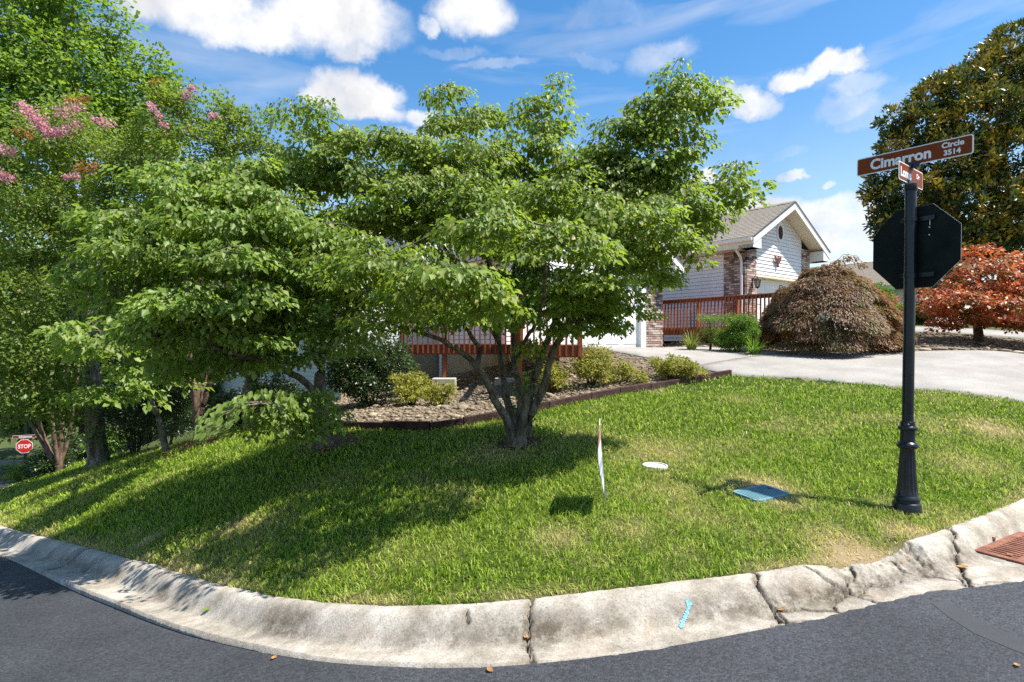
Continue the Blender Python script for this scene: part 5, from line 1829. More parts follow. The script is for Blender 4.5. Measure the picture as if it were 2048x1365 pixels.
def covers():
    p = onto(1310, 934)
    c = empty('valve_cover', p, 'round white valve cover sunk in the lawn', 'valve cover')
    m = MB(); m.lathe([(-.05, .117), (.012, .117), (.018, .107), (.018, .02), (.018, .001)], p - UP * .004, 28); m.build('lid', M['lid_white'], c, smooth=True)
    m = MB()
    pr = [(-.08, .142), (.020, .142), (.024, .134), (.020, .127), (-.04, .125)]
    m.lathe(pr, p, 28); 
    m.f = [f for f in m.f if len(f) == 4]
    m.build('rim', M['lid_white'], c, smooth=True)
    p = Vector((2.45, 5.6, hz(2.45, 5.6)))
    c = empty('meter_box', p, 'blue-green rectangular water meter box lid lying flush in the lawn', 'meter box')
    hs = [(hz(p.x + .1, p.y) - hz(p.x - .1, p.y)) / .2, (hz(p.x, p.y + .1) - hz(p.x, p.y - .1)) / .2]
    def pt(u, v, z):
        a, b = u * .88 - v * .47, u * .47 + v * .88
        return p + Vector((a, b, z + a * hs[0] + b * hs[1]))
    def outline(hw, hh, r, z):
        o = []
        for sx, sy, a0 in ((1, 1, 0), (-1, 1, 90), (-1, -1, 180), (1, -1, 270)):
            for i in range(5):
                t = math.radians(a0 + 22.5 * i)
                o.append(pt(sx * (hw - r) + r * math.cos(t), sy * (hh - r) + r * math.sin(t), z))
        return o
    m = MB(); m.prism(outline(.245, .155, .05, -.06), UP * .079); m.build('lid', M['lid_teal'], c)
    for i in range(13):
        u = -.20 + i * .0333
        r = MB(); r.box(pt(u - .005, -.125, .0195), pt(u + .005, -.125, .0195) - pt(u - .005, -.125, .0195), pt(u, .125, 0) - pt(u, -.125, 0), UP * .004); r.build('rib', M['lid_teal'], c)
    r = MB(); r.box(pt(.15, .02, .0200), pt(.185, .02, .02) - pt(.15, .02, .02), pt(.15, .055, .02) - pt(.15, .02, .02), UP * .0055); r.build('key_hole', M['black_iron'], c)
covers()

# fallen leaves on the concrete and the asphalt
def fallen():
    specs = [(1057, 1276, 'curled brown fallen leaf lying on the joint of the kerb', .09, -.20), (1562, 1222, 'dry leaf caught at the cracked gutter edge by the asphalt', .045, -.15), (1989, 1077, 'pale yellow leaf resting on the upper corner of the iron grate', .075, -.13), (2020, 1112, 'yellow leaf resting near the lower slots of the iron grate', .06, -.13),
             (2034, 1333, 'small tan leaf lying alone on the asphalt', .04, -.2), (980, 1343, 'orange leaf at the edge of the asphalt below the kerb joint', .05, -.36), (548, 1318, 'orange leaf on the asphalt below the curved kerb', .05, -.6), (415, 1222, 'green sprig of leaf in the gutter of the curved kerb', .07, -.8), (1925, 1137, 'long rust-brown leaf lying in the broken gutter', .08, -.15)]
    dg = bpy.context.evaluated_depsgraph_get()
    for px, py, lab, size, z in specs:
        o_ = Vector((0, 0, EYE)); d = (at(px, py, 1) - o_).normalized()
        ok, loc, nrm, _, ob, _ = S.ray_cast(dg, o_, d, distance=30)
        if not ok: continue
        a = random.uniform(0, 6.28)
        V, F = [], []
        K = 6
        for i in range(K + 1):
            f = i / K
            w = .36 * math.sin(math.pi * min(1, f * .95 + .02)) ** .8 * size
            curl = .25 * size * (f - .4) ** 2 * 2
            for s in (-1, 0, 1):
                x, y = (f - .5) * size, s * w
                V.append((loc.x + x * math.cos(a) - y * math.sin(a), loc.y + x * math.sin(a) + y * math.cos(a), loc.z + .006 + curl + abs(s) * w * .45))
        for i in range(K):
            for j in range(2):
                q = i * 3 + j
                F.append((q, q + 3, q + 4, q + 1))
        mb = MB(); mb.add(V, F)
        tag(mb.build('fallen_leaf', M['leaf_box'] if 'green' in lab else M['leaf_dry']), lab, 'leaf')
bpy.context.view_layer.update()
fallen()
# ------------------------------------------------------------------ vegetation
def leaf_geo(P, D, N, L, W, fold=.18, simple=False):
    """leaf blades: P base, D direction, N face normal; four triangles each (two when simple)"""
    D = D / (np.linalg.norm(D, axis=1)[:, None] + 1e-9)
    Sx = np.cross(D, N); Sx /= (np.linalg.norm(Sx, axis=1)[:, None] + 1e-9)
    N = np.cross(Sx, D)
    L = np.asarray(L)[:, None]; W = np.asarray(W)[:, None]
    n = len(P)
    if simple:
        V = np.stack([P, P + D * L * .5 + Sx * W * .5 + N * L * .06, P + D * L, P + D * L * .5 - Sx * W * .5 + N * L * .06], 1).reshape(-1, 3)
        i = np.arange(n)[:, None] * 4
        return V, np.concatenate([i + [0, 1, 2], i + [0, 2, 3]], 1).reshape(-1, 3)
    mid = P + D * L * .52 - N * W * fold * .5
    V = np.stack([P, P + D * L * .42 + Sx * W * .5 + N * W * fold, P + D * L * .42 - Sx * W * .5 + N * W * fold, mid, P + D * L - N * L * .10], 1).reshape(-1, 3)
    i = np.arange(n)[:, None] * 5
    return V, np.concatenate([i + [0, 3, 1], i + [0, 2, 3], i + [1, 3, 4], i + [3, 2, 4]], 1).reshape(-1, 3)

def grow(stems, targets, rng, rt=.0042, expo=.46, step=.28, bow=.10, up_pen=.7):
    """skeleton: given stems (x,y,z,r polylines) + a branch to every target from the nearest fitting node"""
    P, par, rad = [], [], []
    for k, st in enumerate(stems):
        st = [np.array(p, float) for p in st]
        prev = -1
        if k and P:
            q = np.array(P); prev = int(np.argmin(np.linalg.norm(q - st[0][:3], axis=1)))
        if len(st) > 2:      # round the bends
            Q = np.array(st); dd = np.r_[0, np.cumsum(np.linalg.norm(np.diff(Q[:, :3], axis=0), axis=1))]
            tg = np.gradient(Q, dd, axis=0)
            R_ = []
            for i in range(len(Q) - 1):
                hh = dd[i + 1] - dd[i]
                for t in np.linspace(0, 1, max(2, int(hh / .12) + 1))[:-1]:
                    R_.append((2*t**3-3*t*t+1)*Q[i] + (t**3-2*t*t+t)*hh*tg[i] + (3*t*t-2*t**3)*Q[i+1] + (t**3-t*t)*hh*tg[i+1])
            st = R_ + [Q[-1]]
            for q_ in st: q_[3] = max(q_[3], .003)
        for a, b in zip(st[:-1], st[1:]):
            m = max(1, int(np.linalg.norm(b[:3] - a[:3]) / .16))
            for j in range(m):
                c = a + (b - a) * j / m
                w = rng.normal(0, .005, 3) if prev >= 0 else 0
                P.append(c[:3] + w); par.append(prev); rad.append(c[3]); prev = len(P) - 1
        P.append(st[-1][:3]); par.append(prev); rad.append(st[-1][3])
    ns = len(P)
    cap = ns + len(targets) * 14
    A = np.empty((cap, 3)); A[:ns] = np.array(P); n = ns
    par = par + [0] * (cap - ns)
    S0 = A[:ns].copy()
    order = np.argsort([np.min(np.linalg.norm(S0 - t, axis=1)) for t in targets])
    ends = []
    for t in np.asarray(targets)[order]:
        v = t - A[:n]
        d = np.linalg.norm(v, axis=1)
        cost = d + up_pen * np.clip(-v[:, 2] + .08, 0, None)
        i = int(np.argmin(cost))
        m = min(12, max(1, int(math.ceil(d[i] / step))))
        p0 = A[i]; prev = i
        L = d[i]
        jit = rng.normal(0, .05 * L, 3) * (1 if m > 1 else 0)
        for j in range(1, m + 1):
            f = j / m
            c = p0 + (t - p0) * f + (jit + np.array([0, 0, bow * L])) * math.sin(math.pi * f)
            A[n] = c; par[n] = prev; prev = n; n += 1
            if n >= cap: break
        ends.append(prev)
        if n >= cap - 14: break
    A = A[:n]; par = np.array(par[:n])
    cnt = np.zeros(n)
    for e in ends: cnt[e] += 1
    for i in range(n - 1, -1, -1):
        if par[i] >= 0: cnt[par[i]] += cnt[i]
    r = rt * np.maximum(cnt, 1) ** expo
    for i in range(ns): r[i] = max(rad[i], min(r[i], rad[i] * 1.2))
    for i in range(n):
        if par[i] >= 0: r[i] = min(r[i], r[par[i]])
    return A, par, r, ns

def limbs(A, par, r, sel, kmin=.02):
    """tubes for the selected nodes (segment parent->node)"""
    n = len(A)
    d = np.zeros((n, 3))
    ok = par >= 0
    d[ok] = A[ok] - A[par[ok]]
    first = {}
    for i in range(n):
        p = par[i]
        if p >= 0 and (p not in first or r[i] > r[first[p]]): first[p] = i
    for i in range(n):
        if par[i] < 0 and i in first: d[i] = d[first[i]]
    ln = np.linalg.norm(d, axis=1)[:, None]; d = d / np.maximum(ln, 1e-9)
    dd = d.copy()
    for i, c in first.items():
        v = d[i] + d[c]; l = np.linalg.norm(v)
        if l > 1e-6: dd[i] = v / l
    Vs, Fs, off = [], [], 0
    for lo, hi, k in ((.035, 9, 9), (.012, .035, 6), (0, .012, 3)):
        idx = np.array([i for i in range(n) if ok[i] and sel[i] and lo <= r[i] < hi])
        if len(idx) == 0: continue
        p = par[idx]
        cont = np.array([first.get(int(q)) == int(i) for q, i in zip(p, idx)])
        rA = np.where(cont, r[p], np.minimum(r[p], r[idx] * 1.2))
        dA = np.where(cont[:, None], dd[p], d[idx])
        def ring(c, dr, rr):
            ref = np.where(np.abs(dr[:, 2:3]) < .95, np.array([[0, 0, 1.0]]), np.array([[1.0, 0, 0]]))
            a = np.cross(dr, ref); a /= np.linalg.norm(a, axis=1)[:, None]
            b = np.cross(dr, a)
            t = np.arange(k) * 2 * np.pi / k
            return c[:, None, :] + rr[:, None, None] * (a[:, None, :] * np.cos(t)[None, :, None] + b[:, None, :] * np.sin(t)[None, :, None])
        Q = np.concatenate([ring(A[p], dA, rA), ring(A[idx], dd[idx], r[idx])], 1)
        base = off + np.arange(len(idx))[:, None] * 2 * k
        for j in range(k):
            j2 = (j + 1) % k
            Fs.append(np.concatenate([base + j, base + k + j, base + k + j2, base + j2], 1))
        Vs.append(Q.reshape(-1, 3)); off += len(idx) * 2 * k
    if not Vs: return None
    return np.concatenate(Vs), np.concatenate(Fs)

def pads_px(lst, flat=.9):
    """(px, py, half width px, half height px, distance) -> centre and radii in metres"""
    out = []
    for px, py, rx, rzz, y in lst:
        c = at(px, py, y)
        out.append((c.x, c.y, c.z, rx / FPX * y, rx / FPX * y * flat, rzz * 1.15 / FPX * y))
    return out

def cluster_points(pads, per_m2, rng, dome=True, ymin=None, fillin=1.0):
    T, PC = [], []
    for cx, cy, cz, rx, ry, rz_ in pads:
        n = max(3, int(per_m2 * math.pi * (rx * ry + (0 if dome else rx * rz_))))
        a = rng.uniform(0, 2 * np.pi, n); q = np.sqrt(rng.uniform(0, 1, n))
        if dome:
            z = rz_ * (np.sqrt(1 - q ** 2 * .98) * rng.uniform(.15, 1, n) * 1.35 - .55)
            tx, ty = rng.normal(0, .16, 2)
            lob = 1 + .22 * np.sin(3 * a + rng.uniform(0, 6)) + .12 * np.sin(5 * a + rng.uniform(0, 6))
            t = np.c_[cx + q * rx * lob * np.cos(a), cy + q * ry * lob * np.sin(a), cz + z + tx * q * rx * np.cos(a) + ty * q * ry * np.sin(a) + rng.normal(0, .035, n) + (rng.uniform(0, 1, n) < .06) * rng.uniform(.04, .2, n)]
        else:
            w = rng.normal(0, 1, (n, 3)); w /= np.linalg.norm(w, axis=1)[:, None]
            w *= rng.uniform(.35, 1, n)[:, None] ** .5
            t = np.c_[cx + w[:, 0] * rx, cy + w[:, 1] * ry, cz + w[:, 2] * rz_]
        T.append(t); PC.append(np.tile([cx, cy, cz], (n, 1)))
    return np.concatenate(T), np.concatenate(PC)

def leaves_on(T, PC, rng, nl, rc, L, W, mode='tier', droop=.55, simple=False, lj=.3, flat=.35):
    n = len(T) * nl
    C = np.repeat(T, nl, 0); K = np.repeat(PC, nl, 0)
    if mode == 'tier':
        a = rng.uniform(0, 2 * np.pi, n); q = np.sqrt(rng.uniform(0.02, 1, n)) * rc
        P = C + np.c_[q * np.cos(a), q * np.sin(a), -flat * q + rng.normal(0, rc * .16, n)]
        out = (P - K); out[:, 2] *= .2
        out /= (np.linalg.norm(out, axis=1)[:, None] + .05)
        D = np.c_[np.cos(a), np.sin(a), np.zeros(n)] * .55 + out * .45 + np.c_[np.zeros(n), np.zeros(n), -droop + rng.normal(0, .3, n)] + rng.normal(0, .28, (n, 3))
        N = np.array([[0, 0, 1.0]]) + out * .55 + rng.normal(0, .42, (n, 3))
    else:
        w = rng.normal(0, 1, (n, 3)); w /= np.linalg.norm(w, axis=1)[:, None]
        P = C + w * (rng.uniform(0, 1, n) ** .45 * rc)[:, None] * np.array([1, 1, .8])
        out = (P - K); out /= (np.linalg.norm(out, axis=1)[:, None] + .05)
        D = w * .5 + out * .5 + rng.normal(0, .45, (n, 3)) + np.array([[0, 0, -droop]])
        N = np.array([[0, 0, .9]]) + out * .6 + rng.normal(0, .55, (n, 3))
    s = np.exp(rng.normal(0, lj, n)).clip(.45, 1.6)
    return leaf_geo(P, D, N, L * s, W * s * rng.uniform(.85, 1.15, n), simple=simple)

def plant(name, label, cat, base, stems, pads, bark, leaf, L, W, per_m2=14, nl=24, rc=.2, mode='tier', droop=.55, group=None, simple=False, seed=1,
          rt=.0042, step=.28, bow=.10, dome=True, crown='crown', up_pen=.7, split=True, flat=.35, lj=.36):
    rng = np.random.default_rng(seed)
    root = empty(name, base, label, cat, group)
    T, PC = cluster_points(pads, per_m2, rng, dome)
    A, par, r, ns = grow(stems, T, rng, rt, step=step, bow=bow, up_pen=up_pen)
    idx = np.arange(len(A))
    if split:
        g = limbs(A, par, r, idx < ns)
        link('trunk', tri_mesh('trunk', g[0], g[1], True), bark, root)
        g = limbs(A, par, r, idx >= ns)
        if g: tag(link('branches', tri_mesh('branches', g[0], g[1], True), bark, root), kind='stuff')
    else:
        g = limbs(A, par, r, idx >= 0)
        tag(link('stems', tri_mesh('stems', g[0], g[1], True), bark, root), kind='stuff')
    V, F = leaves_on(T, PC, rng, nl, rc, L, W, mode, droop, simple, lj, flat)
    o = link(crown, tri_mesh(crown, V, F), leaf, root)
    tag(o, kind='stuff')
    root['_n'] = len(F)
    return root, T

def leaf_parts(root, P, D, N, L, W, m):
    """the large leaves that can be told apart, each an object of its own"""
    V, F = leaf_geo(np.zeros((1, 3)), np.array([[1.0, 0, 0]]), np.array([[0, 0, 1.0]]), [1.0], [.62], .16)
    me = tri_mesh('leaf', V, F); me.materials.append(m)
    for p, d, n, l in zip(P, D, N, L):
        x = Vector(d).normalized(); y = Vector(n).cross(x).normalized(); z = x.cross(y)
        o = bpy.data.objects.new('leaf', me); COL.objects.link(o)
        o.parent = root
        o.matrix_parent_inverse = Matrix.Translation(-parent_loc(root))
        mt = Matrix((x, y, z)).transposed().to_4x4()
        o.matrix_basis = Matrix.Translation(Vector(p)) @ mt @ Matrix.Diagonal((l, l, l, 1))

def px_path(pts):
    """(px, py, distance, radius)"""
    return [(*at(px, py, y), r) for px, py, y, r in pts]

# --- the large dogwood in the middle
def dogwood_big():
    b = at(1035, 893, 7.6)
    z = hz(b.x, b.y)
    S_ = []
    S_.append([(b.x + .0, b.y, z - .15, .20), (b.x, b.y, z + .02, .165), (b.x, b.y, z + .09, .12), (b.x, b.y, z + .18, .06)])
    S_.append(px_path([(1022, 892, 7.55, 0.0786), (1018, 850, 7.55, 0.0605), (988, 800, 7.45, 0.0514), (975, 765, 7.3, 0.0454), (940, 718, 7.1, 0.0363), (900, 690, 6.8, 0.0272), (850, 668, 6.4, 0.0181), (790, 650, 6.1, 0.0109)]))
    S_.append(px_path([(1030, 892, 7.65, 0.0726), (1026, 850, 7.65, 0.0544), (1012, 790, 7.8, 0.0423), (1005, 745, 7.9, 0.0363), (1000, 700, 7.9, 0.0302), (990, 620, 7.9, 0.0242), (975, 520, 7.9, 0.0181), (955, 400, 7.9, 0.0133), (930, 280, 8.0, 0.0085)]))
    S_.append(px_path([(1040, 892, 7.7, 0.0726), (1039, 850, 7.7, 0.0514), (1042, 790, 7.7, 0.0423), (1030, 735, 7.6, 0.0333), (1027, 660, 7.5, 0.0272), (1028, 560, 7.5, 0.0230), (1030, 460, 7.6, 0.0181), (1050, 340, 7.8, 0.0133), (1080, 220, 7.9, 0.0072)]))
    S_.append(px_path([(1043, 892, 7.5, 0.0786), (1046, 850, 7.5, 0.0605), (1064, 775, 7.45, 0.0454), (1080, 720, 7.4, 0.0393), (1100, 670, 7.35, 0.0333), (1125, 600, 7.3, 0.0272), (1165, 510, 7.3, 0.0212), (1220, 400, 7.3, 0.0157), (1290, 280, 7.3, 0.0102), (1360, 190, 7.3, 0.0060)]))
    S_.append(px_path([(1052, 892, 7.55, 0.0726), (1056, 850, 7.5, 0.0575), (1088, 770, 7.4, 0.0423), (1105, 705, 7.2, 0.0363), (1140, 640, 7.0, 0.0302), (1190, 570, 6.8, 0.0242), (1260, 490, 6.8, 0.0181), (1340, 430, 6.9, 0.0121), (1430, 390, 7.1, 0.0072)]))
    S_.append(px_path([(1030, 730, 7.6, 0.0302), (1045, 690, 7.3, 0.0242), (1075, 640, 6.6, 0.0206), (1090, 560, 6.0, 0.0170), (1080, 480, 5.6, 0.0121), (1050, 430, 5.4, 0.0072)]))
    S_.append(px_path([(960, 700, 7.3, 0.0272), (930, 650, 6.6, 0.0218), (890, 600, 5.9, 0.0170), (840, 550, 5.4, 0.0121), (780, 510, 5.3, 0.0072)]))
    S_.append(px_path([(1000, 690, 7.9, 0.0272), (930, 560, 7.8, 0.0212), (850, 440, 7.7, 0.0170), (770, 340, 7.6, 0.0121), (690, 260, 7.6, 0.0079), (600, 205, 7.5, 0.0042)]))
    pads = pads_px([(1372, 168, 70, 42, 7.3), (1412, 196, 40, 26, 7.2), (1320, 215, 55, 40, 7.4), (1245, 258, 75, 55, 7.4), (1340, 262, 70, 40, 7.3), (1100, 185, 38, 48, 7.9), (1058, 220, 50, 40, 7.9), (1110, 240, 40, 35, 7.8),
                    (890, 190, 46, 38, 8.1), (950, 225, 62, 32, 8.1), (885, 240, 45, 28, 8.0), (600, 215, 38, 22, 7.5), (650, 245, 55, 25, 7.6), (700, 275, 55, 26, 7.6), (800, 300, 95, 30, 7.7), (945, 300, 110, 36, 7.6), (1080, 300, 75, 46, 7.7), (1190, 335, 80, 55, 7.4), (1300, 320, 75, 50, 7.3), (1370, 300, 45, 36, 7.2),
                    (1485, 335, 44, 20, 7.0), (1440, 372, 62, 26, 7.0), (1350, 405, 95, 36, 6.8), (1240, 425, 105, 42, 6.2), (1310, 480, 90, 28, 6.4), (1390, 440, 60, 22, 6.9), (1090, 400, 100, 42, 6.5), (960, 390, 95, 46, 6.8), (830, 390, 105, 46, 7.2), (700, 345, 95, 42, 7.5), (720, 430, 90, 36, 7.3), (640, 300, 60, 30, 7.6),
                    (1110, 470, 105, 40, 5.4), (970, 455, 100, 36, 5.4), (720, 490, 95, 30, 5.5), (800, 520, 100, 34, 5.1), (900, 545, 105, 34, 4.9), (990, 575, 70, 32, 4.95), (700, 530, 70, 40, 5.7), (845, 598, 105, 46, 5.9), (945, 618, 75, 32, 6.3), (1190, 560, 105, 46, 6.3), (1245, 600, 48, 44, 6.8), (1110, 600, 75, 36, 6.6), (1215, 640, 36, 24, 7.0), (775, 635, 60, 30, 6.2), (1070, 690, 34, 22, 7.3), (1150, 640, 55, 26, 7.0), 
                    (880, 340, 110, 50, 7.7), (1010, 355, 110, 50, 7.7), (1130, 385, 105, 54, 7.5), (1250, 355, 105, 54, 7.4), (1160, 450, 105, 50, 7.1), (1010, 465, 105, 50, 7.3), (880, 450, 105, 50, 7.5), (780, 410, 95, 50, 7.6), (1270, 535, 75, 44, 7.2), (1180, 615, 75, 36, 7.4), (1050, 555, 100, 50, 7.5), (930, 595, 95, 50, 7.4), (820, 560, 95, 50, 6.8), (1330, 365, 70, 46, 7.3), (740, 560, 75, 50, 6.9), (710, 610, 55, 50, 7.0), (1210, 300, 70, 40, 7.6), (650, 360, 60, 36, 7.8)], .85)
    T = plant('dogwood_tree', 'large many-stemmed dogwood in the middle of the lawn with layered crown', 'tree', (b.x, b.y, z), S_, pads, M['bark_dog'], M['leaf_dog'], .060, .040, per_m2=38, nl=58, rc=.19, seed=11, droop=.7, flat=.5)
    return T
BIG, _ = dogwood_big()

# suckers at the foot of the stems
def dogwood_left():
    b = at(655, 893, 8.4)
    z = hz(b.x, b.y)
    S_ = [[(b.x, b.y, z - .1, .13)] + px_path([(652, 870, 8.4, .10), (645, 830, 8.4, .09), (640, 780, 8.4, .085), (640, 730, 8.4, .075)]),
          px_path([(640, 735, 8.4, .05), (622, 690, 8.3, .045), (590, 640, 8.0, .04), (540, 560, 7.6, .03), (480, 470, 7.3, .02), (420, 370, 7.2, .012)]),
          px_path([(642, 730, 8.4, .05), (660, 690, 8.3, .045), (690, 640, 8.0, .035), (700, 560, 7.7, .025), (690, 470, 7.6, .015)]),
          px_path([(640, 730, 8.4, .05), (645, 680, 8.4, .042), (630, 580, 8.2, .034), (610, 460, 8.0, .024), (600, 340, 8.0, .014)]),
          px_path([(645, 800, 8.4, .05), (605, 760, 8.0, .04), (540, 730, 7.4, .034), (450, 700, 6.9, .026), (350, 670, 6.5, .016), (250, 650, 6.4, .009)]),
          px_path([(650, 850, 8.4, .04), (625, 835, 7.8, .03), (580, 815, 7.0, .024), (520, 805, 6.4, .018), (450, 815, 6.0, .010)])]
    pads = pads_px([(480, 335, 85, 28, 7.4), (590, 340, 85, 34, 7.9), (400, 345, 75, 32, 7.3), (330, 385, 85, 32, 7.0), (520, 395, 105, 36, 7.1), (250, 440, 85, 32, 6.8), (420, 440, 100, 36, 6.5), (590, 450, 90, 40, 6.8), (300, 510, 95, 30, 6.5), (480, 505, 95, 36, 6.4), (620, 540, 80, 46, 6.8), (370, 585, 100, 28, 6.4), (500, 585, 95, 36, 6.6), (350, 645, 80, 28, 6.5), (480, 655, 90, 30, 6.8), (610, 640, 85, 46, 7.2), (390, 720, 85, 34, 7.4), (220, 480, 55, 22, 6.6), (680, 590, 60, 46, 7.0), (700, 660, 45, 40, 7.3),
                    (480, 700, 80, 34, 7.4), (560, 700, 60, 34, 7.8), (600, 800, 60, 36, 7.0), (610, 845, 48, 28, 7.2), (545, 830, 60, 26, 6.7), (640, 820, 40, 34, 7.4), (310, 455, 90, 40, 7.3), (410, 520, 95, 44, 7.2), (545, 455, 95, 44, 7.5), (420, 605, 95, 40, 7.0), (560, 565, 90, 44, 7.3), (650, 470, 70, 44, 7.5), (280, 585, 80, 36, 7.0), (540, 645, 80, 40, 7.4), (300, 660, 70, 36, 7.0), (200, 430, 60, 30, 7.0), (180, 540, 60, 30, 6.9)], .85)
    t, T = plant('dogwood_tree', 'left dogwood with low drooping bough beside the timber edging', 'tree', (b.x, b.y, z), S_, pads, M['bark_dog'], M['leaf_dog_pale'], .068, .045, per_m2=34, nl=52, rc=.2, seed=12, droop=.7, flat=.5)
    # the low sunlit bough: large leaves, one by one
    rng = np.random.default_rng(5)
    n = 300
    px = rng.uniform(400, 590, n); u = (px - 400) / 190
    py = 846 - 66 * np.sin(np.pi * np.clip(u * .62 + .03, 0, 1)) + rng.uniform(-6, 44, n) * (1 - .3 * u)
    yy = 5.9 + .7 * u + rng.uniform(-.35, .5, n)
    P = np.array([at(a, c, d) for a, c, d in zip(px, py, yy)])
    c0 = np.array(at(520, 815, 6.35))
    out = P - c0; out[:, 2] = 0; out /= np.linalg.norm(out, axis=1)[:, None] + .1
    D = out * .6 + np.array([[-.15, -.25, -.75]]) + rng.normal(0, .25, (n, 3))
    N = np.array([[.1, -.35, 1]]) + rng.normal(0, .28, (n, 3))
    leaf_parts(t, P, D, N, .085 * rng.uniform(.75, 1.35, n), None, M['leaf_dog_pale'])
    # twigs of that bough
    rngt = np.random.default_rng(9)
    A, par, r, ns = grow([px_path([(600, 822, 7.0, .02), (540, 808, 6.4, .014), (470, 812, 6.1, .008)])], P[::6] + np.array([0, 0, .02]), rngt, .002)
    g = limbs(A, par, r, np.ones(len(A), bool))
    tag(link('twigs', tri_mesh('twigs', g[0], g[1], True), M['bark_dog'], t), kind='stuff')
    return t
dogwood_left()

def small_dogwood():
    # young dogwood whose tiers show against the thick trunk
    b = at(335, 880, 11.5); z = hz(b.x, b.y)
    S_ = [[(b.x, b.y, z - .1, .07), (b.x - .1, b.y - .2, z + .8, .055), (b.x - .3, b.y - .8, z + 1.8, .04), (b.x - .4, b.y - 1.6, z + 2.6, .02)]]
    pads = pads_px([(120, 662, 58, 14, 8.4), (190, 690, 60, 16, 8.6), (230, 785, 75, 20, 9.0), (180, 780, 40, 14, 8.8), (270, 735, 70, 24, 9.4), (300, 690, 60, 24, 9.4), (330, 760, 50, 26, 9.8), (340, 640, 60, 26, 9.5), (260, 640, 50, 16, 9.2)], .8)
    plant('dogwood_tree', 'slight dogwood whose flat pale tiers cross the thick trunk', 'tree', (b.x, b.y, z), S_, pads, M['bark_dog'], M['leaf_dog_pale'], .095, .056, per_m2=24, nl=30, rc=.2, seed=13)
small_dogwood()

def red_trunk_tree():
    b = at(505, 800, 11.8); z = hz(b.x, b.y)
    zz = at(505, 792, 11.8).z
    S_ = [[(b.x, b.y, z - .1, .19)] + px_path([(503, 775, 11.8, .15), (505, 755, 11.8, .14)]),
          px_path([(505, 760, 11.8, .10), (480, 735, 11.7, .08), (455, 715, 11.5, .06), (430, 660, 11.3, .04), (400, 560, 11.0, .02)]),
          px_path([(505, 755, 11.8, .11), (490, 715, 11.8, .09), (470, 650, 11.6, .06), (450, 560, 11.4, .03)]),
          px_path([(508, 755, 11.8, .11), (515, 715, 11.8, .09), (540, 640, 11.8, .06), (560, 540, 11.8, .03)]),
          px_path([(500, 765, 11.8, .06), (570, 700, 11.3, .05), (620, 640, 11.0, .03)])]
    pads = pads_px([(420, 520, 100, 50, 11), (540, 500, 100, 50, 11.5), (640, 520, 90, 60, 11.6), (380, 620, 90, 40, 11), (500, 620, 100, 36, 11.3), (600, 640, 80, 40, 11.3), (450, 680, 70, 26, 11), (330, 560, 80, 50, 11.2)], .9)
    plant('crape_myrtle', 'dark shaded myrtle with smooth reddish trunk before the grey siding', 'tree', (b.x, b.y, z), S_, pads, M['bark_red'], M['leaf_crape'], .065, .038, per_m2=14, nl=60, rc=.28, mode='ball', droop=.2, seed=14, simple=True)
red_trunk_tree()

def maple():
    b = at(195, 930, 14.0); z = hz(b.x, b.y)
    S_ = [[(b.x + .05, b.y, z - .2, .34), (b.x + .03, b.y, z + .12, .25)] + px_path([(192, 880, 14.00, .215), (188, 800, 14.00, .20), (182, 730, 14.00, .19), (178, 660, 14.21, .17), (180, 560, 14.75, .14), (175, 440, 15.39, .11), (165, 320, 15.40, .08), (150, 180, 15.20, .05), (130, 40, 15.10, .02)]),
          px_path([(182, 700, 14.00, .08), (150, 640, 13.92, .06), (110, 560, 14.05, .04), (60, 480, 14.17, .02)]),
          px_path([(180, 560, 14.75, .08), (220, 470, 15.23, .06), (270, 360, 15.60, .04), (300, 230, 15.60, .02)]),
          px_path([(176, 440, 15.39, .07), (120, 340, 15.20, .05), (60, 220, 15.00, .03), (20, 100, 14.80, .015)]),
          px_path([(160, 300, 15.40, .05), (200, 190, 15.20, .035), (225, 80, 15.10, .015)])]
    pads = pads_px([(20, 60, 90, 80, 14.8), (75, 110, 80, 60, 15.1), (150, 20, 46, 46, 15.2), (225, 40, 34, 44, 15.2), (215, 110, 46, 44, 15.4), (140, 150, 100, 60, 15.0), (300, 145, 48, 36, 15.6), (260, 190, 75, 44, 15.4), (40, 190, 110, 60, 14.6), (150, 250, 120, 54, 14.8), (290, 260, 70, 50, 15.6), (30, 300, 110, 60, 14.6), (60, 410, 100, 50, 14.4), (-70, 150, 110, 110, 14.8), (-90, 330, 110, 90, 14.6), (50, -60, 110, 80, 15.0), (330, 180, 30, 24, 15.6), (95, 30, 40, 36, 15.2), (280, 330, 60, 44, 15.4)], .9)
    plant('maple_tree', 'tall green tree with thick pale mottled trunk at the lower end of the lawn', 'tree', (b.x, b.y, z), S_, pads, M['bark_maple'], M['leaf_maple'], .100, .075, per_m2=8, nl=54, rc=.38, mode='ball', droop=.35, seed=15, dome=False, simple=True, rt=.0055, step=.45)
    # roots spreading at its foot
maple()

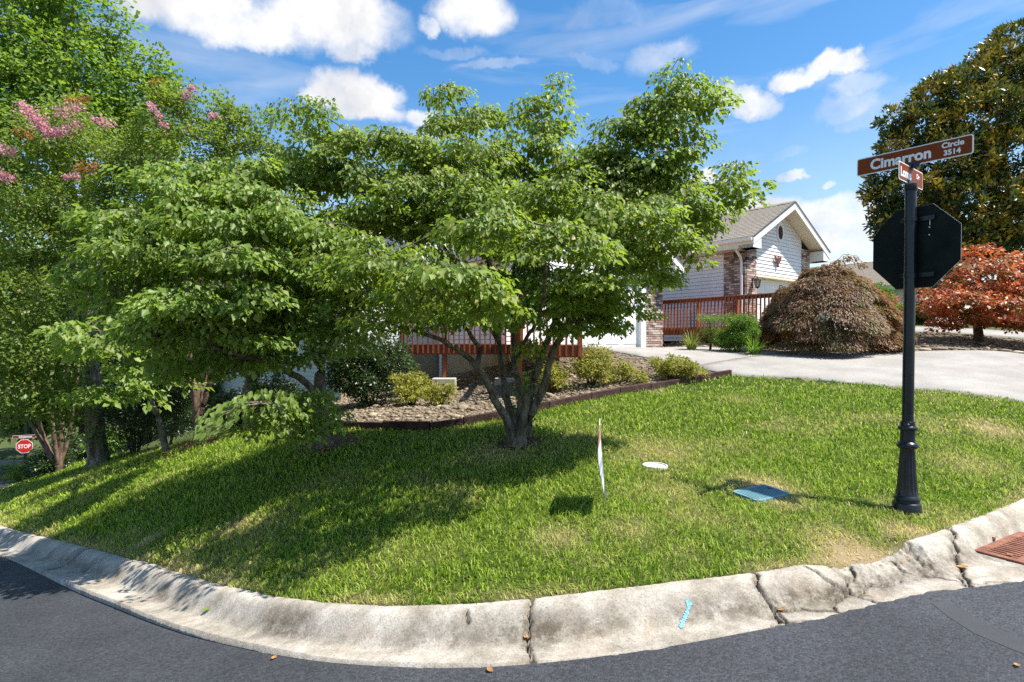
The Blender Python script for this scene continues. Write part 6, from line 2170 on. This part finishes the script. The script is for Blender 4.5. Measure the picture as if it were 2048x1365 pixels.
def crape_myrtles():
    def panicles(root, lst, y, m, seed, name='blossom'):
        rng = np.random.default_rng(seed)
        for px, py, L, ang, w in lst:
            c = at(px, py, y)
            n = int(150 * L / .4)
            t = rng.uniform(-.5, .5, n)
            ax = np.array([math.cos(ang), 0, math.sin(ang)])
            rr = w * (1 - np.abs(t) * 1.3).clip(.25, 1)
            P = np.array(c) + ax * (t * L)[:, None] + rng.normal(0, 1, (n, 3)) * (rr * .5)[:, None]
            V, F = leaf_geo(P, rng.normal(0, 1, (n, 3)), rng.normal(0, 1, (n, 3)), rng.uniform(.035, .06, n), rng.uniform(.03, .05, n), simple=True)
            tag(link(name, tri_mesh(name, V, F), m, root), kind='stuff')
    b = at(118, 945, 15.3); z = hz(b.x, b.y)
    b.z = z
    S_ = [[(b.x, b.y, z - .1, .10), (b.x + .02, b.y, z + .4, .07), (b.x + .1, b.y, z + 1.6, .05), (b.x + .5, b.y - .2, z + 3.6, .035), (b.x + .9, b.y - .4, z + 6.5, .02)]]
    for dx, dy, top in ((-.5, .1, 5.5), (-1.2, -.4, 6.4), (.05, -.7, 6.0), (-1.9, -.2, 4.2), (.7, .4, 6.5)):
        S_.append([(b.x, b.y, z + .02, .05), (b.x + dx * .25, b.y + dy * .25, z + .9, .045), (b.x + dx * .6, b.y + dy * .6, z + top * .5, .03), (b.x + dx * 1.5, b.y + dy * 1.6, z + top, .014)])
    pads = pads_px([(40, 480, 100, 60, 12.6), (130, 500, 90, 50, 13.0), (30, 600, 100, 50, 12.2), (130, 610, 90, 46, 12.8), (20, 700, 90, 40, 12.2), (120, 700, 80, 40, 12.6), (40, 780, 90, 36, 12.4), (110, 800, 70, 30, 12.8), (90, 815, 60, 18, 12.8), (-20, 845, 36, 22, 12.6), (150, 420, 100, 50, 13.2), (50, 390, 100, 46, 12.6), (60, 270, 90, 40, 12.6), (150, 260, 70, 36, 13.0), (200, 330, 90, 46, 13.4), (-40, 540, 80, 80, 12.2), (-50, 720, 70, 80, 12.2), (150, 862, 30, 16, 13.4)], .9)
    t, T = plant('crape_myrtle', 'pink-flowered crape myrtle with many slender trunks beside the small STOP sign', 'tree', (b.x, b.y, z), S_, pads, M['bark_red'], M['leaf_crape'], .072, .042, per_m2=9, nl=62, rc=.36, mode='ball', droop=.3, seed=16, dome=False, simple=True, rt=.004, step=.4, up_pen=1.2)
    panicles(t, [(72, 240, .85, -.85, .2), (58, 225, .5, -.8, .16), (95, 258, .5, -.6, .14), (138, 220, .5, .3, .2), (135, 258, .5, .5, .18), (207, 244, .45, -.3, .15), (8, 300, .5, -.2, .16), (6, 352, .45, -.3, .15), (142, 354, .28, 0, .1)], 11.4, M['blossom'], 3)
    panicles(t, [(45, 268, .4, -.3, .14), (172, 335, .45, .2, .16), (155, 200, .5, .1, .14), (5, 350, .3, 0, .1)], 11.8, M['seedhead'], 4, 'seed_head')
    # second one, its foot behind the dogwood
    b = at(395, 868, 12.6); z = hz(b.x, b.y)
    S_ = [[(b.x, b.y, z - .1, .09), (b.x, b.y, z + 1.2, .07), (b.x + .1, b.y, z + 3, .05), (b.x + .4, b.y - .2, z + 5.5, .025), (b.x + .7, b.y - .3, z + 6.6, .012)]]
    for dx, dy, top in ((-.9, .1, 6.2), (.9, .2, 5.8), (1.6, .0, 5.6), (-.2, -.6, 5.6)):
        S_.append([(b.x, b.y, z + .3, .05), (b.x + dx * .4, b.y + dy * .4, z + top * .4, .04), (b.x + dx, b.y + dy, z + top * .75, .025), (b.x + dx * 1.5, b.y + dy * 1.5, z + top, .012)])
    pads = pads_px([(330, 230, 60, 42, 12.6), (400, 215, 46, 30, 12.6), (440, 235, 40, 36, 12.6), (290, 310, 80, 46, 12.8), (390, 300, 80, 46, 12.4), (470, 280, 46, 36, 12.5), (495, 230, 22, 30, 12.5), (545, 240, 18, 22, 12.5), (530, 300, 40, 24, 12.5), (590, 270, 14, 16, 12.5), (350, 400, 90, 50, 12.8), (470, 380, 80, 46, 12.6), (260, 400, 80, 50, 13), (560, 320, 36, 18, 12.6)], .9)
    t, T = plant('crape_myrtle', 'upright crape myrtle showing two pink flower heads against the sky', 'tree', (b.x, b.y, z), S_, pads, M['bark_red'], M['leaf_crape'], .068, .040, per_m2=15, nl=70, rc=.28, mode='ball', droop=.2, seed=17, dome=False, simple=True, rt=.0035, step=.35, up_pen=1.2)
    panicles(t, [(376, 186, .34, .9, .14), (310, 222, .4, -.9, .12), (425, 232, .2, 0, .08), (328, 250, .2, -.5, .08)], 11.7, M['blossom'], 5)
    panicles(t, [(322, 198, .36, -.7, .12), (180, 335, .4, .2, .14), (310, 165, .3, .4, .1)], 12.3, M['seedhead'], 6, 'seed_head')
crape_myrtles()

def backdrop_trees():
    k = 0
    for px, y, h, w, lab in ((-60, 30, 12, 4.2, 'far leafy tree at the very edge down the hill beyond the cross street'), (40, 44, 14, 5.0, 'far tall tree rising behind the bright lawn down the hill'), (170, 27, 11, 3.8, 'far rounded tree standing behind the thick mottled trunk'), (290, 26, 10.5, 3.8, 'far tree filling the gap between the two crape myrtles'), (420, 33, 12, 4.4, 'far tree whose crown backs the left dogwood')):
        x = (px - 1024) / FPX * y; z = hz(x, y)
        S_ = [[(x, y, z - .2, .3), (x, y, z + 2, .24), (x + .2, y, z + h * .5, .15), (x, y, z + h * .9, .04)]]
        rng = np.random.default_rng(40 + k)
        pads = []
        for i in range(15):
            a = rng.uniform(0, 6.28); f = rng.uniform(.12, .95)
            rr = w * (math.sin(math.pi * (f * .8 + .12)) ** .7)
            pads.append((x + math.cos(a) * rr * .65, y + math.sin(a) * rr * .65, z + h * (.12 + .86 * f), w * .40, w * .40, w * .30))
        plant('broadleaf_tree', lab, 'tree', (x, y, z), S_, pads, M['bark_dark'], M['leaf_far'], .20, .13, per_m2=2.6, nl=48, rc=.75, mode='ball', droop=.3, seed=50 + k, dome=False, simple=True, rt=.006, step=.9, group='trees beyond the lower street')
        k += 1
backdrop_trees()

def shrub(name, label, px, y, w, h, leaf, L, W, per=26, nl=26, rc=.12, seed=1, base=None, bark='bark_dark', mode='ball', droop=.05, squash=.85, stems=5, lumps=9, simple=True, cat='shrub', group=None, dense=1.0, x=None):
    x = (px - 1024) / FPX * y if x is None else x
    z = hz(x, y) if base is None else base
    rng = np.random.default_rng(seed)
    pads = []
    for i in range(lumps):
        a = rng.uniform(0, 6.28); f = (i + .5) / lumps
        q = w * .5 * math.sqrt(rng.uniform(.1, 1)) * math.sqrt(max(.08, 1 - (f - .35) ** 2 * 1.9))
        s = rng.uniform(.28, .42)
        pads.append((x + q * .68 * math.cos(a), y + q * .68 * math.sin(a) * squash, z + h * (.22 + .64 * f), w * s, w * s * squash, h * rng.uniform(.16, .24)))
    S_ = []
    for i in range(stems):
        a = 6.28 * i / stems + rng.uniform(-.4, .4)
        d = Vector((math.cos(a), math.sin(a) * squash, 0)) * w * .30
        S_.append([(x + d.x * .12, y + d.y * .12, z - .05, .014 + w * .008), (x + d.x * .5, y + d.y * .5, z + h * .35, .010 + w * .005), (x + d.x, y + d.y, z + h * .72, .006)])
    return plant(name, label, cat, (x, y, z), S_, pads, M[bark], leaf, L, W, per_m2=per * 1.35, nl=int(nl * 1.5), rc=rc, mode=mode, droop=droop, seed=seed, dome=False, simple=simple, rt=.0022, step=.15, crown='foliage', split=False, group=group)

def shrubs():
    A = 'leaf_azalea'
    az = [('azalea', 'yellow-green azalea left of the concrete pier beneath the deck', 822, 11.4, .95, .72, .055, .024),
          ('azalea', 'low yellow-green azalea directly before the concrete pier', 878, 11.0, .68, .46, .055, .024),
          ('azalea', 'tallest azalea in the stone bed, right of the dogwood stems', 1183, 11.2, .95, .82, .055, .024),
          ('azalea', 'azalea tucked between the dogwood stems and the tallest azalea', 1108, 10.9, .72, .58, .055, .024),
          ('azalea', 'low azalea spilling right of the tallest azalea toward the drive', 1248, 11.4, .72, .42, .055, .024),
          ('azalea', 'spreading azalea alone by the driveway corner of the bed', 1345, 11.7, 1.0, .46, .055, .024)]
    for i, (n, lab, px, y, w, h, L, W) in enumerate(az):
        shrub(n, lab, px, y, w, h, M[A], L, W, per=30, nl=16, rc=.085, seed=70 + i, group='azaleas in the stone bed', lumps=8)
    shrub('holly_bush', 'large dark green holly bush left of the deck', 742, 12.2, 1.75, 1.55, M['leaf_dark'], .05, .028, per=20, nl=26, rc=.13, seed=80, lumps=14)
    shrub('boxwood', 'bright clipped ball of boxwood beside the bronze weeping maple', 1475, 14.9, 1.0, 1.0, M['leaf_box'], .028, .016, per=60, nl=30, rc=.085, seed=81, lumps=16)
    # two-tier topiary
    x, y = (1420 - 1024) / FPX * 15.4, 15.4
    z = hz(x, y)
    pads = [(x - .05, y, z + .88, .30, .27, .12), (x - .14, y, z + .84, .18, .18, .09), (x + .16, y - .02, z + .86, .16, .16, .09), (x + .07, y, z + .50, .26, .24, .16), (x - .05, y - .05, z + .56, .20, .2, .12), (x + .12, y, z + .32, .16, .16, .10)]
    plant('topiary', 'small two-tiered clipped bush before the walkway balustrade', 'shrub', (x, y, z), [[(x, y, z - .05, .035), (x + .02, y, z + .4, .028), (x - .04, y, z + .85, .015)]], pads, M['bark_dark'], M['leaf_box'], .028, .016, per_m2=70, nl=28, rc=.075, mode='ball', droop=.05, seed=82, dome=False, simple=True, rt=.002, step=.1, crown='foliage', split=False)
    # shaded evergreens on the left
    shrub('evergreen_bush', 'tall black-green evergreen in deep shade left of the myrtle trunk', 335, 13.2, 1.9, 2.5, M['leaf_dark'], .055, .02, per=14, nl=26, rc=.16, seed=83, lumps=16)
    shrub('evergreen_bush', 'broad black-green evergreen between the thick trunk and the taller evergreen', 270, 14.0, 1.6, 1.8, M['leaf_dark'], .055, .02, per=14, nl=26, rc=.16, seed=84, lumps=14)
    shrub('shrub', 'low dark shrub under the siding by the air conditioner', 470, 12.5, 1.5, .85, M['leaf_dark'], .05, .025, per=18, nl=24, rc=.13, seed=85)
    shrub('shrub', 'dark round shrub at the foot of the slender crape myrtle trunks', 96, 15.6, 1.1, .62, M['leaf_dark'], .06, .03, per=16, nl=24, rc=.15, seed=86, lumps=12)
    shrub('shrub', 'leafy shrub standing under the small STOP sign', 66, 17.2, 1.2, .62, M['leaf_crape'], .07, .035, per=14, nl=20, rc=.16, seed=87, lumps=10)
    shrub('hedge', 'clipped green hedge between the slender trunks and the thick trunk', 150, 18.0, 2.0, .95, M['leaf_dark'], .05, .026, per=14, nl=22, rc=.15, seed=88, lumps=16, cat='hedge')
    shrub('shrub', 'bright green leafy plant right of the thick trunk', 222, 16.5, .9, .7, M['leaf_box'], .13, .03, per=16, nl=14, rc=.14, seed=89, droop=.2)
    shrub('shrub', 'bright green leafy plant behind the clipped hedge', 160, 20.5, 1.6, 1.1, M['leaf_box'], .13, .04, per=10, nl=14, rc=.16, seed=90, droop=.2)
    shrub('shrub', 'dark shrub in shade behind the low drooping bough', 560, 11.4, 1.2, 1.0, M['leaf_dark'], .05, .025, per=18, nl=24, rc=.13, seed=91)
    shrub('shrub', 'leafy sprouts around the foot of the large dogwood', 1052, 7.9, .42, .95, M['leaf_dog'], .075, .042, per=26, nl=5, rc=.1, seed=92, droop=.4, simple=False)
shrubs()

def lilies():
    rng = np.random.default_rng(3)
    for px, y, s, lab, lm in ((1383, 15.3, .58, 'yellow-green daylily clump under the walkway', 'leaf_lily'), (1508, 14.35, .56, 'green daylily clump between the boxwood ball and the weeping maple', 'leaf_box')):
        x = (px - 1024) / FPX * y; z = hz(x, y)
        r = empty('daylily', (x, y, z), lab, 'plant')
        n = 150
        V, F = [], []
        for i in range(n):
            a = rng.uniform(0, 6.28); L = s * rng.uniform(.6, 1.25); lean = rng.uniform(.15, 1.0)
            w = rng.uniform(.008, .014)
            d = np.array([math.cos(a), math.sin(a), 0]); sd = np.array([-math.sin(a), math.cos(a), 0]) * w
            p0 = np.array([x, y, z]) + d * rng.uniform(0, .12)
            b = len(V)
            K = 5
            for j in range(K + 1):
                t = j / K
                c = p0 + d * (L * lean * t ** 1.5) + np.array([0, 0, L * (t * (1.15 - .25 * lean) - .75 * lean * t ** 2.4)])
                ww = 1 - t ** 2 * .95
                V += [c - sd * ww, c + sd * ww]
            for j in range(K):
                q = b + j * 2
                F.append((q, q + 1, q + 3, q + 2))
        link('blades', tri_mesh('blades', V, F), M[lm], r)
lilies()

def lace_maple():
    y = 14.9; px = 1656
    x = (px - 1024) / FPX * y; z = hz(x, y)
    rng = np.random.default_rng(21)
    root = empty('laceleaf_maple', (x, y, z), 'bronze weeping laceleaf maple mounded by the driveway', 'tree')
    rx, ry, h = 1.68, 1.4, 2.32
    # overlapping cascades hung like shingles over the dome
    tiers = []
    for i in range(210):
        a = rng.uniform(0, 6.28); cz = rng.uniform(-.02, 1)
        q = math.sqrt(1 - cz * cz * .97)
        lump = 1 + .10 * math.sin(3 * a + 1.3) + .08 * math.sin(7 * a) + rng.normal(0, .05)
        tiers.append((x + rx * q * math.cos(a) * lump * .93, y + ry * q * math.sin(a) * lump * .93, z + .26 + (h - .42) * max(0, cz) ** .9 * (1 + .05 * math.sin(5 * a)), a, q, rng.uniform(.24, .42)))
    for sx, sz in ((.30, 2.42), (.48, 2.52), (.66, 2.50), (.85, 2.36), (.15, 2.36)):
        tiers.append((x + sx, y, z + sz, 0.3, .5, .14))
    T = np.array([t[:3] for t in tiers])
    S_ = [[(x, y, z - .1, .10), (x + .05, y, z + .5, .08), (x + .1, y, z + 1.0, .06)], [(x + .1, y, z + 1.0, .05), (x + .7, y + .1, z + 1.7, .03), (x + 1.1, y, z + 1.7, .015)], [(x + .1, y, z + 1.0, .05), (x - .6, y, z + 1.6, .03), (x - 1.1, y, z + 1.5, .015)], [(x + .1, y, z + 1.0, .05), (x + .2, y - .5, z + 1.7, .03), (x + .2, y - 1, z + 1.4, .012)], [(x + .1, y, z + .9, .05), (x + .2, y, z + 2.1, .02)]]
    A, par, r, ns = grow(S_, T, rng, .004, bow=.3, step=.2, up_pen=-.1)
    idx = np.arange(len(A))
    g = limbs(A, par, r, idx < ns); link('trunk', tri_mesh('trunk', *g, True), M['bark_dark'], root)
    g = limbs(A, par, r, idx >= ns); tag(link('branches', tri_mesh('branches', *g, True), M['bark_dark'], root), kind='stuff')
    Vs, Fs, k = [], [], 0
    for tx, ty, tz, a, q, s in tiers:
        n = int(350 * (s / .33) ** 2)
        out = np.array([math.cos(a) * q, math.sin(a) * q, 0]) if q > .25 else np.array([math.cos(a), math.sin(a), 0]) * .3
        sd = np.array([-math.sin(a), math.cos(a), 0])
        t = rng.uniform(-.6, 1, n); w = rng.uniform(-1, 1, n) * np.sqrt(np.clip(1 - t ** 2 * .8, .05, 1))
        P = np.array([tx, ty, tz]) + out * (t * s)[:, None] + sd * (w * s * 1.15)[:, None]
        P[:, 2] += -(.30 + .35 * q) * s * np.clip(t + .3, 0, None) ** 1.7 - .35 * s * w ** 2 - np.abs(rng.normal(0, .05, n))
        D = out * .8 + sd * (w * .6)[:, None] + np.c_[np.zeros(n), np.zeros(n), -.35 - .55 * np.clip(t, 0, 1) * (.4 + q)] + rng.normal(0, .3, (n, 3))
        N = out * .7 + np.array([[0, 0, .9]]) + rng.normal(0, .3, (n, 3))
        keep = P[:, 2] > z + .06
        V, F = leaf_geo(P[keep], D[keep], N[keep], rng.uniform(.06, .12, n)[keep], rng.uniform(.02, .034, n)[keep], simple=True)
        Vs.append(V); Fs.append(F + k); k += len(V)
    tag(link('crown', tri_mesh('crown', np.concatenate(Vs), np.concatenate(Fs)), M['leaf_lace'], root), kind='stuff')
lace_maple()

def red_maple():
    y = 16.6
    bx = at(1957, 676, y); z = hz(bx.x, bx.y)
    x = bx.x
    S_ = [[(x, y, z - .1, .16), (x, y, z + .25, .12), (x - .05, y, z + .55, .11)], [(x - .05, y, z + .5, .08), (x - .7, y - .1, z + 1.0, .05), (x - 1.3, y - .1, z + 1.3, .02)], [(x - .03, y, z + .5, .08), (x + .7, y, z + 1.1, .05), (x + 1.5, y, z + 1.6, .02)], [(x - .05, y, z + .5, .08), (x - .1, y - .5, z + 1.2, .05), (x + .2, y - .9, z + 1.8, .02)], [(x, y, z + .5, .07), (x + .1, y + .3, z + 1.6, .04), (x + .3, y, z + 2.3, .02)]]
    pads = pads_px([(1890, 585, 60, 26, 16.0), (1960, 545, 70, 30, 16.2), (2020, 520, 60, 26, 16.4), (1940, 600, 80, 28, 15.6), (2030, 570, 70, 30, 15.8), (1870, 620, 40, 16, 16), (1990, 630, 80, 22, 15.8), (2080, 540, 60, 34, 16.4), (2100, 600, 70, 34, 16.2), (1910, 640, 50, 16, 16), (1960, 505, 40, 16, 16.6), (2060, 640, 60, 20, 16), (1985, 580, 90, 40, 16.8), (2120, 520, 40, 24, 16.6)], .95)
    plant('red_maple', 'red and orange japanese maple with short trunk behind the stone border', 'tree', (x, y, z), S_, pads, M['bark_dark'], M['leaf_redmaple'], .085, .055, per_m2=20, nl=32, rc=.2, droop=.35, seed=23, simple=True, rt=.0035)
red_maple()

def magnolia():
    y = 27.0
    x = (2010 - 1024) / FPX * y; z = hz(x, y)
    S_ = [[(x, y, z - .2, .35), (x, y, z + 3, .27), (x - .1, y, z + 8, .16), (x, y, z + 13, .05)]]
    pads = pads_px([(2040, 90, 60, 46, 26.5), (1990, 150, 70, 50, 26.3), (1930, 180, 60, 44, 26.2), (1870, 190, 44, 34, 26.2), (2060, 190, 80, 60, 26), (1960, 240, 90, 50, 25.6), (1850, 260, 60, 44, 26), (1790, 240, 34, 26, 26.2), (1800, 300, 46, 34, 26), (1900, 320, 90, 50, 25.4), (2020, 320, 90, 60, 25.2), (1770, 350, 36, 28, 26.2), (1830, 390, 80, 44, 25.6), (1940, 410, 100, 50, 25.2), (2050, 430, 80, 60, 25), (1750, 385, 26, 20, 26.2), (1800, 440, 60, 40, 26), (1900, 480, 90, 46, 25.6), (2000, 500, 80, 46, 25.4), (2120, 200, 80, 100, 26), (2130, 400, 80, 100, 26), (1760, 445, 24, 22, 26.4), (1860, 540, 60, 40, 26)], .9)
    plant('magnolia_tree', 'tall magnolia with glossy dark and golden leaves behind the street name blades', 'tree', (x, y, z), S_, pads, M['bark_dark'], M['leaf_magnolia'], .23, .095, per_m2=11, nl=20, rc=.24, mode='ball', droop=-.2, seed=25, simple=True, dome=False, rt=.006, step=.7, lj=.2)
    # low shrubs and turf beyond the second drive
magnolia()

def far_right():
    for px, y, w, h, lab, sd in ((1850, 24.5, 2.6, .8, 'low green shrub on the far turf behind the red maple trunk', 95), (2030, 25.5, 3.0, .7, 'low green shrub on the far turf at the edge of the view', 96), (1740, 24.0, 2.2, 1.5, 'dark green shrub between the weeping maple and the grey-roofed house', 97)):
        shrub('shrub', lab, px, y, w, h, M['leaf_far'], .09, .05, per=9, nl=22, rc=.22, seed=sd, lumps=12)
far_right()

# dry leaves and bark bits on the bare soil under the trees
def litter():
    Vs, Fs, k = [], [], 0
    for pl in MULCH:
        a = np.array(pl); n = int(420 * (np.ptp(a[:, 0]) * np.ptp(a[:, 1])))
        x = RNG.uniform(a[:, 0].min() - .15, a[:, 0].max() + .15, n); y = RNG.uniform(a[:, 1].min() - .15, a[:, 1].max() + .15, n)
        z = H(x, y) + RNG.uniform(.012, .03, n)
        V, F = leaf_geo(np.c_[x, y, z], np.c_[RNG.normal(0, 1, (n, 2)), RNG.normal(0, .25, n)], np.c_[RNG.normal(0, .4, (n, 2)), np.ones(n)], RNG.uniform(.025, .06, n), RNG.uniform(.012, .03, n), simple=True)
        Vs.append(V); Fs.append(F + k); k += len(V)
    o = link('leaf_litter', tri_mesh('leaf_litter', np.concatenate(Vs), np.concatenate(Fs)), M['leaf_dry'])
    tag(o, 'brown dry leaf litter on the bare soil under the trees', 'leaf litter', kind='stuff')
litter()
